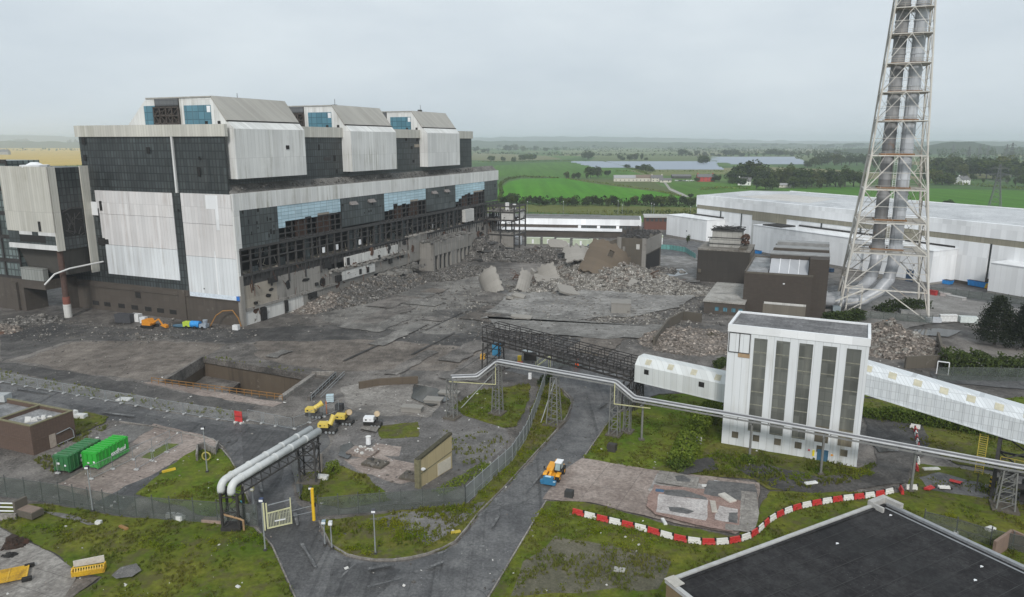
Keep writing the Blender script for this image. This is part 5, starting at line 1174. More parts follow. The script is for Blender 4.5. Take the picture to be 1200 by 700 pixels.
# --- silver pipe bridge
def pathpt(pts): return [Vector(p) for p in pts]
M_silver = plain("silver_pipe_lagging", (.45,.455,.46), .5, .2, .2, .7)
M_yrail = plain("pale_yellow_steel", (.48,.46,.26), .6)
nodes = [(-10.2,115.6,7.4),(-6.0,116.7,7.2),(-2.5,117.6,9.6),(16.4,108.3,9.0),(19.2,106.9,6.9),(35.2,98.8,6.7),(62.7,84.6,6.1),(88,71.5,6.0)]
PB = thing("pipe_bridge", "long silver pipe bridge stepping down across the road, then passing before the white tower", "pipe bridge", (0,112,0))
off = Vector((0,-112,0))
for j, dy in enumerate((-.55,0,.55)):
    m = MB(); pts = []
    for i, q in enumerate(nodes):
        d = (Vector(nodes[min(i+1,7)])-Vector(nodes[max(i-1,0)])); d.z = 0; d.normalize(); n_ = Vector((-d.y,d.x,0))
        c = Vector(q)+n_*dy+off
        if 0 < i < 7:
            a = Vector(nodes[i-1])+n_*dy+off; b = Vector(nodes[i+1])+n_*dy+off
            pts += [c+(a-c).normalized()*.22, c+(b-c).normalized()*.22]
        else: pts.append(c)
    m.path(pts, .15 if j != 1 else .2, 10); part(m, "pipe", M_silver if j != 1 else plain("dark_lagged_pipe", (.13,.13,.135), .5, .2, .2), PB, smooth=False)
m = MB()
for a, b in zip(nodes, nodes[1:]):
    a = Vector(a)+off; b = Vector(b)+off; d = (b-a).normalized(); n_ = Vector((-d.y,d.x,0)).normalized()
    for s_ in (-.8,.8): m.bar(a+n_*s_-Vector((0,0,.36)), b+n_*s_-Vector((0,0,.36)), .1, .24)
    k = max(2, int((b-a).length/2))
    for i in range(k): c = a.lerp(b, i/k)-Vector((0,0,.45)); m.bar(c-n_*.95, c+n_*.95, .1)
part(m, "carrier_frame", plain("grey_carrier_steel", (.23,.23,.225), .55, .2, .25), PB)
m = MB()
for a, b in (((16.4,108.3,9.0),(16.4,108.3,5.6)),((16.4,108.3,5.6),(21.6,105.6,5.9)),((-2.5,117.6,9.2),(-2.5,117.6,5.6)),((-10.2,115.6,6.8),(-2.5,117.6,5.6))):
    a = Vector(a)+off; b = Vector(b)+off; m.bar(a-Vector((.3,.8,0)), b-Vector((.3,.8,0)), .13)
part(m, "yellow_rail", M_yrail, PB)
def trestle(label, c, h, s0, s1, mat, lean=None, parent=True):
    T_ = thing("pipe_trestle", label, "trestle", (c[0],c[1],0), R(-26), "lattice trestles carrying the pipe bridge"); m = MB()
    for sx in (-1,1):
        for sy in (-1,1): m.bar((sx*s0,sy*s0,0),(sx*s1,sy*s1,h),.16)
    n = max(2,int(h/1.3))
    for k in range(n):
        z0, z1 = h*k/n, h*(k+1)/n; r0, r1 = s0+(s1-s0)*k/n, s0+(s1-s0)*(k+1)/n
        for s_ in (-1,1):
            m.bar((-r0,s_*r0,z0),(r1,s_*r1,z1),.09); m.bar((s_*r0,r0,z0),(s_*r1,-r1,z1),.09); m.bar((-r1,s_*r1,z1),(r1,s_*r1,z1),.09)
    part(m, "lattice_frame", mat, T_)
    m = MB(); m.box(-s0-.5,s0+.5,-s0-.5,s0+.5,0,.35); part(m, "footing", M_stoneconc, T_)
    if lean:
        m = MB(); m.bar((lean[0],lean[1],0),(0,0,h*.92),.14); part(m, "raking_strut", plain("galv_strut"+str(int(c[0])), (.36,.38,.38), .5), T_)
    return T_
M_tres = plain("grey_lattice_steel", (.19,.19,.18), .6, .2, .25)
t_ = trestle("short lattice trestle at the pipe bridge's far left end", (-10.2,115.6), 7.0, .7, .6, M_tres)
t_ = trestle("lattice trestle under the pipe bridge's first step in the triangular grass", (-2.5,117.6), 8.8, .75, .5, M_tres, (-7,-.6))
trestle("lattice trestle with a galvanised strut on the grass left of the road", (7.0,111.9+.9), 8.3, 1.0, .5, M_tres, (-2.2,-.5))
trestle("lattice trestle on the lawn right of the road at the pipe's second step", (16.4,108.3), 8.3, .7, .6, M_tres)
trestle("slim lattice trestle just behind the second step on the lawn", (18.6,109.5), 6.2, .5, .4, M_tres)
trestle("heavy lattice trestle near the right edge beneath the pipe bridge", (63.0,84.5), 5.5, 1.0, .7, M_tres)
for c, lab in (((35.0,98.9),"plain pipe post before the left half of the white tower"),((43.6,94.3),"plain pipe post before the blue door side of the white tower"),((53.6,89.2),"plain pipe post standing at the barrier row's right end"),((20.4,106.3),"plain pipe post on the lawn at the foot of the pipe's second step")):
    T_ = thing("pipe_post", lab, "post", (c[0],c[1],0), 0, "single posts carrying the pipe bridge"); m = MB(); m.bar((0,0,.2),(0,0,6.0),.28,.22); part(m, "post", M_tres, T_)
    m = MB(); m.box(-.45,.45,-.45,.45,0,.25); part(m, "footing", M_stoneconc, T_); m = MB(); m.bar((-.5,-.95,6.0),(.5,.95,6.0),.2); part(m, "cross_arm", M_tres, T_)
# ================================================================ COUNTRYSIDE, TREES, HAZE
def leafy(m, c, tr=.35):
    m.done(c, .75, spec=.15); t = m.n("BsdfTranslucent"); m.l(c, t.inputs[0]); x = m.n("MixShader"); x.inputs[0].default_value = tr
    m.l(m.b.outputs[0], x.inputs[1]); m.l(t.outputs[0], x.inputs[2]); m.l(x.outputs[0], m.nt.nodes["Material Output"].inputs[0]); return m.mat
def leafmat(name, c1, c2, rnd=.5):
    m = NM(name); oi = m.n("ObjectInfo"); g = m.n("NewGeometry")
    c = m.mix(g.outputs["Random Per Island"], c1, c2)
    c = m.mix(1.0, c, m.ramp([(0, (1-rnd*.75,1-rnd*.7,1-rnd*.6)), (.5, (1,1,1)), (1, (1+rnd*1.1,1+rnd*.8,1+rnd*.3))], oi.outputs["Random"]), 'MULTIPLY')
    return leafy(m, c)
M_leaf = leafmat("broadleaf_foliage", (.034,.054,.016), (.075,.105,.03))
M_leaf2 = leafmat("yellowish_foliage", (.055,.075,.022), (.10,.115,.035))
M_conif = leafmat("conifer_foliage", (.014,.022,.012), (.035,.045,.022), .2)
M_hedge = leafmat("hedge_foliage", (.07,.115,.015), (.15,.20,.035))
M_bark = plain("bark", (.06,.05,.04), .9)
def leafq(m, c, s, r, mi=0):
    a = Vector((r.gauss(0,1), r.gauss(0,1), r.gauss(0,1)+.35)).normalized(); b = a.cross(Vector((r.gauss(0,1), r.gauss(0,1), r.gauss(0,1)))).normalized(); d = a.cross(b)
    k = r.uniform(.6,1.2)*s
    m.add([c-b*k-d*k*.5, c+b*k*.3-d*k*.7, c+b*k+d*k*.4, c-b*k*.4+d*k*.7], [(0,1,2,3)], mi)
def crown(m, c, rx, ry, rz, n, s, r, lobes=7):
    L_ = []
    for i in range(lobes):
        t = r.uniform(0,6.28); u = r.uniform(-.6,.75); q = math.sqrt(1-u*u)*r.uniform(.35,.72)
        L_.append((Vector((q*math.cos(t)*rx, q*math.sin(t)*ry, u*rz*.7)), r.uniform(.32,.55)))
    for i in range(n):
        o, k = r.choice(L_); v = Vector((r.gauss(0,1), r.gauss(0,1), r.gauss(0,1))).normalized()*(r.random()**.35)
        leafq(m, c+o+Vector((v.x*rx*k, v.y*ry*k, v.z*rz*k)), s, r)
def tree_proto(seed, h, rx, n, s, mat, cone=False):
    r = random.Random(seed); T_ = bpy.data.objects.new("tree", None); col.objects.link(T_); T_.empty_display_size = .5
    m = MB(); m.tube((0,0,-.3),(r.uniform(-.2,.2),r.uniform(-.2,.2),h*.55), h*.028, h*.014, 8)
    for i in range(5):
        t = r.uniform(0,6.28); z = h*r.uniform(.28,.5); m.tube((0,0,z),(math.cos(t)*rx*.55,math.sin(t)*rx*.55,z+h*.22), h*.011, h*.004, 5)
    part(m, "trunk", M_bark, T_)
    m = MB()
    if cone:
        for i in range(n):
            z = r.random()**.8; rad = rx*(1-z)**.7*(.25+.75*r.random()**.5)*(1+.25*math.sin(z*40)); t = r.uniform(0,6.28)
            leafq(m, Vector((rad*math.cos(t), rad*math.sin(t), h*(.1+.9*z))), s, r)
    else: crown(m, Vector((0,0,h*.5)), rx, rx*r.uniform(.85,1.1), h*.53, n, s, r, 12)
    part(m, "crown", mat, T_); return T_
PROT = [tree_proto(101,12,5.6,1000,.6,M_leaf), tree_proto(102,13,5.0,1000,.6,M_leaf), tree_proto(103,10,5.6,950,.6,M_leaf), tree_proto(104,11,5.0,900,.58,M_leaf2), tree_proto(105,9,6.0,950,.6,M_leaf), tree_proto(106,14,3.8,800,.55,M_leaf)]
used = set()
def tree(px, py, hpx, label, group, k=None, xs=1.0, wide=1.0, p=None):
    k = rr.randrange(6) if k is None else k
    p = p or G(px, py); d = (p-Vector((0,0,CH))).length; H = hpx*d/CF; h0 = (12,13,10,11,9,14)[k]; s_ = H/h0
    T_ = PROT[k] if k not in used else None
    if T_: used.add(k); T_.location = p; T_.rotation_euler.z = rr.uniform(0,6.28); T_.scale = (s_*wide,s_*wide,s_)
    else: T_ = dup(PROT[k], p, rr.uniform(0,6.28), scale=(s_*wide,s_*wide,s_))
    T_["label"] = label; T_["category"] = "tree"
    if group: T_["group"] = group
    elif "group" in T_.keys(): del T_["group"]
    return T_
# fields
def field(name, pts, c1, c2, z, stripes=0, amp=1.5):
    m_ = NM("field_cover_%s_%d" % (name, len(bpy.data.materials))); f = m_.noise(.02, 6, .7); c = m_.mix(m_.ramp([(.3,0.),(.7,1.)], f), c1, c2)
    c = m_.mix(1.0, c, m_.ramp([(.3,.8),(.7,1.2)], m_.noise(.25, 5, .7)), 'MULTIPLY')
    if stripes: c = m_.mix(1.0, c, m_.ramp([(.35,.85),(.65,1.12)], m_.noise(1, 3, .5, src=m_.map((.12,.004,1),(0,0,R(stripes))))), 'MULTIPLY')
    return sheet(name, pts, m_.done(c, .95, spec=.1), z, amp, 14)
GB1, GB2 = (.05,.185,.008), (.075,.21,.012)
field("pasture_field", [(585,194),(650,190),(705,190),(742,199),(765,208),(700,208),(660,208),(600,207),(560,210),(555,196)], (.055,.13,.018), (.075,.155,.022), .10, 80)
field("pasture_field", [(597,213),(610,210),(660,209),(700,215),(765,224),(812,234),(780,237),(650,237),(560,235),(585,222)], GB1, GB2, .12, 70)
field("scrub_field", [(660,209),(720,211),(765,213),(800,230),(770,225),(700,216)], (.08,.105,.035), (.105,.12,.045), .16)
field("pasture_field", [(785,214),(865,215),(905,222),(880,226),(818,232),(806,231),(790,222)], (.06,.14,.016), (.08,.16,.02), .14, 60)
field("pasture_field", [(905,222),(1000,219),(1210,224),(1210,258),(1100,245),(1000,238),(900,228)], (.05,.145,.012), (.07,.165,.016), .12, 75)
field("pasture_field", [(540,205),(584,207),(583,222),(560,230),(530,225)], GB1, GB2, .1)
field("wheat_field", [(-60,172),(40,171),(125,172),(140,190),(90,194),(40,195),(-60,193)], (.44,.30,.06), (.50,.36,.09), .2, 85)
field("grass_field", [(-60,195),(90,195),(140,191),(150,200),(-60,205)], (.07,.11,.035), (.09,.125,.04), .18)
field("scrub_strip", [(585,240),(700,241),(830,244),(830,256),(720,252),(560,247)], (.085,.105,.03), (.14,.15,.045), .1)
field("stubble_field", [(555,179),(640,183),(660,187),(590,189),(550,188)], (.15,.15,.075), (.17,.165,.085), .3)
field("stubble_field", [(735,200),(790,199),(880,201),(880,204),(800,206),(760,206)], (.13,.15,.05), (.16,.17,.065), .14)
field("pale_field", [(655,176),(760,174.5),(850,176),(850,180),(740,181),(660,181)], (.13,.16,.07), (.16,.18,.09), .3)
field("pale_field", [(800,175.5),(960,174.5),(1010,177),(960,180),(820,179)], (.17,.17,.1), (.2,.19,.12), .32)
field("pale_field", [(1128,201),(1165,203),(1190,207),(1170,210),(1120,210)], (.15,.14,.07), (.13,.15,.06), .14)
field("stony_track", [(776,212),(779,212),(786,221),(800,227),(808,231),(802,231),(784,223)], (.28,.27,.24), (.34,.33,.3), .2, 0, .4)
field("marsh_pasture", [(700,183.5),(1000,182),(1000,189),(690,189)], (.1,.13,.05), (.12,.14,.06), .28)
# hedges, as clumped leafy ridges
def hedge(label, pts, h, w_, mat=M_hedge, dens=2.2, ls=.55, px=True, name="hedge", cat="hedge", group=None, trunk=True):
    P_ = [G(*q) if px else Vector(q) for q in pts]; o = P_[0].copy(); r = random.Random(len(label)*7+int(abs(o.x))); m = MB(); tm = MB()
    for a, b in zip(P_, P_[1:]):
        Lh = (b-a).length; n = int(Lh*h*dens/max(.3,ls)); d = (b-a).normalized(); q = Vector((-d.y,d.x,0))
        for i in range(n):
            t = r.random(); hh = h*(.72+.45*noise.noise(Vector((a.x*.1+t*Lh*.22, a.y*.1, 5))))
            u = r.uniform(-1,1); v = r.random()
            c = a.lerp(b, t)-o+q*(u*w_*.5*(1-.35*v))+Vector((0,0,hh*v))
            leafq(m, c, ls, r)
        for i in range(max(1,int(Lh/4))):
            c = a.lerp(b, (i+.5)/max(1,int(Lh/4)))-o; tm.tube(c, c+Vector((r.uniform(-.3,.3),r.uniform(-.3,.3),h*.6)), .08+.02*h, .04, 5)
    b_ = len(m.v); m.v += tm.v; m.f += [[b_+i for i in f] for f in tm.f]; m.m += [1]*len(tm.f)
    T_ = m.build(name, [mat, M_bark], loc=o); T_["label"] = label; T_["category"] = cat
    if group: T_["group"] = group
    return T_
hedge("dark hedgerow along the top of the bright middle field", [(560,190),(600,190),(660,189),(705,190),(742,199),(760,205)], 3.0, 4, dens=.5, ls=1.3)
hedge("curving hedgerow round the left end of the bright lower field", [(585,238),(588,226),(586,217),(594,211),(610,208),(655,209)], 3.2, 4, dens=.7, ls=1.0)
hedge("dark hedge between the upper and lower green fields near the farm", [(610,207),(650,209),(655,209)], 2.5, 3, dens=.6, ls=1.0)
hedge("scrubby hedge dividing the rough field below the farm", [(665,210),(720,217),(770,224),(800,231)], 1.6, 5, dens=.5, ls=.9)
hedge("dark hedge under the wheat field at the far left", [(-60,197),(10,196.5),(60,197.5),(96,196),(130,193)], 5, 5, dens=.3, ls=1.8)
hedge("thin hedge above the wheat field at the far left", [(-60,176),(10,171.5),(60,170.8),(125,171)], 6, 8, dens=.12, ls=3.2)
hedge("long scrub hedge just behind the grass strip by the white shed", [(590,239),(640,240),(700,240),(760,241),(825,243)], 7.5, 12, M_leaf, dens=.7, ls=1.0)
hedge("tall reed like hedge in front of the scrub beside the warehouse", [(720,251),(770,251.5),(815,252.5),(835,253)], 3.6, 4, M_leaf, .9, .8)
hedge("hedge along the road behind the warehouse roof, left of the stack", [(820,223),(850,221),(880,222)], 3.2, 5, dens=.8, ls=.9)
hedge("hedge across the green field right of the stack", [(1085,214),(1130,217),(1180,221),(1215,224)], 4, 5, dens=.5, ls=1.1)
hedge("distant dark hedge below the solar panels", [(690,201),(760,201.5),(850,201.5),(870,202)], 3.0, 4, dens=.35, ls=1.4)
for i, (a, b, y0, y1) in enumerate(((560,700,180.5,182),(640,860,182.6,183),(850,1010,181,182),(700,1010,178.2,178.6),(560,760,175.8,176.2),(760,1060,175.2,175.6),(980,1210,179,181),(0,90,168.6,169))):
    hedge(["far hedge left of the lone round tree","far hedge above the solar panels' left half","far hedge above the solar panels' right half","far hedge crossing behind the stack's left side","faint hedge beyond the left pale fields","faint hedge beyond the pale fields by the stack","far hedge right of the stack","faint far hedge above the wheat at the left edge"][i], [(a,y0),((a+b)/2,(y0+y1)/2-.15),(b,y1)], 9, 12, M_leaf, .16, 4.5)
# trees: label, group, list of (px, base row, height in px)
TG = "trees of the countryside beyond the works"
def wood(label, spec, k=None, wide=1.0):
    for (px, py, h) in spec: tree(px, py, h, label, TG+": "+label, k, wide=wide)
r_ = random.Random(5)
wood("bushy tree in the dark scrub belt behind the white shed", [(590+i*7.2+r_.uniform(-3,3), 240+r_.uniform(-2.5,1.5)+i*.07, r_.uniform(8,13)) for i in range(33)], None, 1.15)
wood("tree on the hedge between the two green fields near the farm", [(664,210,9),(672,210,7),(677,210,8),(692,209,13),(688,210,9),(701,208,13),(711,207,8),(713,206,7)])
tree(689, 187, 12, "single big round tree standing alone beyond the green fields", None, 0, wide=1.5)
wood("tree in the copse on the far edge of the left stubble field", [(576,190,7),(590,190,7),(602,190,7),(612,189,8),(620,189,8),(624,188,7)], None, 1.2)
wood("tree in the distant clump behind the boiler house's far end", [(596,178,8),(604,177,8),(613,178,7),(557,179,8),(566,180,6),(571,179,5),(628,177,6),(640,178,5),(652,177,5),(662,176,4)], None, 1.4)
wood("tree in the far row right of the lone round tree", [(727,188,7),(738,188,8),(744,188,8),(752,188,7),(730,189,5),(757,189,5)], None, 1.3)
wood("tree on the farm hedge by the solar panels", [(747,200,6),(752,201,8),(757,202,9),(762,203,7),(822,192,10),(824,194,10),(735,198,5)], None, 1.2)
wood("tree in the hazy row above the solar panels", [(800+i*8.6, 183.5+r_.uniform(-.8,.8), r_.uniform(4,8)) for i in range(22)], None, 1.5)
wood("large tree in the dark wood left of the stack", [(862,215,14),(873,214,22),(884,214,25),(893,215,22),(900,216,20),(909,217,16),(886,222,14),(897,223,13),(858,216,9),(868,219,10),(905,222,14),(915,219,22),(925,218,24),(934,218,22),(942,219,19),(951,219,18),(960,219,20),(969,219,22),(979,219,21),(990,219,22),(1000,219,20),(1008,220,18),(930,221,13),(945,221,12),(962,221,12),(985,221,11)], None, 1.25)
wood("tree in the upper wood behind the stack's left leg", [(955,196,12),(963,194,14),(970,193,13),(978,194,13),(986,194,12),(995,194,12),(1004,194,13),(1014,195,13),(1025,196,12),(946,197,8)], None, 1.35)
wood("tree in the dark wood right of the stack", [(1088+i*7.4+r_.uniform(-2,2), 207+r_.uniform(-3,4), r_.uniform(13,20)) for i in range(17)], None, 1.35)
wood("tree by the white house right of the stack", [(1096,216,15),(1104,217,14),(1112,217,12),(1120,216,12),(1089,214,14),(1141,212,7),(1152,215,5),(1180,216,8),(1190,218,9),(1200,219,12),(1170,214,6)], None, 1.3)
wood("bush on the green field behind the warehouse roof", [(1113,243,9),(1108,243,7)], None, 1.3)
wood("hazy tree near the wheat field at the far left", [(22,171,6),(27,171,7),(31,171,5),(82,172,7),(90,172,7),(16,172,4)], None, 1.5)
wood("small tree beside the red house", [(831,212,9),(837,213,10),(843,213,8),(817,213,5)], None, 1.3)
wood("far tree on the hazy horizon row", [(830+i*11+r_.uniform(-3,3), 173.5+r_.uniform(-.6,.6), r_.uniform(3,5)) for i in range(20)]+[(570+i*16+r_.uniform(-4,4), 173.2+r_.uniform(-.5,.5), r_.uniform(2.5,4)) for i in range(15)], None, 2.0)
tree(809, 232, 5, "dark round bush where the stony track meets the scrub", None, 2, wide=1.3)
tree(806, 286, 11, "small rounded conifer beside the teal netting fence", None, 5, wide=.9)
for k in range(6):
    if k not in used: bpy.data.objects.remove(PROT[k])
# buildings of the countryside
def house(label, px, py, ln, dp, h, rh, ang, wall, roof, nwin=4, name="house", cat="house", chim=1):
    T_ = thing(name, label, cat, G(px,py), R(ang)); m = MB(); m.box(-ln/2,ln/2,0,dp,0,h); m.yprism([(0,h),(dp,h),(dp/2,h+rh)], -ln/2, ln/2); part(m, "wall", wall, T_)
    m = MB(); e = .35
    for s_ in (0,1):
        y0, y1 = (-e, dp/2) if s_ == 0 else (dp+e, dp/2)
        m.add([(-ln/2-e,y0,h-e*.8),(ln/2+e,y0,h-e*.8),(ln/2+e,y1,h+rh),(-ln/2-e,y1,h+rh),(-ln/2-e,y0,h-e*.8+.25),(ln/2+e,y0,h-e*.8+.25),(ln/2+e,y1,h+rh+.25),(-ln/2-e,y1,h+rh+.25)], [(0,3,2,1),(4,5,6,7),(0,1,5,4),(1,2,6,5),(2,3,7,6),(3,0,4,7)])
    rf = part(m, "roof", roof, T_)
    for c in range(chim):
        m = MB(); x = (-ln/2+.8) if c == 0 else ln/2-.8; m.box(x-.5,x+.5,dp/2-.5,dp/2+.5,h+rh-.5,h+rh+1.4); m.build("chimney", wall, rf)
    for i in range(nwin):
        x = -ln/2+ln*(i+.5)/nwin
        for z in ((1.0,3.6) if h > 4.5 else (1.0,)): m = MB(); m.box(x-.5,x+.5,-.06,.05,z,z+1.3); part(m, "window", M_dglaze2, T_)
    return T_
W_cream = plain("cream_render", (.55,.52,.45), .8, 0, .12); W_red = plain("red_render", (.42,.06,.055), .8, 0, .12); W_white = plain("white_render", (.72,.72,.7), .8, 0, .08)
R_slate = plain("slate_roof", (.13,.125,.125), .7, 0, .2); R_brown = plain("brown_tile_roof", (.17,.13,.1), .8, 0, .2); R_barn = plain("pale_sheet_roof", (.3,.3,.3), .7, 0, .2)
house("long cream farm barn at the left of the farmstead", 732,213,25,9,4.2,3,-4,W_cream,R_barn,5,"barn","barn",0)
house("cream farm barn with brown roof at the middle of the farmstead", 755,213,22,9,4.4,3.2,-4,W_cream,R_brown,5,"barn","barn",0)
house("cream farmhouse at the right of the farmstead", 770,213.4,13,8,4.6,3,-4,W_cream,R_slate,3,chim=2)
house("low grey roofed outbuilding at the right end of the farmstead", 780,214,13,8,2.6,2,-6,W_cream,R_slate,2,"outbuilding","outbuilding",0)
house("bright red rendered house with slate roof", 827,213,19,9,5.4,3,-3,W_red,R_slate,4,chim=2)
house("dark low barn left of the red house", 799,209.5,24,9,3,2,-3,plain("dark_barn_board", (.06,.055,.05), .9),R_slate,4,"barn","barn",0)
house("white cottage with grey roof below the dark wood", 872,217.5,13,8,4.6,3.4,-22,W_white,R_slate,3,chim=1)
house("white house half hidden by the wood right of the stack", 1132,216.5,14,9,5.4,3.6,25,W_white,R_slate,3,chim=1)
house("white house half hidden in the wood left of the stack", 985,211,14,9,5.6,3.6,30,W_white,R_slate,3,chim=1)
house("grey farmhouse on the wheat field at the left edge", 2,181.5,42,20,10,8,10,plain("grey_render", (.3,.3,.3), .8),R_slate,3,chim=0)
house("small grey shed at the edge of the wood above the warehouse", 920,220,12,6,2.6,1.5,-10,W_cream,R_barn,2,"shed","shed",0)
for i, (px, colr) in enumerate(((793,(.6,.6,.6)),(797,(.1,.1,.12)),(802,(.3,.3,.32)),(806,(.75,.75,.75)),(811,(.7,.7,.72)))):
    c = thing("parked_car", ("pale grey car leftmost in the farm yard row","black car second in the farm yard row","dark grey car in the middle of the farm yard row","white car fourth in the farm yard row","white car nearest the red house in the farm yard row")[i], "car", G(px,212.5), R(20), "cars parked in the farm yard")
    m = MB(); m.xprism([(-2.1,.3),(2.1,.3),(2.1,.9),(1.2,1.0),(.7,1.45),(-1.2,1.45),(-1.8,.95),(-2.1,.9)], -.85, .85); part(m, "body", plain("car_paint"+str(i), colr, .4), c)
    m = MB(); m.xprism([(-1.5,1.0),(1.0,1.0),(.65,1.4),(-1.15,1.4)], -.87, .87); part(m, "window", M_black, c)
    for sx in (-1.3,1.3):
        for sy in (-.8,.8): m = MB(); m.tube((sx,sy-.1,.32),(sx,sy+.1,.32),.32,None,10); part(m, "wheel", M_black, c)
# solar farm
M_sol = NM("solar_panel").done((.28,.32,.38), .2, .2)
first = None
def solrow(a, b, w_=4.2):
    global first
    o = a; d = b-a; T_ = thing("solar_panel_row", "long blue grey row of solar panels in the distant solar farm", "solar panels", o, math.atan2(d.y, d.x), "rows of the distant solar farm"); Ls = d.length
    m = MB(); m.add([(0,0,.9),(Ls,0,.9),(Ls,w_*.85,2.9),(0,w_*.85,2.9),(0,0,1.0),(Ls,0,1.0),(Ls,w_*.85,3.0),(0,w_*.85,3.0)], [(0,3,2,1),(4,5,6,7),(0,1,5,4),(1,2,6,5),(2,3,7,6),(3,0,4,7)]); part(m, "panel", M_sol, T_)
    m = MB()
    for i in range(int(Ls/14)+1): m.bar((min(Ls,i*14)+.1,2.2,-.2),(min(Ls,i*14)+.1,2.2,2.2),.15)
    part(m, "frame", M_steel, T_)
for i in range(17):
    y = 199.5-i*.55; x0 = 705-i*2.2+(60 if i < 4 else 0); x1 = 850-(i*1 if i < 8 else 8)
    a = G(x0+r_.uniform(-4,4), y); b = G(x1+r_.uniform(-6,0), y); solrow(a, b)
for i in range(14):
    y = 193.2-i*.62; a = G(838+(20 if i < 3 else 0)+r_.uniform(-6,6), y); b = G(948-i*1.2+r_.uniform(-5,3), y); solrow(a, b)
# pylons
M_pyl = plain("pylon_steel", (.13,.135,.14), .6, .3)
def pylon(label, px, py, H, ang, t=.35):
    T_ = thing("electricity_pylon", label, "pylon", G(px,py), R(ang), "electricity pylons"); m = MB(); B0 = H*.11
    hw = lambda z: B0*(1-z/H)**1.25+H*.012
    lv = [H*x for x in (0,.12,.23,.34,.44,.53,.61,.69,.77,.85,.93,1)]
    for sx, sy in cor:
        for a, b in zip(lv, lv[1:]): m.bar((sx*hw(a),sy*hw(a),a),(sx*hw(b),sy*hw(b),b),t)
    for a, b in zip(lv, lv[1:]):
        for c1, c2 in zip(cor, cor[1:]+cor[:1]): m.bar((c1[0]*hw(a),c1[1]*hw(a),a),(c2[0]*hw(b),c2[1]*hw(b),b),t*.6); m.bar((c2[0]*hw(a),c2[1]*hw(a),a),(c1[0]*hw(b),c1[1]*hw(b),b),t*.6)
    part(m, "lattice_body", M_pyl, T_)
    for z, ln in ((.62,.19),(.76,.24),(.9,.16)):
        m = MB(); z *= H; ln *= H
        for s_ in (-1,1):
            m.bar((0,-.6,z),(s_*ln,0,z+.3),t*.8); m.bar((0,.6,z),(s_*ln,0,z+.3),t*.8); m.bar((0,0,z+H*.045),(s_*ln,0,z+.3),t*.7); m.bar((s_*ln,0,z+.3),(s_*ln,0,z-2),t*.6)
        part(m, "cross_arm", M_pyl, T_)
    return T_
pylon("dark pylon standing on the green field right of the stack", 1165,246,31,-25,.3)
pylon("hazy pylon above the wood just left of the right edge pair", 1134,192,36,10,.5)
pylon("tall hazy pylon near the right edge above the wood", 1183,198,44,10,.5)
pylon("faint pylon left of the tall right edge pylon", 1178,190,40,10,.6)
pylon("faint small pylon between the two hazier pylons", 1147,186,38,10,.7)
pylon("faint pylon just right of the stack's right leg", 1116,184,38,10,.8)
pylon("second faint pylon between the hazy pylons", 1157,186,34,10,.7)
# far hills
def hills(prof, D, dep, c1, c2):
    m_ = NM("hill_cover_%d" % D); f = m_.noise(.004, 6, .7); c = m_.mix(m_.ramp([(.4,0.),(.6,1.)], f), c1, c2); mat = m_.done(c, .95, spec=.1)
    m = MB(); n = 420; x0, x1 = prof[0][0], prof[-1][0]; vs = []
    def yy(px):
        for (a, ya), (b, yb) in zip(prof, prof[1:]):
            if a <= px <= b: return ya+(yb-ya)*(px-a)/(b-a)
        return prof[-1][1]
    for j, (dd, f) in enumerate(((-dep,0),(-dep*.5,.55),(0,1),(dep*.6,.5),(dep,0))):
        for i in range(n+1):
            px = x0+(x1-x0)*i/n; Dd = D+dd; z = CH+(CYH-yy(px))*D/CF
            z += noise.noise(Vector((px*.06, D*.01, 2)))*D*.0012+abs(noise.noise(Vector((px*.45, D*.02, 7))))*D*.0011
            vs.append(((px-600)*D/CF*(Dd/D), Dd, max(.5,z)*f-.3*(1-f)))
    fs = [(j*(n+1)+i, j*(n+1)+i+1, (j+1)*(n+1)+i+1, (j+1)*(n+1)+i) for j in range(4) for i in range(n)]
    m.add(vs, fs); o = m.build("hills", mat); o["kind"] = "structure"
hills([(-250,168),(0,165.5),(60,166),(120,167),(300,168),(420,166.5),(560,165.5),(680,166),(780,167),(880,168),(960,169),(1020,167),(1090,166),(1450,167)], 6000, 800, (.04,.06,.03), (.07,.09,.045))
hills([(-250,160),(0,158.5),(60,159),(100,161),(300,163),(440,162),(560,161.5),(640,160.5),(720,161),(800,162.5),(900,165),(1000,166),(1080,165),(1450,165)], 11500, 1500, (.05,.065,.04), (.07,.08,.05))
hills([(960,176),(1000,174),(1070,172),(1086,169),(1105,166),(1130,167),(1150,171),(1200,173),(1300,170),(1500,172)], 3000, 320, (.03,.045,.022), (.045,.06,.03))
# far woods that read as one mass: leafy bands on the plain before the hills
m = MB(); r_ = random.Random(8)
for y0, x0, x1, h, n in ((176.5,560,720,9,500),(174.2,640,1010,10,1100),(177.3,760,1010,10,900),(179.8,830,1015,12,800),(172.2,560,1210,12,1800),(170.2,-40,110,14,500),(172.6,-40,60,9,260),(182,1086,1212,20,1500),(187,1086,1212,16,1100),(193,1086,1212,15,1200),(170.2,560,1210,16,1500),(186.3,930,1015,13,700),(176.5,-40,100,7,120)):
    for i in range(n):
        px = r_.uniform(x0,x1); g = noise.noise(Vector((px*.09,y0,3)))+.4*noise.noise(Vector((px*.35,y0,8)))
        if g < -.1: continue
        p = G(px, y0+r_.uniform(-.5,.5)); d = p.length; leafq(m, p+Vector((0,0,h*(1+g)*r_.random())), max(1.6,d*.0011), r_)
o = m.build("far_woods", M_leaf); o["kind"] = "stuff"
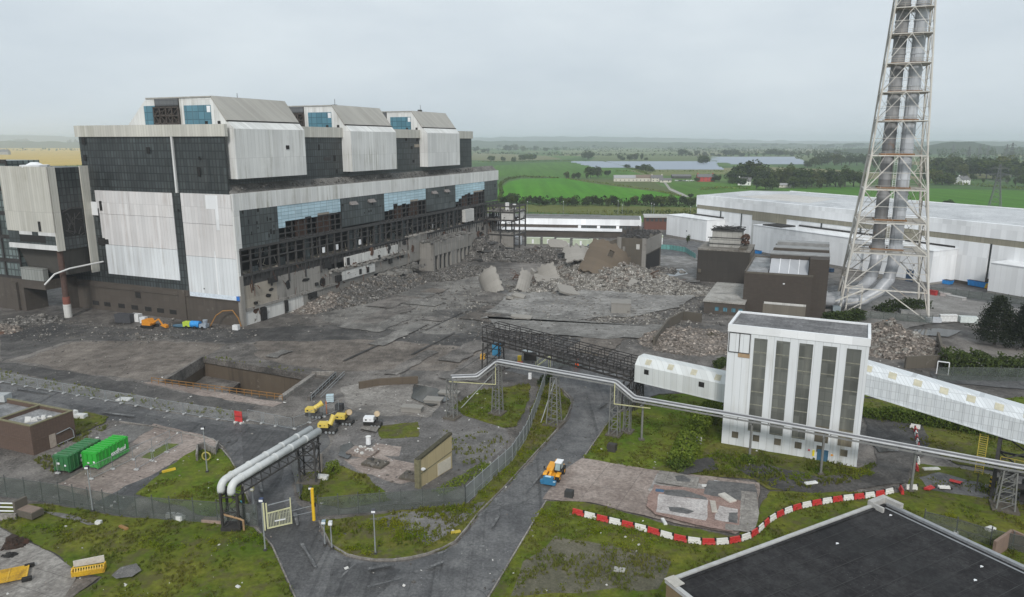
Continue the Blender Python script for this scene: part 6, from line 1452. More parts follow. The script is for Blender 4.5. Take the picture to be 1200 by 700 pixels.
# haze: one even box of misty air round everything
m = MB(); m.box(-15200,15200,-700,15200,-11,150)
hz = bpy.data.materials.new("haze_air"); hz.use_nodes = True; ht = hz.node_tree; ht.nodes.clear()
ho = ht.nodes.new("ShaderNodeOutputMaterial"); hv = ht.nodes.new("ShaderNodeVolumePrincipled")
hv.inputs["Color"].default_value = (.87,.935,1.0,1); hv.inputs["Density"].default_value = .00014; hv.inputs["Anisotropy"].default_value = .1
ht.links.new(hv.outputs[0], ho.inputs["Volume"]); o = m.build("haze", hz); o["kind"] = "stuff"
# ================================================================ FOREGROUND
# --- old foundations on the pale slab
FND = gmat("foundation_white", [(.36,(.2,.18,.17)),(.5,(.36,.33,.315)),(.64,(.5,.47,.45))], big=.2, mid=.9, fine=3, wet=.6, rough=(.5,.9))
BRK = gmat("broken_red_screed", [(.36,(.13,.085,.07)),(.5,(.22,.145,.12)),(.64,(.3,.21,.18))], big=.2, mid=1.2, fine=4, speck=(.45,.42,.38), spamt=.6, wet=.4)
DRK = gmat("wet_black_stain", [(.36,(.05,.048,.048)),(.5,(.085,.082,.08)),(.64,(.13,.125,.12))], big=.3, mid=1, wet=.9, rough=(.2,.7))
sheet("old_foundation", [(766,570),(830,577),(880,585),(884,612),(858,626),(822,620),(768,606),(756,596)], BRK, .01, .3, .8)
sheet("old_foundation", [(830,566),(884,570),(888,585),(868,590),(826,582)], DRK, .01, .3, .8)
sheet("old_foundation", [(772,582),(830,589),(827,613),(768,603)], FND, .01, .2, .8)
sheet("wet_stain", [(777,576),(800,577),(828,586),(829,589),(800,586),(778,582)], DRK, .01, .3, .6)
sheet("wet_stain", [(783,597),(800,598),(813,602),(806,605),(786,602)], DRK, .01, .25, .6)
sheet("old_foundation", [(773,554),(820,562),(817,576),(768,568)], M_conc, .01, .08, .8)
sheet("wet_stain", [(791,561),(800,560),(810,565),(808,568),(794,567)], DRK, .01, .2, .6)
sheet("old_foundation", [(868,578),(886,580),(890,605),(884,628),(850,624),(850,617),(866,619)], M_conc, .01, .12, .8)
sheet("old_foundation", [(843,596),(865,600),(864,617),(838,612)], FND, .01, .2, .8)
sheet("wet_stain", [(854,604),(865,604),(864,617),(854,615)], DRK, .01, .25, .6)
def bit(name, label, cat, px, py, s_, ang, colr, z=0, tilt=0, grp=None, mat=None):
    T_ = thing(name, label, cat, G(px,py)+Vector((0,0,z+.1)), R(ang), grp); m = MB()
    M = Matrix.Rotation(R(tilt), 4, 'X'); M.translation = (0,0,s_[2]/2+abs(math.sin(R(tilt)))*s_[1]/2)
    m.xbox(M, *s_); part(m, "body", mat or plain("bit_%d_%d" % (px,py), colr, .7, 0, .2, 2), T_)
    m = MB(); M2 = M.copy(); M2.translation = (0,0,M.translation.z+s_[2]/2+.02); m.xbox(M2, s_[0]*.9, s_[1]*.85, .04); part(m, "top", mat or plain("top_%d_%d" % (px,py), scl(colr,.85), .7, 0, .3, 3), T_)
    return T_
bit("concrete_beam", "pale loose concrete block lying askew on the red foundation", "block", 852,587,(1.1,2.3,.45),24,(.55,.52,.47))
bit("concrete_beam", "long thin pale beam lying on the red foundation", "beam", 836,597,(.7,3.0,.35),-10,(.45,.41,.36))
bit("blue_tray", "blue tray lying on the left corner of the red foundation", "tray", 773,578,(1.1,.7,.3),-15,(.06,.12,.2))
bit("black_box", "small black cube at the edge of the pale slab by the road", "box", 667,583,(1.1,.9,.9),-20,(.04,.04,.04))
bit("black_box", "small dark box on the lawn behind the pale slab", "box", 717,529,(1.3,1.1,1.1),-25,(.045,.04,.035))
bit("concrete_pipe_block", "low pale perforated block near the left foot of the white tower", "block", 813,519,(2.4,1.0,.9),-15,(.5,.49,.46))
for px, py, s_, lab in ((826,571,(.9,.4,.2),"white offcut lying on the dark end of the foundation"),(840,566,(.8,.3,.15),"white strip lying behind the foundation"),(778,613,(.4,1.4,.2),"white pipe offcut behind the red and white barriers"),(1160,622,(1.2,.7,.3),"white plastic scrap on the grass near the right trestle"),(1120,627,(.5,.5,.3),"pale scrap by the palisade fence"),(946,613,(1.6,.5,.15),"white T shaped offcut lying on the black roof's edge"),(36,658,(.01,.01,.01),None),(200,607,(1.0,.6,.5),"white scrap sheet against the mesh fence on the lawn"),(210,609,(1.4,.8,.5),"crumpled silver sheet beside the white scrap at the mesh fence"),(145,632,(.01,.01,.01),None),(116,615,(.7,.5,.4),"small white box on the lawn near the gravel path"),(95,490,(1.8,1.1,.6),"white crumpled sheet lying right of the brick substation"),(88,487,(.9,.7,.8),"white bag between the brick substation and crumpled sheet"),(146,469,(2.4,1.6,.2),"white hatch cover on the weedy verge"),(279,689,(.5,.3,.1),"white scrap on the lawn near the bottom road edge")):
    if lab: bit("scrap", lab, "scrap", px, py, s_, rr.uniform(-30,30), (.66,.66,.64), 5.2 if px == 946 else 0)
bit("timber_offcut", "orange brown timber offcut lying on the lawn below the mesh fence", "timber", 145,620,(1.5,.35,.2),-30,(.32,.18,.07))
bit("yellow_kerb_block", "yellow painted kerb block on the grass left of the pipe pair", "kerb", 198,553,(1.8,.35,.25),38,(.6,.42,.03))
bit("yellow_scrap", "yellow scrap lying by the concrete patch inside the road island", "scrap", 534,625,(1.2,.4,.15),20,(.5,.38,.05))
bit("drain_cover", "pale drain cover in the mossy gravel at the bottom", "drain cover", 726,669,(1.2,.9,.08),-15,(.4,.39,.37))
M_bred = plain("barrier_red", (.50,.035,.035), .5, 0, .18, 3, grime=(.4,.2,.17), gamt=.4); M_bwh = plain("barrier_white", (.70,.69,.66), .5, 0, .1, 3, grime=(.4,.38,.33), gamt=.45)
# --- red and white water filled barriers
def barrier_proto(mat, nm):
    T_ = bpy.data.objects.new("road_barrier", None); col.objects.link(T_); m = MB()
    o = [(-.2,0),(.2,0),(.2,.14),(.11,.34),(.08,.76),(-.08,.76),(-.11,.34),(-.2,.14)]
    m.yprism([(y, z) for y, z in o], -1.0, 1.0); m.box(-.85,-.1,-.19,.19,.26,.42); m.box(.1,.85,-.19,.19,.26,.42); part(m, "body", mat, T_)
    m = MB(); m.box(-.62,-.38,-.21,.21,-.01,.1); m.box(.38,.62,-.21,.21,-.01,.1); part(m, "fork_slot", M_black, T_)
    m = MB(); m.box(.86,1.1,-.12,.12,.5,.88); part(m, "coupling", M_black, T_)
    return T_
BR, BW = barrier_proto(M_bred,"r"), barrier_proto(M_bwh,"w"); bused = set()
def barrier(p, rz, red, label, grp, tilt=0):
    pr_ = BR if red else BW
    if red not in bused: bused.add(red); o = pr_; o.location = p; o.rotation_euler.z = rz
    else: o = dup(pr_, p, rz)
    o["label"] = label; o["category"] = "barrier"
    if grp: o["group"] = grp
    elif "group" in o.keys(): del o["group"]
    o.rotation_euler.x = tilt; o.scale = (.74,.9,.95); return o
bp = [G(*q) for q in ((671,603),(690,608),(715,614),(740,620),(760,625),(780,631),(800,636),(822,639),(845,639),(866,636),(882,630),(893,621),(903,612),(918,604),(938,597),(962,592),(986,588),(1012,585),(1032,582),(1052,577))]
# smooth and walk along
fine = []
for i in range(len(bp)-1):
    a, b, c, d = bp[max(0,i-1)], bp[i], bp[i+1], bp[min(len(bp)-1,i+2)]
    for k in range(12):
        t = k/12; fine.append(.5*((2*b)+(c-a)*t+(2*a-5*b+4*c-d)*t*t+(3*b-a-3*c+d)*t**3))
fine.append(bp[-1]); cum = [0]
for a, b in zip(fine, fine[1:]): cum.append(cum[-1]+(b-a).length)
def along(s):
    for i in range(len(cum)-1):
        if cum[i+1] >= s: return fine[i].lerp(fine[i+1], (s-cum[i])/max(1e-6,cum[i+1]-cum[i]))
    return fine[-1]
nb = int(cum[-1]/1.62); ORD = ["first","second","third","fourth","fifth","sixth","seventh","eighth","ninth","tenth","eleventh","twelfth","thirteenth","fourteenth","fifteenth","sixteenth","seventeenth","eighteenth","nineteenth","twentieth"]
cr_, cw_ = 0, 0
for i in range(nb):
    a, b = along(i*1.62), along(i*1.62+1.55); d = b-a; red = i % 2 == 0
    k = cr_ if red else cw_
    if red: cr_ += 1
    else: cw_ += 1
    barrier((a+b)/2+Vector((0,0,.15)), math.atan2(d.y,d.x), red, "%s %s barrier from the left end of the long curved barrier row" % (ORD[min(k,19)], "red" if red else "white"), "red and white barriers in the curved row")
barrier(G(1056,578)+Vector((0,0,.15)), R(75), True, "red barrier turned crossways at the right end of the curved row", "red and white barriers in the curved row")
barrier(G(1068,575)+Vector((0,0,.15)), R(2), False, "white barrier beyond the crossways red one by the pipe post", "red and white barriers in the curved row")
a, b = G(1072,503), G(1077,531)
for i in range(7):
    p = a.lerp(b, i/6); barrier(p+Vector((0,0,.12)), math.atan2((a-b).y,(a-b).x)+R(rr.uniform(-7,7)) if i else R(150), i % 2 == 1, ("farthest white","farthest red","second farthest white","middle red","second nearest white","nearest red","nearest white")[i]+" barrier in the short row standing behind the pipe bridge", "barriers in the short row behind the pipe bridge")
barrier(G(1076,543)+Vector((0,0,.12)), math.atan2((a-b).y,(a-b).x), False, "white barrier of the lone pair just in front of the pipe bridge", None)
barrier(G(1074,551)+Vector((0,0,.12)), math.atan2((a-b).y,(a-b).x)+R(6), True, "red barrier of the lone pair just in front of the pipe bridge", None)
barrier(G(1086,574)+Vector((0,0,.35)), R(30), True, "red barrier toppled at the left end of the strip of asphalt", None, R(80))
barrier(G(1105,573)+Vector((0,0,.35)), R(-8), False, "white barrier toppled on the strip of asphalt", None, R(85))
barrier(G(1120,567)+Vector((0,0,.35)), R(-38), True, "red barrier toppled on the grass behind the strip of asphalt", None, R(75))
bit("white_plank", "pair of white planks lying on the grass under the pipe bridge", "planks", 1091,551,(2.4,.6,.2),5,(.6,.6,.57))
# --- flat black roof in the bottom right corner
zr = 5.0; a, b, c = G(781,682,zr), G(1034,589,zr), G(1206,668,zr)
ux = (b-a).normalized(); uy = Vector((ux.y,-ux.x,0)); Lx = (b-a).length; Ly = 34
T = thing("flat_roof_building", "building with a big black flat roof and white kerb in the bottom right corner", "building", (a.x,a.y,0), math.atan2(ux.y,ux.x))
c_l = (c-a); print("roof angle", (c-b).normalized().dot(ux), "len", Lx, (c-b).length)
m = MB(); m.box(0,Lx,-Ly,0,0,zr-.02); part(m, "wall", cladding("yellow_brown_brick", (.22,.16,.085), .9, .34, .2, (.1,.08,.05), streak=.6, rough=.9, lw=.03), T)
M_felt = gmat("black_roof_felt", [(.36,(.010,.0095,.010)),(.5,(.019,.018,.019)),(.66,(.042,.041,.041))], big=.12, mid=.6, fine=3, lines=(6.8,2.1,0), wet=.4, rough=(.5,.9), speck=(.2,.2,.2), spamt=.3, tracks=0)
m = MB(); m.box(.42,Lx-.34,-Ly,-.42,zr-.02,zr+.02); part(m, "roof_felt", M_felt, T); M_felt.node_tree.nodes['Principled BSDF'].inputs['Specular IOR Level'].default_value = .22
m = MB()
for k in range(1,17): m.box(.8,Lx-.5,-.06-k*2.05,.0-k*2.05,zr+.02,zr+.035)
for k in range(1,9): m.box(k*3.6,k*3.6+.05,-Ly,-.8,zr+.02,zr+.036)
part(m, "felt_seam", plain("felt_seam_grey", (.03,.029,.029), .85, 0, .6, .4), T)
m = MB(); m.box(.42,Lx-.34,-.75,-.42,zr+.02,zr+.16); m.box(.42,.75,-Ly,-.75,zr+.02,zr+.16); part(m, "felt_upstand", M_felt, T)
m = MB(); m.box(-.12,Lx,-.34,.1,zr-.1,zr+.26); m.box(-.12,.34,-Ly,-.34,zr-.1,zr+.26); part(m, "kerb", plain("pale_coping", (.42,.42,.41), .7, 0, .12, 1.2, grime=(.22,.21,.17), gamt=.6), T)
m = MB(); m.box(Lx-.34,Lx+.16,-Ly,-.6,zr-.1,zr+.3); m.box(Lx-1.0,Lx-.8,-Ly,-1,zr,zr+.06); part(m, "metal_gutter", plain("ribbed_grey_gutter", (.3,.31,.32), .45, .3, .2, 2), T)
m = MB(); m.box(Lx-2.3,Lx+.5,-.35,.3,zr,zr+.75); m.box(Lx-.05,Lx+.5,-2.2,-.35,zr,zr+.75); m.box(Lx-2.3,Lx-2.0,-1.6,-.35,zr,zr+.6); part(m, "corner_upstand", plain("grey_coping", (.38,.37,.35), .7, 0, .2, 1.5), T)
m = MB(); m.box(-.2,1.0,-1.4,.13,zr+.262,zr+.36); part(m, "corner_cap", plain("timber_cap", (.42,.4,.36), .7, 0, .2, 2), T)
m = MB()
for x, y in ((2.2,-9),(20,-3.4),(Lx-2,-2.4),(Lx-3.4,-13),(12,-16),(26,-14)): m.box(x-.2,x+.2,-.03+y,.03+y,zr+.03,zr+.08); m.box(x-.1,x+.1,y-.12,y+.12,zr+.08,zr+.12)
part(m, "lightning_clip", M_clean, T)
# brown wall and palisade at the right edge
lowwall("brown rendered wall ending at the right edge beside the black roof", [(1163,655),(1183,641),(1215,655)], 2.2, .3, plain("brown_render", (.22,.155,.12), .85, 0, .2, .8), "rendered_wall")
# --- mesh fences
def meshmat(name, c, alpha):
    m = NM(name); t = m.n("BsdfTransparent"); x = m.n("MixShader"); x.inputs[0].default_value = alpha
    f = m.noise(.5, 4, .6); m.done(m.ramp([(.3, scl(c,.75)), (.7, scl(c,1.25))], f), .6, .2)
    out = m.nt.nodes["Material Output"]; m.l(t.outputs[0], x.inputs[1]); m.l(m.b.outputs[0], x.inputs[2]); m.l(x.outputs[0], out.inputs[0]); return m.mat
M_mesh = meshmat("green_grey_mesh", (.12,.14,.125), .34); M_mesh2 = meshmat("pale_grey_mesh", (.26,.28,.28), .62); M_heras = meshmat("galvanised_mesh", (.4,.42,.42), .07)
M_post = plain("dark_fence_post", (.10,.105,.10), .6, .2); M_galv = plain("galvanised_steel", (.34,.36,.37), .45, .4, .2)
def fence(label, pts, h, mm, pm, step=2.7, name="mesh_fence", z0=.1):
    P_ = [G(*q) for q in pts]; o = P_[0].copy(); T_ = thing(name, label, "fence", o)
    s_ = 0; posts = []
    for a, b in zip(P_, P_[1:]):
        n = max(1, round((b-a).length/step)); m = MB(); A_, B_ = a-o, b-o
        wallseg(m, (A_.x,A_.y), (B_.x,B_.y), .03, z0, h-.1); part(m, "mesh_panel", mm, T_)
        m = MB(); m.bar(A_+Vector((0,0,h-.1)), B_+Vector((0,0,h-.1)), .06); m.bar(A_+Vector((0,0,.9)), B_+Vector((0,0,.9)), .05); m.bar(A_+Vector((0,0,z0)), B_+Vector((0,0,z0)), .06); part(m, "rail", pm, T_)
        for k in range(n): posts.append(A_.lerp(B_, k/n))
    posts.append(P_[-1]-o)
    for q in posts: m = MB(); d_ = Vector((.03,.06,0)); m.bar(q+d_, q+d_+Vector((0,0,h+.25)), .1); part(m, "post", pm, T_)
    return T_
fence("green grey mesh fence along the top of the bottom left lawn", [(-14,581),(30,586),(70,592),(140,605),(200,610),(255,614),(302,617)], 3.0, M_mesh, M_post)
fence("green grey mesh fence right of the yellow post, before the tan wall", [(373,606),(420,602),(470,598),(545,592)], 2.7, M_mesh, M_post)
fence("pale grey mesh fence running up beside the road to the gantry", [(545,592),(575,564),(600,541),(617,514),(628,485),(636,460),(640,448)], 2.6, M_mesh2, M_galv, 2.4)
fence("grey mesh fence along the road behind the right gallery", [(1098,447),(1150,447),(1212,448)], 2.9, M_mesh, M_post, 3.0)
fence("low dark mesh fence under the stack in front of the bushes", [(990,372),(1035,375),(1092,380)], 2.2, M_mesh, M_post, 3.0)
fence("dark green palisade fence beside the black roof at the right edge", [(1082,618),(1120,628),(1160,640),(1212,652)], 2.2, M_mesh, M_post, 2.4, "palisade_fence")
fence("tall mesh fence along the compound's far side by the works road", [(1090,346),(1150,352),(1212,360)], 2.6, M_mesh, M_post, 3.2)
fence("grey mesh fence under the steel gantry left of the orange cabinet", [(648,430),(668,430),(690,431)], 2.6, M_mesh, M_post, 3.0)
# temporary panels on white feet
def heras_proto():
    T_ = bpy.data.objects.new("temporary_fence_panel", None); col.objects.link(T_); m = MB(); m.box(.05,3.35,-.012,.012,.2,1.95); part(m, "mesh", M_heras, T_)
    m = MB(); m.bar((0,0,.1),(0,0,2),.055); m.bar((3.4,0,.1),(3.4,0,2),.055); m.bar((0,0,2),(3.4,0,2),.05); m.bar((0,0,.2),(3.4,0,.2),.05); part(m, "frame", M_galv, T_)
    m = MB(); m.box(-.16,.16,-.32,.32,0,.18); part(m, "foot", plain("grey_white_foot", (.45,.45,.44), .8, 0, .25, 3), T_); return T_
HP = heras_proto(); hfirst = True
def heras(p, q, label, grp):
    global hfirst
    n = max(1, round((q-p).length/3.5)); d = (q-p)/n; rz = math.atan2(d.y,d.x)
    for i in range(n):
        l = p+d*i+Vector((0,0,.12))
        if hfirst: o = HP; hfirst = False; o.location = l; o.rotation_euler.z = rz
        else: o = dup(HP, l, rz)
        o["label"] = label; o["category"] = "fence panel"; o["group"] = grp
heras(G(2,449), G(75,462), "temporary fence panel on white feet along the weedy strip by the left road", "fence panels along the weedy strip")
heras(G(75,462), G(178,480), "temporary fence panel on white feet along the weedy strip by the left road", "fence panels along the weedy strip")
heras(G(178,480), G(276,496), "temporary fence panel on white feet along the weedy strip by the left road", "fence panels along the weedy strip")
heras(G(291,494), G(340,504), "temporary fence panel crossing the junction right of the red board", "fence panels across the junction")
heras(G(345,504), G(396,483), "temporary fence panel running from the junction towards the mist cannons", "fence panels towards the mist cannons")
heras(G(68,556), G(112,531), "temporary fence panel behind the green containers", "fence panels round the green containers")
heras(G(107,563), G(200,520), "temporary fence panel in front of the green containers", "fence panels round the green containers front")
heras(G(160,552), G(212,522), "temporary fence panel beside the small weedy strip right of the containers", "fence panels by the weedy strip")
# pit railing
M_orail = plain("rusty_orange_rail", (.26,.13,.035), .75)
o = G(178,449); T = thing("pit_railing", "rusty orange railing along the near edge of the sunken pit", "railing", o); m = MB(); e = G(331,469)-o
for z in (.55,1.1): m.bar((0,0,z), e+Vector((0,0,z)), .09)
part(m, "rail", M_orail, T)
for k in range(19): m = MB(); q = e*(k/18); m.bar(q, q+Vector((0,0,1.15)), .09); part(m, "post", M_orail, T)
o = G(365,470); T = thing("pit_railing", "grey double railing along the slot right of the sunken pit", "railing", o); m = MB(); e = G(394,442)-o
for z in (.55,1.1): m.bar((0,0,z), e+Vector((0,0,z)), .08); m.bar((1.6,.4,z), e+Vector((1.6,.4,z)), .08)
part(m, "rail", M_galv, T)
for k in range(8): m = MB(); q = e*(k/7); m.bar(q, q+Vector((0,0,1.15)), .08); part(m, "post", M_galv, T)
# --- green roll-off containers
def container(label, c0, c1, green, dull, txt=None):
    a, b = G(*c0), G(*c1); d = b-a; T_ = thing("roll_off_container", label, "container", (a.x,a.y,.08), math.atan2(d.y,d.x), "green roll-off containers"); ln = 6.2; wd = 2.45; h = 2.55
    mt = plain("container_green_"+("dull" if dull else "bright"), green, .45, 0, .22 if dull else .1, 1.6, grime=(.12,.1,.07), gamt=.7 if dull else .25)
    m = MB(); m.box(0,ln,0,wd,.35,h-.12); part(m, "body", mt, T_)
    m = MB(); m.box(-.06,ln+.06,-.06,wd+.06,h-.12,h); m.box(-.08,.0,0,.16,.25,h); m.box(-.08,.0,wd-.16,wd,.25,h); m.box(0,ln,-.06,.0,.25,.5); part(m, "rim", mt, T_)
    m = MB()
    for i in range(9): x = .25+i*(ln-.5)/8; m.box(x-.06,x+.06,-.09,wd+.09,.4,h-.1); m.box(x-.16,x+.16,.02,wd-.02,h,h+(.16 if not dull else .1))
    for y in (.8,1.6): m.box(-.09,0,y-.05,y+.05,.4,h-.2)
    part(m, "rib", mt, T_)
    m = MB(); m.box(.2,ln-.1,.5,.75,.05,.35); m.box(.2,ln-.1,wd-.75,wd-.5,.05,.35); part(m, "skid_rail", M_steel2, T_)
    m = MB(); m.box(-.11,-.085,.35,.65,1.1,1.35); m.box(-.11,-.085,1.3,1.62,.95,1.15) if not dull else m.box(-.11,-.085,1.4,1.9,1.3,1.6); part(m, "sticker", M_clean, T_)
    m = MB()
    for y in (.15,wd-.15): m.tube((.25,y-.08,.2),(.25,y+.08,.2),.18,None,10)
    part(m, "roller", M_steel2, T_)
    if dull: m = MB(); m.box(2.1,2.45,-.1,-.085,1.6,2.0); m.box(2.1,2.45,-.1,-.085,.9,1.3); m.box(3.3,3.6,-.1,-.085,1.5,1.9); part(m, "label_plate", M_clean, T_)
    if txt:
        cu = bpy.data.curves.new("lettering", 'FONT'); cu.body = txt; cu.size = .95; cu.extrude = .01; cu.offset = .02; cu.align_x = 'CENTER'
        tm_ = bpy.data.objects.new("lettering_curve", cu); me = bpy.data.meshes.new_from_object(tm_); bpy.data.objects.remove(tm_); t = bpy.data.objects.new("lettering", me); col.objects.link(t); t.parent = T_; t.location = (4.0,-.12,1.05); t.rotation_euler = (math.pi/2,0,0); me.materials.clear(); me.materials.append(plain("lettering_white", (.85,.85,.85), .5, 0, .02))
    return T_
container("bright green ribbed container with white lettering on its side", (115.5,552), (145,535), (.03,.36,.04), False, "exdhaul")
container("dull weathered green container left of the bright lettered one", (82,556), (114,538), (.035,.16,.055), True)
# --- brick substation
T = thing("brick_substation", "flat roofed brown brick substation by the left edge near the containers", "building", (*g2(40,534),0), R(-22))
M_brick = cladding("weathered_brown_brick", (.125,.082,.062), .5, .22, .25, (.1,.075,.06), streak=.55, rough=.9, lw=.03, blotch=(.12,.09,.07), amt=.4)
M_mossc = plain("mossy_coping", (.17,.155,.09), .9, 0, .35, 1.5)
m = MB(); m.box(-15,0,0,6.9,0,3.9); part(m, "wall", M_brick, T)
m = MB()
for bx in ((-15,0,0,.35),(-15,0,6.55,6.9),(-.35,0,.35,6.55),(-7.5,-7.15,.35,6.55)): m.box(*bx,3.9,4.6)
part(m, "parapet", M_brick, T)
m = MB()
for bx in ((-15,.05,-.05,.4),(-15,.05,6.5,6.95),(-.4,.05,.4,6.5),(-7.55,-7.1,.4,6.5)): m.box(*bx,4.6,4.72)
part(m, "coping", M_mossc, T)
m = MB(); m.box(-7.1,-.4,.4,6.5,3.9,4.1); m.box(-15,-7.6,.4,6.5,3.9,3.95); part(m, "roof", gmat("grey_felt_roof", [(.36,(.1,.1,.1)),(.5,(.2,.2,.2)),(.64,(.3,.3,.3))], big=.3, mid=1, wet=.8, rough=(.35,.85)), T)
m = MB()
for x, y, s_ in ((-3.6,2.2,.9),(-2.6,4.0,.8),(-3.2,3.2,.5)): m.rock((x,y,4.3), s_, rr, .35); m.rock((x+.7,y+.4,4.3), s_*.6, rr, .35)
part(m, "roof_rubble", M_plaster, T)
m = MB(); m.box(-.05,.06,2.6,3.6,.1,2.2); part(m, "door", plain("pale_timber_door", (.36,.3,.25), .8, 0, .2, 2), T)
m = MB(); m.path([(.15,3.7,2.0),(.15,5.9,2.2),(.15,6.4,1.6),(.15,6.5,.1)], .07, 6); m.path([(.15,3.6,.3),(.15,6.4,.4)], .07, 6); part(m, "conduit", M_galv, T)
m = MB(); m.box(-15,.03,-.03,6.93,2.0,2.25); part(m, "string_course", M_brick, T)
o = bit("metal_tank", "pale round tank just behind the brick substation at the left edge", "tank", 3,470,(2.2,2.0,1.2),0,(.42,.44,.44))
# --- tan boundary wall fragment
a, b = G(491,573), G(530,549); d = b-a; T = thing("tan_wall_fragment", "tall tan and mossy wall fragment standing alone beside the mesh fence", "wall", a, math.atan2(d.y,d.x)); Lw = d.length
M_tan = cladding("mossy_tan_panel", (.40,.33,.19), 1.9, 12, .2, (.13,.1,.055), streak=1.0, rough=.85)
m = MB(); m.xprism([(0,0),(Lw,0),(Lw,5.3),(0,4.1)], 0, .45); part(m, "wall_panel", M_tan, T)
m = MB(); m.xprism([(-.1,3.95),(Lw+.05,5.2),(Lw+.05,5.5),(-.1,4.25)], -.08, .55); part(m, "mossy_top", plain("black_moss", (.055,.05,.03), .95, 0, .4, 1.5), T)
m = MB(); m.xprism([(0,1.9),(Lw,2.6),(Lw,2.75),(0,2.05)], -.05, 0); part(m, "joint_band", M_mossc, T)
m = MB(); m.box(Lw*.55,Lw*.95,-.06,0,.2,2.0); part(m, "pale_panel", plain("pale_door_panel", (.5,.46,.38), .8, 0, .15, 2), T)
m = MB(); m.box(-.15,.3,-.2,.6,0,4.2); part(m, "end_pier", M_mossc, T)
m = MB(); m.box(.4,.9,-.5,-.05,2.6,2.8); part(m, "floodlight", M_clean, T)
# --- mist cannons
M_ybox = plain("cannon_yellow", (.62,.47,.09), .5, 0, .1, 2, grime=(.3,.24,.1), gamt=.4); M_yb2 = plain("cannon_barrel_yellow", (.58,.38,.05), .5, 0, .12, 3)
def cannon(label, px, py, rz, body, barrel, tilt, az):
    T_ = thing("mist_cannon", label, "mist cannon", G(px,py)+Vector((0,0,.1)), R(rz), "dust suppression mist cannons"); m = MB(); m.box(-1.15,1.0,-.75,.75,.35,1.05); part(m, "base", M_black, T_)
    m = MB(); m.box(-1.15,.85,-.72,.72,1.05,1.75); m.box(-1.1,.8,-.66,.66,1.75,1.85); c = part(m, "generator_hood", body, T_)
    m = MB(); m.box(-.8,-.45,-.75,-.72,1.3,1.55); m.box(.1,.3,-.75,-.72,1.4,1.5); m.build("vent", M_black, c)
    for s_ in (-.72,.72):
        m = MB(); m.yprism([(s_-.2,0),(s_+.2,0),(s_+.2,.5),(s_-.2,.5)], .2, 2.2); part(m, "track", M_steel2, T_)
        for x in (.5,1.2,1.9): m = MB(); m.tube((x,s_-.24,.25),(x,s_+.24,.25),.24,None,10); part(m, "track_wheel", M_galv, T_)
    m = MB(); m.box(.9,2.2,-.6,.6,.45,.75); m.tube((1.4,0,.7),(1.4,0,1.7),.18,None,8); m.bar((1.4,-.5,1.6),(1.4,-.5,2.3),.1); m.bar((1.4,.5,1.6),(1.4,.5,2.3),.1); m.bar((1.4,-.5,1.65),(1.4,.5,1.65),.1); part(m, "yoke", M_steel, T_)
    d = Vector((math.cos(az)*math.cos(tilt), math.sin(az)*math.cos(tilt), math.sin(tilt))); c0 = Vector((1.4,0,2.25))
    m = MB(); m.tube(c0-d*.85, c0+d*.1, .5, .46, 16, caps=False); m.tube(c0+d*.1, c0+d*.95, .46, .58, 16, caps=False); m.tube(c0-d*.85, c0-d*.8, .5, .5, 16); bt = part(m, "barrel", barrel, T_)
    m = MB(); m.tube(c0+d*.86, c0+d*.9, .54, .54, 16); m.build("nozzle_ring", plain("nozzle_tan"+str(px), (.42,.32,.2), .6), bt)
    T_.scale = (.86,.86,.9); return T_
cannon("yellow mist cannon farthest left, barrel tilted away towards the pit", 366,489,-8,M_ybox,M_ybox,R(28),R(35))
cannon("yellow mist cannon with brown barrel mouth, right of the other yellow ones", 401,497,-8,M_ybox,M_yb2,R(20),R(-60))
cannon("yellow mist cannon nearest the pipe pair, its barrel aimed up", 381,507,-4,M_ybox,M_ybox,R(50),R(60))
cannon("white mist cannon standing on a small concrete slab", 434,500,-4,M_clean,M_bwh,R(30),R(-75))
bit("generator", "black generator box behind the middle yellow mist cannon", "generator", 398,481,(1.3,1.1,1.1),-5,(.03,.03,.032))
T = thing("water_tank", "pale blue water cube beside the pit slot above the mist cannons", "water tank", G(387,471), R(10)); m = MB(); m.box(-.65,.65,-.6,.6,.15,1.3); part(m, "tank", plain("milky_blue", (.45,.56,.6), .4, 0, .08, 2), T); m = MB()
for z in (.5,.9,1.28):
    for s_ in (-.66,.66): m.bar((-.66,s_*.93,z),(.66,s_*.93,z),.05); m.bar((s_,-.6,z),(s_,.6,z),.05)
part(m, "cage", M_galv, T); m = MB(); m.box(-.7,.7,-.65,.65,0,.15); part(m, "pallet", M_steel, T)
T = thing("orange_post", "thin orange post between the left mist cannons", "post", G(383,486)); m = MB(); m.bar((0,0,0),(0,0,2.4),.16); part(m, "post", plain("orange_post_paint", (.5,.16,.06), .6), T); m = MB(); m.box(-.3,.3,-.3,.3,0,.12); part(m, "foot", M_steel, T)
sheet("concrete_slab", [(421,505),(432,496),(447,499),(441,509)], M_conc, .01, .05)
for px, py, s_, lab, ang in ((425,532,(4.2,2.6,.5),"raised pale foundation with rubble in the wet yard",-20),(440,545,(3.4,2.2,.45),"dark mossy foundation slab in the wet yard",-25),(484,560,(3.2,2.4,.4),"foundation slab near the tan wall's foot",-20)):
    T = thing("foundation_block", lab, "foundation", G(px,py), R(ang)); m = MB(); m.box(-s_[0]/2,s_[0]/2,-s_[1]/2,s_[1]/2,0,s_[2]); part(m, "block", M_pink if "pale" in lab else M_stoneconc, T); m = MB()
    for i in range(16): m.rock((rr.uniform(-s_[0]/2,s_[0]/2),rr.uniform(-s_[1]/2,s_[1]/2),s_[2]+.05), rr.uniform(.1,.4), rr)
    part(m, "loose_rubble", M_plaster if "pale" in lab else M_rubd, T)
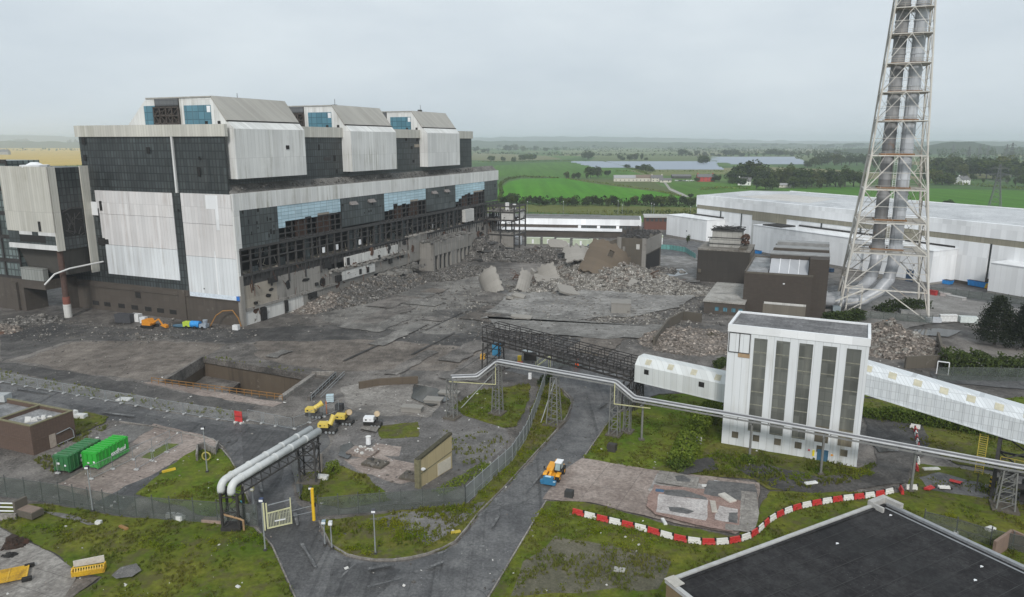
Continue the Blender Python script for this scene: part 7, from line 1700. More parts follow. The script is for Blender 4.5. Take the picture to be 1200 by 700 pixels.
T = thing("white_drum", "white upright drum on the raised foundation in the wet yard", "drum", G(432,524)+Vector((0,0,.5))); m = MB(); m.tube((0,0,0),(0,0,1.2),.4,.36,12); part(m, "body", M_clean, T); m = MB(); m.tube((0,0,1.2),(0,0,1.26),.42,None,12); part(m, "lid", M_bwh, T)
T = thing("white_drum", "white drum standing on the grass under the pipe bridge's upper run", "drum", G(621,444)); m = MB(); m.tube((0,0,0),(0,0,1.1),.36,.34,12); part(m, "body", M_clean, T); m = MB(); m.tube((0,0,1.1),(0,0,1.16),.38,None,12); part(m, "lid", M_bwh, T)
# --- telehandler with blue attachment
a, b = G(661,548), G(646,571); d = b-a
T = thing("telehandler", "yellow telehandler with a blue front attachment driving down the road", "telehandler", G(650,560)+Vector((0,0,.12)), math.atan2(d.y,d.x)); T.scale = (.92,.9,.95)
M_ty = plain("machine_yellow", (.70,.32,.02), .45, 0, .08, 2); M_tyre = plain("tyre_rubber", (.018,.018,.018), .9)
m = MB(); m.box(-2.1,2.0,-.55,.55,.55,1.1); m.box(-2.3,-1.4,-.9,.9,.6,1.25); part(m, "chassis", M_ty, T)
m = MB(); m.xprism([(-1.6,1.0),(.6,1.0),(.5,1.55),(-1.4,1.75)], -1.15, -.45); part(m, "engine_cover", M_ty, T)
m = MB(); m.xprism([(-.9,.9),(.75,.9),(.95,1.5),(.55,2.45),(-.75,2.5),(-.95,1.6)], .2, 1.15); cb = part(m, "cab", plain("cab_dark", (.03,.032,.035), .2), T)
m = MB(); m.box(-.85,.62,.15,1.2,2.46,2.58); m.build("roof", M_clean, cb)
m = MB(); m.xprism([(.80,1.55),(.97,1.55),(.6,2.4),(.5,2.4)], .3, 1.05); m.xprism([(-.6,1.6),(.5,1.6),(.4,2.35),(-.55,2.35)], 1.13, 1.17); m.build("windscreen", plain("cab_glass", (.25,.32,.32), .1), cb)
for x in (-1.35,1.35):
    for y in (-1.0,1.0):
        m = MB(); m.tube((x,y-.22,.6),(x,y+.22,.6),.6,None,16); wh = part(m, "wheel", M_tyre, T); m = MB(); m.tube((x,y-.24,.6),(x,y+.24,.6),.27,None,10); m.build("rim", M_ty, wh)
        m = MB(); m.xprism([(x-.7,1.1),(x-.45,1.3),(x+.45,1.3),(x+.7,1.1),(x+.7,1.04),(x-.7,1.04)], y-.3, y+.3); part(m, "mudguard", M_ty if x > 0 else M_black, T)
m = MB(); m.bar((-2.0,-.12,1.75),(1.7,-.12,1.5),.42,.5); m.bar((1.4,-.12,1.5),(2.5,-.12,.9),.34,.4); m.bar((-2.2,-.12,1.2),(-1.7,-.12,1.8),.6,.4); part(m, "boom", M_ty, T)
m = MB(); m.box(2.35,2.6,-.7,.5,.5,1.2); part(m, "carriage", M_steel, T)
M_tblue = plain("attachment_blue", (.03,.17,.32), .5, 0, .15, 3)
m = MB(); m.box(2.6,3.3,-.85,.65,.55,1.35); m.box(2.7,3.3,-1.25,1.05,.25,.55); m.box(2.8,3.4,-1.3,-.8,.55,.85); m.box(2.8,3.4,.6,1.1,.55,.85); at_ = part(m, "front_attachment", M_tblue, T)
m = MB(); m.box(2.75,3.15,-.6,.3,1.35,1.4); m.box(3.2,3.5,.75,1.1,.85,.9); m.build("pale_plate", plain("pale_blue_plate", (.4,.55,.62), .5), at_)
for s_ in (-1.2,1.2): m = MB(); m.bar((.9,s_,1.3),(1.1,s_*1.15,1.7),.05); m.box(1.0,1.08,s_*1.15-.1,s_*1.15+.1,1.65,1.95); part(m, "mirror", M_black, T)
m = MB(); m.box(-2.36,-2.3,-.75,-.5,.95,1.1); part(m, "headlight", M_clean, T); m = MB(); m.box(-2.36,-2.3,.5,.75,.95,1.1); part(m, "headlight", M_clean, T)
# --- pair of white pipes over the left road
T = thing("pipe_pair", "pair of fat white pipes on a dark truss crossing above the left road", "pipes", (-31,86,0))
off = Vector((-31,86,0)); M_wp = plain("white_pipe_lagging", (.56,.57,.56), .45, 0, .1, .8, grime=(.3,.3,.27), gamt=.4)
S = [Vector((-28.0,94.2,6.9)), Vector((-26.7,93.6,6.9))]; E_ = [Vector((-35.0,79.9,6.1)), Vector((-33.6,79.4,6.1))]
for s_, e in zip(S, E_):
    d = (e-s_).normalized(); h = Vector((d.x,d.y,0)).normalized(); pts = [s_-off, e-h*1.0-off]
    for k in range(1,7): t = k/6*math.pi/2; pts.append(e-off+h*(-1.0+1.0*math.sin(t)+.0)+Vector((0,0,-1.0+1.0*math.cos(t))))
    pts.append(pts[-1]+Vector((0,0,-.35))); m = MB(); m.path(pts, .48, 18); p_ = part(m, "pipe", M_wp, T, smooth=True)
    m = MB()
    for k in range(1,6): c = s_.lerp(e, k/5.6)-off; m.tube(c-d*.12, c+d*.12, .53, None, 18)
    m.build("joint_band", M_wp, p_)
m = MB(); d = (E_[0]-S[0]); n_ = Vector((-d.y,d.x,0)).normalized()
for s_ in (-.9,.9):
    a = (S[0]+S[1])/2+n_*s_-off; b = (E_[0]+E_[1])/2+n_*s_-off; a1 = a+Vector((0,0,-.65)); b1 = b+Vector((0,0,-.65)); a2 = a+Vector((0,0,-1.9)); b2 = b+Vector((0,0,-1.9))
    m.bar(a1,b1,.16); m.bar(a2,b2,.16)
    for k in range(10):
        m.bar(a2.lerp(b2,k/10),a1.lerp(b1,(k+1)/10),.1); m.bar(a2.lerp(b2,(k+1)/10),a1.lerp(b1,(k+1)/10),.08)
        if s_ < 0: m.bar(a1.lerp(b1,k/10), a1.lerp(b1,k/10)+n_*1.8, .1); m.bar(a2.lerp(b2,k/10), a2.lerp(b2,(k+1)/10)+n_*1.8, .08)
part(m, "truss", M_steel, T)
m = MB(); c = Vector((-28.0,92.5,0))-off
for x in (-1.1,1.1):
    for y in (-1.1,1.1): m.bar(c+Vector((x,y,0)), c+Vector((x,y,6.1)), .22)
for z in (.2,2.2,4.2):
    m.bar(c+Vector((-1.1,-1.1,z)), c+Vector((1.1,-1.1,z+2)), .1); m.bar(c+Vector((1.1,1.1,z)), c+Vector((-1.1,1.1,z+2)), .1); m.bar(c+Vector((-1.1,-1.1,z+2)), c+Vector((-1.1,1.1,z)), .1); m.bar(c+Vector((1.1,-1.1,z)), c+Vector((1.1,1.1,z+2)), .1)
    for s_ in (-1.1,1.1): m.bar(c+Vector((-1.1,s_,z+2)), c+Vector((1.1,s_,z+2)), .1)
part(m, "trestle_tower", M_steel, T)
m = MB(); m.box(c.x-1.6,c.x+1.6,c.y-1.6,c.y+1.6,0,.3); part(m, "footing", M_stoneconc, T)
m = MB(); c = Vector((-33.9,79.8,0))-off
for x in (-1.0,1.0):
    for y in (-.6,1.2): m.bar(c+Vector((x,y,0)), c+Vector((x,y,4.9)), .26)
for z in (.4,2.4): m.bar(c+Vector((-1,-.6,z)), c+Vector((1,-.6,z+2)), .12); m.bar(c+Vector((-1,1.2,z+2)), c+Vector((1,1.2,z)), .12); m.bar(c+Vector((-1,-.6,z+2)), c+Vector((1,-.6,z+2)), .12)
m.box(c.x-1.2,c.x+1.2,c.y-.9,c.y+.9,.1,.5); part(m, "end_frame", M_steel2, T)
m = MB(); m.path([(-4.0,-6.2,4.8),(-4.1,-6.3,2.6),(-3.6,-6.6,2.0),(-1.9,-6.9,1.7),(-1.3,-7.0,1.5),(-1.3,-7.0,.1)], .13, 8); part(m, "rusty_drop_pipe", plain("rusty_tan_pipe", (.3,.19,.1), .8), T)
for px, py, s_, c_, lab in ((383,560,(.01,.01,.01),0,None),(376,553,(.5,.5,2.6),(.36,.31,.27),"rusty pale valve column beside the pipe pair's trestle"),(378,562,(1.6,.9,.5),(.6,.6,.57),"pale concrete lump at the foot of the pipe pair's trestle"),(290,612,(.5,.4,1.0),(.55,.57,.57),"small pale control cabinet by the mesh fence left of the gate"),(250,612,(2.6,1.0,.3),(.3,.22,.18),"rusty sheet lying under the pipe pair's left end"),(285,600,(.6,.1,.4),(.1,.4,.5),"small turquoise sign on the mesh fence under the pipes")):
    if lab: bit(lab.split()[1]+"_"+{"rusty":"column","pale":"block","small":"cabinet"}.get(lab.split()[0],"part") if False else ("valve_column" if "valve" in lab else "concrete_lump" if "lump" in lab else "control_cabinet" if "cabinet" in lab else "fence_sign" if "sign" in lab else "rusty_sheet"), lab, "sign" if "sign" in lab else "cabinet" if "cabinet" in lab else "debris", px, py, s_, -10, c_, 1.0 if "sign" in lab else 0)
# --- gate, posts, lamps, signs
a, b = G(314,621), G(342,615); d = b-a; T = thing("steel_gate", "pale yellow slatted steel gate leaf standing open on the left road", "gate", a, math.atan2(d.y,d.x)); Lg = d.length
M_gate = plain("pale_yellow_gate", (.56,.55,.33), .55, 0, .1, 2); m = MB()
m.bar((0,0,.15),(0,0,3.5),.16); m.bar((Lg,0,.15),(Lg,0,3.6),.12); m.bar((0,0,2.15),(Lg,0,2.3),.12); m.bar((0,0,.2),(Lg,0,.25),.14); m.bar((Lg/2,0,.2),(Lg/2,0,2.2),.1); m.bar((-.35,0,0),(-.35,0,3.6),.22); part(m, "frame", M_gate, T)
m = MB(); m.bar((.2,0,3.2),(Lg,0,3.35),.1); part(m, "upper_rail", M_galv, T)
m = MB()
for i in range(15): x = .15+(Lg-.3)*i/14; m.bar((x,0,.25),(x,0,2.2),.075)
part(m, "slat", plain("gate_slats", (.42,.42,.3), .6), T)
m = MB(); m.box(Lg*.3,Lg*.75,-.08,-.04,.9,1.05); part(m, "latch_plate", M_clean, T)
T = thing("yellow_post", "tall yellow post at the end of the mesh fence by the left road", "post", G(368,610)); m = MB(); m.tube((0,0,0),(0,0,4.3),.2,None,12); part(m, "post", plain("post_yellow", (.72,.45,.02), .5, 0, .08), T); m = MB(); m.box(.1,.35,-.1,.1,1.9,2.4); part(m, "lock_box", M_black, T)
m = MB(); m.bar((-4.3,-.6,.5),(-.1,0,1.2),.05); m.bar((-4.2,-.9,1.3),(-.1,0,2.0),.05); part(m, "chain", M_galv, T)
def lamp(label, px, py, ty, head=(.05,.05,.06), name="lamp_post", r=.07):
    p = G(px,py); H = up(px,ty,(p.x,p.y)); T_ = thing(name, label, "lamp post", p); m = MB(); m.tube((0,0,0),(0,0,H*.5),r*1.4,r*1.1,8); m.tube((0,0,H*.5),(0,0,H-.3),r,None,8); part(m, "pole", M_galv, T_)
    m = MB(); m.box(-.2,.2,-.2,.2,H-.45,H); part(m, "lamp_head", plain("lamp_head_%d" % px, head, .5), T_); m = MB(); m.box(-.22,.22,-.23,-.2,H-.35,H-.1); part(m, "lens", M_clean, T_)
    m = MB(); m.box(-.18,.18,-.18,.18,0,.3); part(m, "base", M_steel, T_); return T_
lamp("lamp post with a black head on the left lawn by the coil", 243,554,500)
lamp("lamp post in front of the bright green container", 109,600,546)
lamp("thin grey post with blue cap beside the slatted gate", 311,646,584, (.03,.05,.12))
lamp("slim grey post in the middle of the road island", 440,650,597)
lamp("small post with blue grey box on the road island near the kerb", 381,640,610, (.25,.33,.38))
lamp("short post with pale box left of the slatted gate", 298,603,571, (.5,.45,.2))
lamp("short white post with black box behind the yellow post", 365,590,570, (.04,.04,.04))
lamp("small post on the grass right of the blue grey box post", 389,644,611, (.55,.56,.57))
for i, (px, py, ty) in enumerate(((724,252,235),(729,252,240),(763,252,238),(766,252,239),(809,252,242),(660,251,236),(618,250,236))):
    lamp(("lamp post behind the white shed's roof, left of a close twin","right hand twin lamp post behind the white shed's roof","left lamp post of the pair over the brick office","right lamp post of the pair over the brick office","lamp post just left of the warehouse corner","lamp post on the grass strip right of the ruin","lamp post nearest the steel ruin behind the white shed")[i], px, py, ty, (.5,.5,.5), r=.09)
T = thing("coiled_hose", "yellow coiled hose at the foot of the lamp post on the left lawn", "hose", G(242,541)+Vector((0,0,.15))); m = MB(); m.path([(.6*math.cos(t/3),.1,.65+.6*math.sin(t/3)) for t in range(20)], .1, 6); part(m, "coil", plain("hose_yellow", (.4,.34,.08), .7), T); m = MB(); m.bar((0,.2,0),(0,.2,1.3),.08); part(m, "bracket", M_steel, T)
lowwall("low U shaped pale concrete bin wall on the left lawn", [(231,541),(232,529),(240,526),(252,534),(256,524)], 1.1, .25, M_conc, "bin_wall")
T = thing("red_road_board", "red barrier board closing the end of the weedy strip", "road board", G(280,496), R(-20)); m = MB(); m.box(-.75,.75,-.05,.05,.3,2.1); part(m, "board", M_bred, T)
for s_ in (-.6,.6): m = MB(); m.box(s_-.15,s_+.15,-.4,.4,0,.3); part(m, "foot", M_bwh, T)
m = MB(); m.box(-.65,.65,-.07,-.05,1.1,1.3); part(m, "stripe", plain("dark_red_stripe", (.25,.03,.03), .6), T)
# zigzag post near right trestle
T = thing("striped_bollard", "yellow and black striped bollard under the pipe bridge near the right edge", "bollard", G(1160,575)); m = MB(); m.tube((0,0,0),(0,0,2.0),.16,None,10); part(m, "post", plain("bollard_yellow", (.6,.42,.03), .5), T)
for z in (.3,.9,1.5): m = MB(); m.tube((0,0,z),(0,0,z+.3),.17,None,10); part(m, "black_band", M_black, T)
# --- bottom left pad: yellow attachments and spoil
T = thing("yellow_bucket_attachment", "yellow grapple bucket with a rusty white back plate on the concrete pad", "attachment", G(105,672)+Vector((0,0,.1)), R(18)); M_ya = plain("attachment_yellow", (.60,.36,.02), .5, 0, .2, 2, grime=(.14,.07,.03), gamt=.75)
m = MB(); m.box(-1.55,1.55,-.5,.5,0,.2); m.box(-1.55,1.55,-.55,-.45,.2,.55); m.box(-1.6,-1.45,-.55,.5,0,.8); m.box(1.45,1.6,-.55,.5,.1,.8); part(m, "bucket", M_ya, T)
m = MB()
for i in range(13): m.bar((-1.5+i*.25,-.55,.55),(-1.5+i*.25,-.3,.95),.09)
m.bar((-1.6,-.3,.95),(1.6,-.3,.95),.1); m.bar((-1.6,-.55,.55),(1.6,-.55,.55),.1); part(m, "tine", M_ya, T)
m = MB(); m.xprism([(-1.5,.75),(1.5,.8),(1.5,1.6),(-1.5,1.45)], .3, .42); part(m, "back_plate", plain("rusty_white_plate", (.5,.47,.42), .7, 0, .2, 2, grime=(.2,.1,.05), gamt=.9), T)
T = thing("yellow_grid_frame", "yellow slatted grid frame with black ends lying on the concrete pad", "grid frame", G(3,681)+Vector((0,0,.15)), R(28)); m = MB()
for i in range(12): y = -1.3+i*.24; m.bar((-2.6,y,.5),(2.3,y,.3),.1)
for x in (-2.6,-1,.6,2.3): m.bar((x,-1.35,.5-.04*(x+2.6)),(x,1.4,.5-.04*(x+2.6)),.14)
part(m, "grid", M_ya, T); m = MB(); m.box(1.9,2.8,-1.7,-1.2,.05,.4); m.box(1.9,2.8,1.25,1.6,.05,.4); m.box(-2.2,-1.4,-.2,1.0,.55,.7); part(m, "black_end", M_black, T)
heap("root_ball", "dark brown spoil lump lying on the bottom left concrete pad", G(17,641)+Vector((0,0,.12)), 1.3, .9, 1.15, 10, plain("dark_soil", (.035,.022,.016), .95, 0, .5, 3), 90, .32, 51, "spoil lump", plain("rusty_soil", (.06,.028,.018), .95, 0, .5, 3), .5, 14)
heap("black_bundle", "small black bundle lying in front of the spoil lump", G(13,652)+Vector((0,0,.12)), .9, .6, .45, 20, M_black, 24, .2, 52, "bundle", M_black, .5, 10)
T = thing("concrete_trough", "tipped concrete trough on the lawn at the left edge below the fence", "trough", G(38,606)+Vector((0,0,.1)), R(-20)); m = MB(); m.box(-1.6,1.2,-.9,.7,.2,1.0); m.box(-1.9,-1.5,-.9,.7,.3,2.1); part(m, "body", M_stoneconc, T); m = MB(); m.box(-1.4,1.1,-.75,.6,1.0,1.08); part(m, "top", plain("brown_top", (.2,.15,.12), .8), T)
T = thing("railing_stub", "white handrails leading into the concrete trough at the left edge", "railing", G(6,604)); m = MB()
for k in range(3): m.bar((-3,-.6+k*.6,1.0+.2*k),(2.4,-.1+k*.5,.6+.25*k),.12)
part(m, "rail", M_clean, T); m = MB(); m.box(-3,2.2,-1.2,-.9,0,.8); part(m, "base_wall", M_conc, T)
sheet("bare_patch", [(130,678),(142,668),(160,664),(166,672),(155,680),(135,683)], M_gravel, .01, .25, .6)
# --- machines by the boiler house
M_or = plain("digger_orange", (.62,.24,.02), .5, 0, .1, 2)
T = thing("mini_excavator", "small orange excavator parked by the brick base of the boiler house", "excavator", G(176,384), R(-15)); m = MB(); m.xprism([(-1.6,.75),(.9,.75),(1.0,1.3),(.2,2.3),(-1.5,2.1)], -1, 1); part(m, "house", M_or, T)
m = MB(); m.xprism([(-.1,1.4),(.9,1.4),(.15,2.25),(-.1,2.25)], .1, 1.02); part(m, "cab_window", M_black, T)
for s_ in (-.9,.9): m = MB(); m.xprism([(-1.8,.1),(1.5,.1),(1.8,.4),(1.5,.75),(-1.8,.75),(-2.0,.4)], s_-.25, s_+.25); part(m, "track", M_black, T)
m = MB(); m.bar((.9,0,1.2),(2.8,0,2.4),.3); m.bar((2.8,0,2.4),(3.9,0,.9),.26); part(m, "arm", M_or, T); m = MB(); m.xprism([(3.5,.9),(5.2,.3),(5.2,.9),(4.2,1.2)], -.5, .5); part(m, "bucket", M_or, T)
T = thing("spray_bowser", "blue and lime spray bowser with grey pump by the boiler house corner", "bowser", G(229,385), R(-10)); m = MB(); m.tube((-1.0,0,1.1),(1.4,0,1.1),.85,None,16); part(m, "tank", plain("bowser_blue", (.03,.25,.6), .4), T); m = MB(); m.box(-3.0,-1.1,-.7,.7,.5,1.7); part(m, "lime_box", plain("lime_green", (.42,.55,.06), .5), T)
m = MB(); m.box(1.6,3.4,-.8,.8,.4,1.3); m.tube((2.8,0,1.3),(2.9,0,2.3),.45,.6,10); part(m, "pump", plain("pump_grey", (.28,.32,.36), .5), T)
for x in (-2,.3,2.4):
    for s_ in (-.75,.75): m = MB(); m.tube((x,s_-.12,.4),(x,s_+.12,.4),.4,None,10); part(m, "wheel", M_black, T)
T = thing("blue_hose_reel", "dark blue hose reel lying left of the spray bowser", "hose reel", G(214,384)); m = MB(); m.path([(2.2*math.cos(t/3),.7*math.sin(t/3),.5) for t in range(20)], .3, 6); part(m, "hose", plain("dark_blue_hose", (.04,.1,.15), .6), T); m = MB(); m.bar((-1.5,0,.1),(1.5,0,.1),.15); part(m, "frame", M_steel, T)
for px, py, s_, c_, lab, nm in ((160,377,(2.6,1.6,2.0),(.65,.65,.64),"white boxy site unit behind the orange excavator","site_unit"),(169,379,(1.6,1.2,1.6),(.6,.61,.62),"smaller white site unit beside the boxy one","site_unit"),(277,387,(1.5,1.1,1.2),(.62,.62,.62),"white cube bag at the boiler house's near corner","cube_bag"),(147,378,(4.6,2.0,2.2),(.05,.05,.055),"black scrap filled cage by the brick base","scrap_cage"),(1134,378,(4.2,2,1.5),(.6,.64,.62),"pale van roof half hidden by the conifers","van"),(1093,378,(3.6,1.6,1.2),(.45,.47,.5),"white flat trailer beside the stack's right foot","trailer"),(979,369,(2.0,2.0,2.4),(.22,.26,.28),"grey blue tank in front of the bushes left of the stack","tank"),(1062,368,(3.2,1.6,1.0),(.25,.25,.24),"grey plant box on the grass under the stack","plant_box"),(677,431,(.9,.8,2.1),(.75,.11,.02),"bright orange cabinet on the verge under the steel gantry","cabinet"),(681,432,(.9,.8,1.9),(.12,.13,.14),"dark grey cabinet beside the bright orange one","cabinet"),(609,424,(.8,.8,1.2),(.7,.5,.03),"small yellow drum standing by a red base under the gantry","drum"),(609,427,(1.2,.8,.4),(.5,.06,.05),"small red base beside the yellow drum under the gantry","base_block"),(582,417,(1.6,1.6,2.6),(.04,.22,.38),"blue plant unit behind the gantry's left leg","plant_unit"),(566,422,(1.0,1.0,1.2),(.55,.3,.04),"orange plant lump left of the blue unit at the gantry","plant_lump")):
    bit(nm, lab, nm.replace("_"," "), px, py, s_, -12, c_)
T = thing("bent_orange_pipe", "bent orange pipe leaning on the brick base right of the bowser", "pipe", G(246,384)); m = MB(); m.path([(0,0,.2),(1.6,.4,3.0),(3.4,.4,4.2),(6.0,.2,4.4),(7.4,0,2.4),(8.0,-.2,.3)], .16, 6); part(m, "pipe", M_orail, T); m = MB(); m.box(-.5,.5,-.4,.4,0,.3); part(m, "foot", M_steel, T)
T = thing("yellow_steps", "pale yellow stair frame under the gantry near the road fence", "steps", G(637,431), R(-20)); m = MB()
for k in range(6): m.box(-1.4+k*.45,-1.0+k*.45,-.6,.6,.3+k*.4,.38+k*.4)
for s_ in (-.65,.65): m.bar((-1.5,s_,.1),(1.3,s_,2.6),.12); m.bar((-1.5,s_,1.2),(1.3,s_,3.6),.08); m.bar((1.3,s_,0),(1.3,s_,3.7),.12); m.bar((-1.5,s_,0),(-1.5,s_,1.3),.1)
part(m, "stair_frame", M_gate, T)
T = thing("cage_frame", "grey open steel cage frame under the gantry left of the yellow steps", "cage", G(621,424), R(-8)); m = MB()
for x in (-1.6,1.6):
    for y in (-.8,.8): m.bar((x,y,0),(x,y,2.3),.14)
for y in (-.8,.8): m.bar((-1.6,y,2.3),(1.6,y,2.3),.16)
m.box(-1.6,1.6,-.8,.8,2.3,2.42); part(m, "frame", M_galv, T); m = MB(); m.box(-1.4,1.4,.5,.7,.1,1.9); part(m, "dark_contents", M_steel2, T)
T = thing("goalpost_frame", "white goalpost frame on the verge before the brick rubble stockpile", "frame", G(1104,440), R(-30)); m = MB(); m.bar((-1,0,0),(-1,0,2.8),.16); m.bar((1,0,0),(1,0,2.8),.16); m.bar((-1,0,2.8),(1,0,2.8),.18); part(m, "frame", M_clean, T); m = MB(); m.box(-1.3,1.3,-.3,.3,0,.2); part(m, "base", M_conc, T)
# --- hedges, shrubs, conifers
hedge("clipped dark green hedge behind the white tower under the right gallery", [(1010,488),(1060,494),(1110,502),(1168,513)], 2.9, 2.6, M_hedge, 30, .2)
hedge("overgrown dark shrub belt under the conifers along the mesh fence", [(1104,434),(1140,436),(1175,437),(1215,438)], 5.6, 8, M_leaf, 14, .3, name="shrub_belt", cat="shrubs")
hedge("dark bushes at the stack's left foot beside the ducts", [(968,378),(985,376),(1010,374)], 4.2, 5, M_leaf, 14, .3, name="bush", cat="bush")
hedge("dark bushes inside the legs of the stack", [(1030,366),(1060,362),(1084,360)], 3.0, 6, M_leaf, 9, .32, name="bush", cat="bush")
hedge("dark shrubs beside the white tower's left wall under the gallery", [(843,478),(822,498),(806,522),(796,548)], 3.4, 4.2, M_hedge, 20, .22, name="bush", cat="bush")
hedge("light green shrubs at the lawn corner beside the pale slab", [(806,545),(788,553)], 2.2, 3.0, M_hedge, 26, .2, name="bush", cat="bush")
hedge("small dark shrub against the white tower's foot", [(868,540),(885,545)], 1.6, 1.6, M_hedge, 30, .16, name="bush", cat="bush")
hedge("green bush at the foot of the pipe pair's trestle", [(383,556),(398,553)], 1.8, 2.0, M_hedge, 34, .16, name="bush", cat="bush")
hedge("dark bush beside the fence top below the yellow steps", [(634,452),(645,446)], 2.2, 2.2, M_leaf, 30, .18, name="bush", cat="bush")
hedge("weedy greenery along the inside of the mesh fence behind the tan wall", [(512,580),(545,562),(572,545)], .8, 2.4, M_hedge, 40, .13, name="bush", cat="bush")
hedge("brown shrub on the stockpile behind the left white gallery", [(800,402),(836,398)], 1.8, 2.4, plain("brown_foliage", (.07,.065,.035), .9, 0, .5, 2), 20, .2, name="bush", cat="bush")
hedge("ivy like growth at the edge of the low shed and gallery", [(838,432),(850,428)], 2.4, 2, M_leaf, 26, .2, name="bush", cat="bush")
def bigtree(label, px, py, h, rx, seed, mat, cone):
    r = random.Random(seed); T_ = thing("conifer_tree" if cone else "tree", label, "tree", G(px,py)); m = MB(); m.tube((0,0,0),(0,0,h*.9),h*.03,h*.006,9)
    for i in range(18): t = i*2.4; z = h*(.2+.035*i); m.tube((0,0,z),(math.cos(t)*rx*(1-z/h)*1.0,math.sin(t)*rx*(1-z/h)*1.0,z+h*.04),h*.006,h*.002,5)
    part(m, "trunk", M_bark, T_); m = MB()
    for i in range(26):                                    # drooping clumps on the boughs
        z = h*(.14+.84*(i/25)**.9); rad = rx*(1-(z/h)**1.6*.92)*r.uniform(.55,1.0); n = int(5+6*(1-z/h))
        for k in range(n):
            t = 2*math.pi*(k+r.random()*.7)/n; c = Vector((rad*math.cos(t)*r.uniform(.5,1), rad*math.sin(t)*r.uniform(.5,1), z+r.uniform(-.6,.6)))
            for q in range(46): leafq(m, c+Vector((r.gauss(0,.62),r.gauss(0,.62),r.gauss(0,.32))), .2, r)
    part(m, "crown", mat, T_); return T_
bigtree("bushy dark conifer standing behind the shrub belt", 1165,404,11.0,6.4,61,M_conif,True)
bigtree("dark conifer half cut off by the right edge", 1199,408,10.0,5.2,62,M_conif,True)
# --- grass and weeds: uncountable, one object per kind
def tuft(m, p, h, r, n=3, mi=0):
    for i in range(n):
        t = r.uniform(0,6.28); d = Vector((math.cos(t),math.sin(t),0)); q = Vector((-d.y,d.x,0)); w_ = r.uniform(.03,.09)+h*.1; ln = r.uniform(.1,.6)*h
        b = p+Vector((r.uniform(-.12,.12),r.uniform(-.12,.12),0)); tp = b+d*ln+Vector((0,0,h*r.uniform(.6,1.1)))
        m.add([b-q*w_, b+q*w_, tp+q*w_*.35, tp-q*w_*.35], [(0,1,2,3)], mi)
rg = random.Random(99); mg = MB(); mw = MB()
for key, (poly, dens, h0, h1) in GR.items():
    xs = [q[0] for q in poly]; ys = [q[1] for q in poly]; A_ = (max(xs)-min(xs))*(max(ys)-min(ys)); n = int(A_*dens)
    for i in range(n):
        x = rg.uniform(min(xs),max(xs)); y = rg.uniform(min(ys),max(ys))
        if y < 64 or not inpoly(x,y,poly): continue
        f = noise.noise(Vector((x*.35,y*.35,1.7)))+.5*noise.noise(Vector((x*1.2,y*1.2,6)))
        if f < .02: continue
        if -5 < 0 and key == 'h' and inpoly(x, y, [g2(781,682,0)]*1 or poly) : pass
        h = (h0+(h1-h0)*max(0,min(1,f+.35)))*rg.uniform(.6,1.1)
        tuft(mg, Vector((x,y,.1)), h, rg, 3)
        if noise.noise(Vector((x*.22,y*.22,11))) > .18 and rg.random() < .09:
            c = Vector((x,y,.1)); hh = rg.uniform(.25,.6)*(1.3 if key in 'cg' else .9)
            for k in range(12): leafq(mw, c+Vector((rg.gauss(0,.3),rg.gauss(0,.3),abs(rg.gauss(0,hh*.6)))), .11, rg)
def tuftmat(name, c1, c2, c3):
    m = NM(name); g = m.n("NewGeometry"); f = m.noise(.12, 5, .65); c = m.mix(m.ramp([(.36,0.),(.64,1.)], f), c1, c2); c = m.mix(m.math('MULTIPLY', g.outputs["Random Per Island"], .55), c, c3)
    return leafy(m, c, .6)
o = mg.build("grass_tufts", tuftmat("grass_blades", (.095,.16,.016), (.19,.19,.03), (.24,.21,.08))); o["kind"] = "stuff"
o = mw.build("weeds", tuftmat("weed_leaves", (.11,.18,.014), (.24,.25,.022), (.08,.13,.012))); o["kind"] = "stuff"
# weeds in the gravel strips and yard edges
ms = MB()
for pts, n in (([(0,434),(100,453),(200,470),(292,485),(284,496),(180,480),(75,460),(0,448)],2600),([(88,540),(60,556),(40,540),(90,512),(130,497)],700),([(455,600),(560,590),(560,610),(520,640),(470,630)],350),([(520,505),(590,506),(598,520),(570,545),(535,545)],300),([(540,250),(830,246),(830,256),(560,254)],900),([(240,417),(300,424),(365,437),(362,441),(300,430),(240,421)],500),([(620,655),(760,640),(770,690),(600,700)],900)):
    P_ = [g2(*q) for q in pts]; xs = [q[0] for q in P_]; ys = [q[1] for q in P_]
    for i in range(n):
        x = rg.uniform(min(xs),max(xs)); y = rg.uniform(min(ys),max(ys))
        if inpoly(x,y,P_) and noise.noise(Vector((x*.3,y*.3,4))) > -.1: tuft(ms, Vector((x,y,.08)), rg.uniform(.15,.5)*(1 if y < 300 else 4), rg, 4)
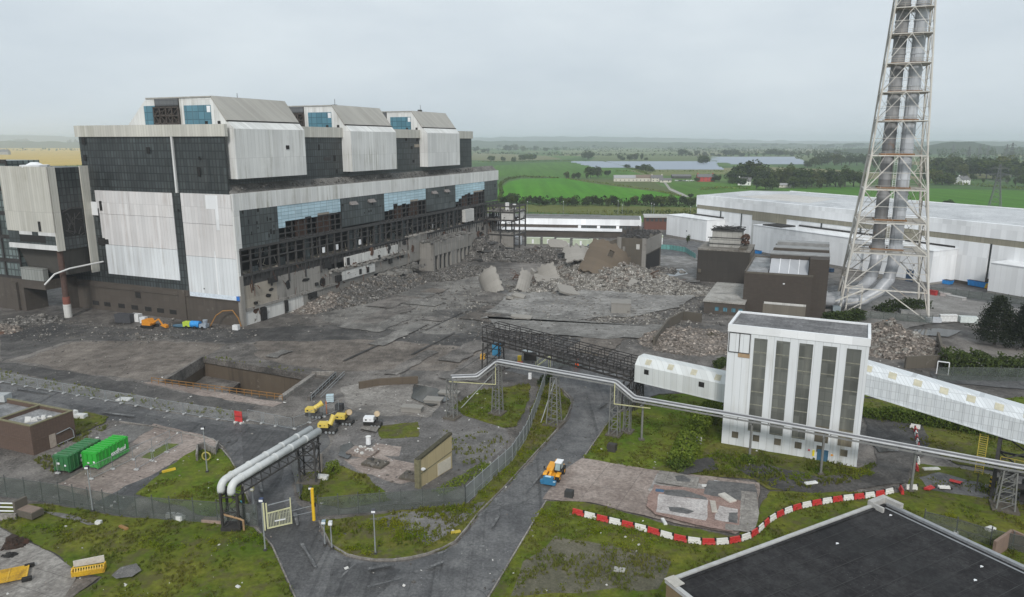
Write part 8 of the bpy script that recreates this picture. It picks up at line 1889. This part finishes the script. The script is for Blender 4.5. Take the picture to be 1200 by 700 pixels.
o = ms.build("weed_tufts", tuftmat("dry_weeds", (.14,.19,.03), (.22,.22,.05), (.24,.22,.1))); o["kind"] = "stuff"

mc = MB(); rg = random.Random(4)
for px, py, n, s_ in ((470,621,26,1.2),(490,633,22,1.2),(458,612,14,.9),(532,597,24,1.0),(562,578,18,1.0),(600,556,16,.9),(622,533,18,1.0),(652,500,20,1.1),(507,603,12,.7),(615,612,16,1.3),(640,602,14,1.2),(700,622,16,1.1),(745,622,12,.9),(1005,557,24,.9),(930,562,22,.9),(860,540,20,.9),(820,535,18,1.0),(645,470,20,1.2),(560,482,14,.9),(240,640,10,1.0),(180,640,10,.9),(260,605,14,.8),(205,604,10,.8),(300,632,12,.8),(420,645,14,.8),(400,625,12,.7),(690,530,10,.8),(1110,610,10,.8),(950,590,10,.9),(740,640,14,1.4),(60,622,10,.9)):
    for i in range(n):
        p = G(px+rg.gauss(0,14*s_), py+rg.gauss(0,4*s_)); q = s_*rg.uniform(.5,1)
        if not any(inpoly(p.x, p.y, g_[0]) for g_ in GR.values()): continue
        for k in range(34): leafq(mc, p+Vector((rg.gauss(0,.32*q),rg.gauss(0,.32*q),.1+abs(rg.gauss(0,.32*q)))), .10, rg)
o = mc.build("weed_clumps", tuftmat("weed_clump_leaves", (.17,.26,.015), (.34,.33,.025), (.11,.17,.015))); o["kind"] = "stuff"

# litter and crumbs of concrete scattered over the yards
ml = MB(); rg = random.Random(14)
for x0, x1, y0, y1, n in ((60,260,495,600,170),(395,600,450,590,330),(0,290,435,500,160),(330,900,430,560,120),(640,900,540,630,120),(0,110,615,700,40),(570,780,600,700,90),(100,330,600,700,40),(960,1200,340,440,140),(340,640,500,700,70)):
    for i in range(n):
        p = G(rg.uniform(x0,x1), rg.uniform(y0,y1))
        if inpoly(p.x, p.y, PIT): continue
        ml.rock((p.x,p.y,.1), .04+.22*rg.random()**4, rg, .4, rg.choice((0,0,1,1,2)))
o = ml.build("litter", [M_plaster, M_rubd, M_rubb]); o["kind"] = "stuff"
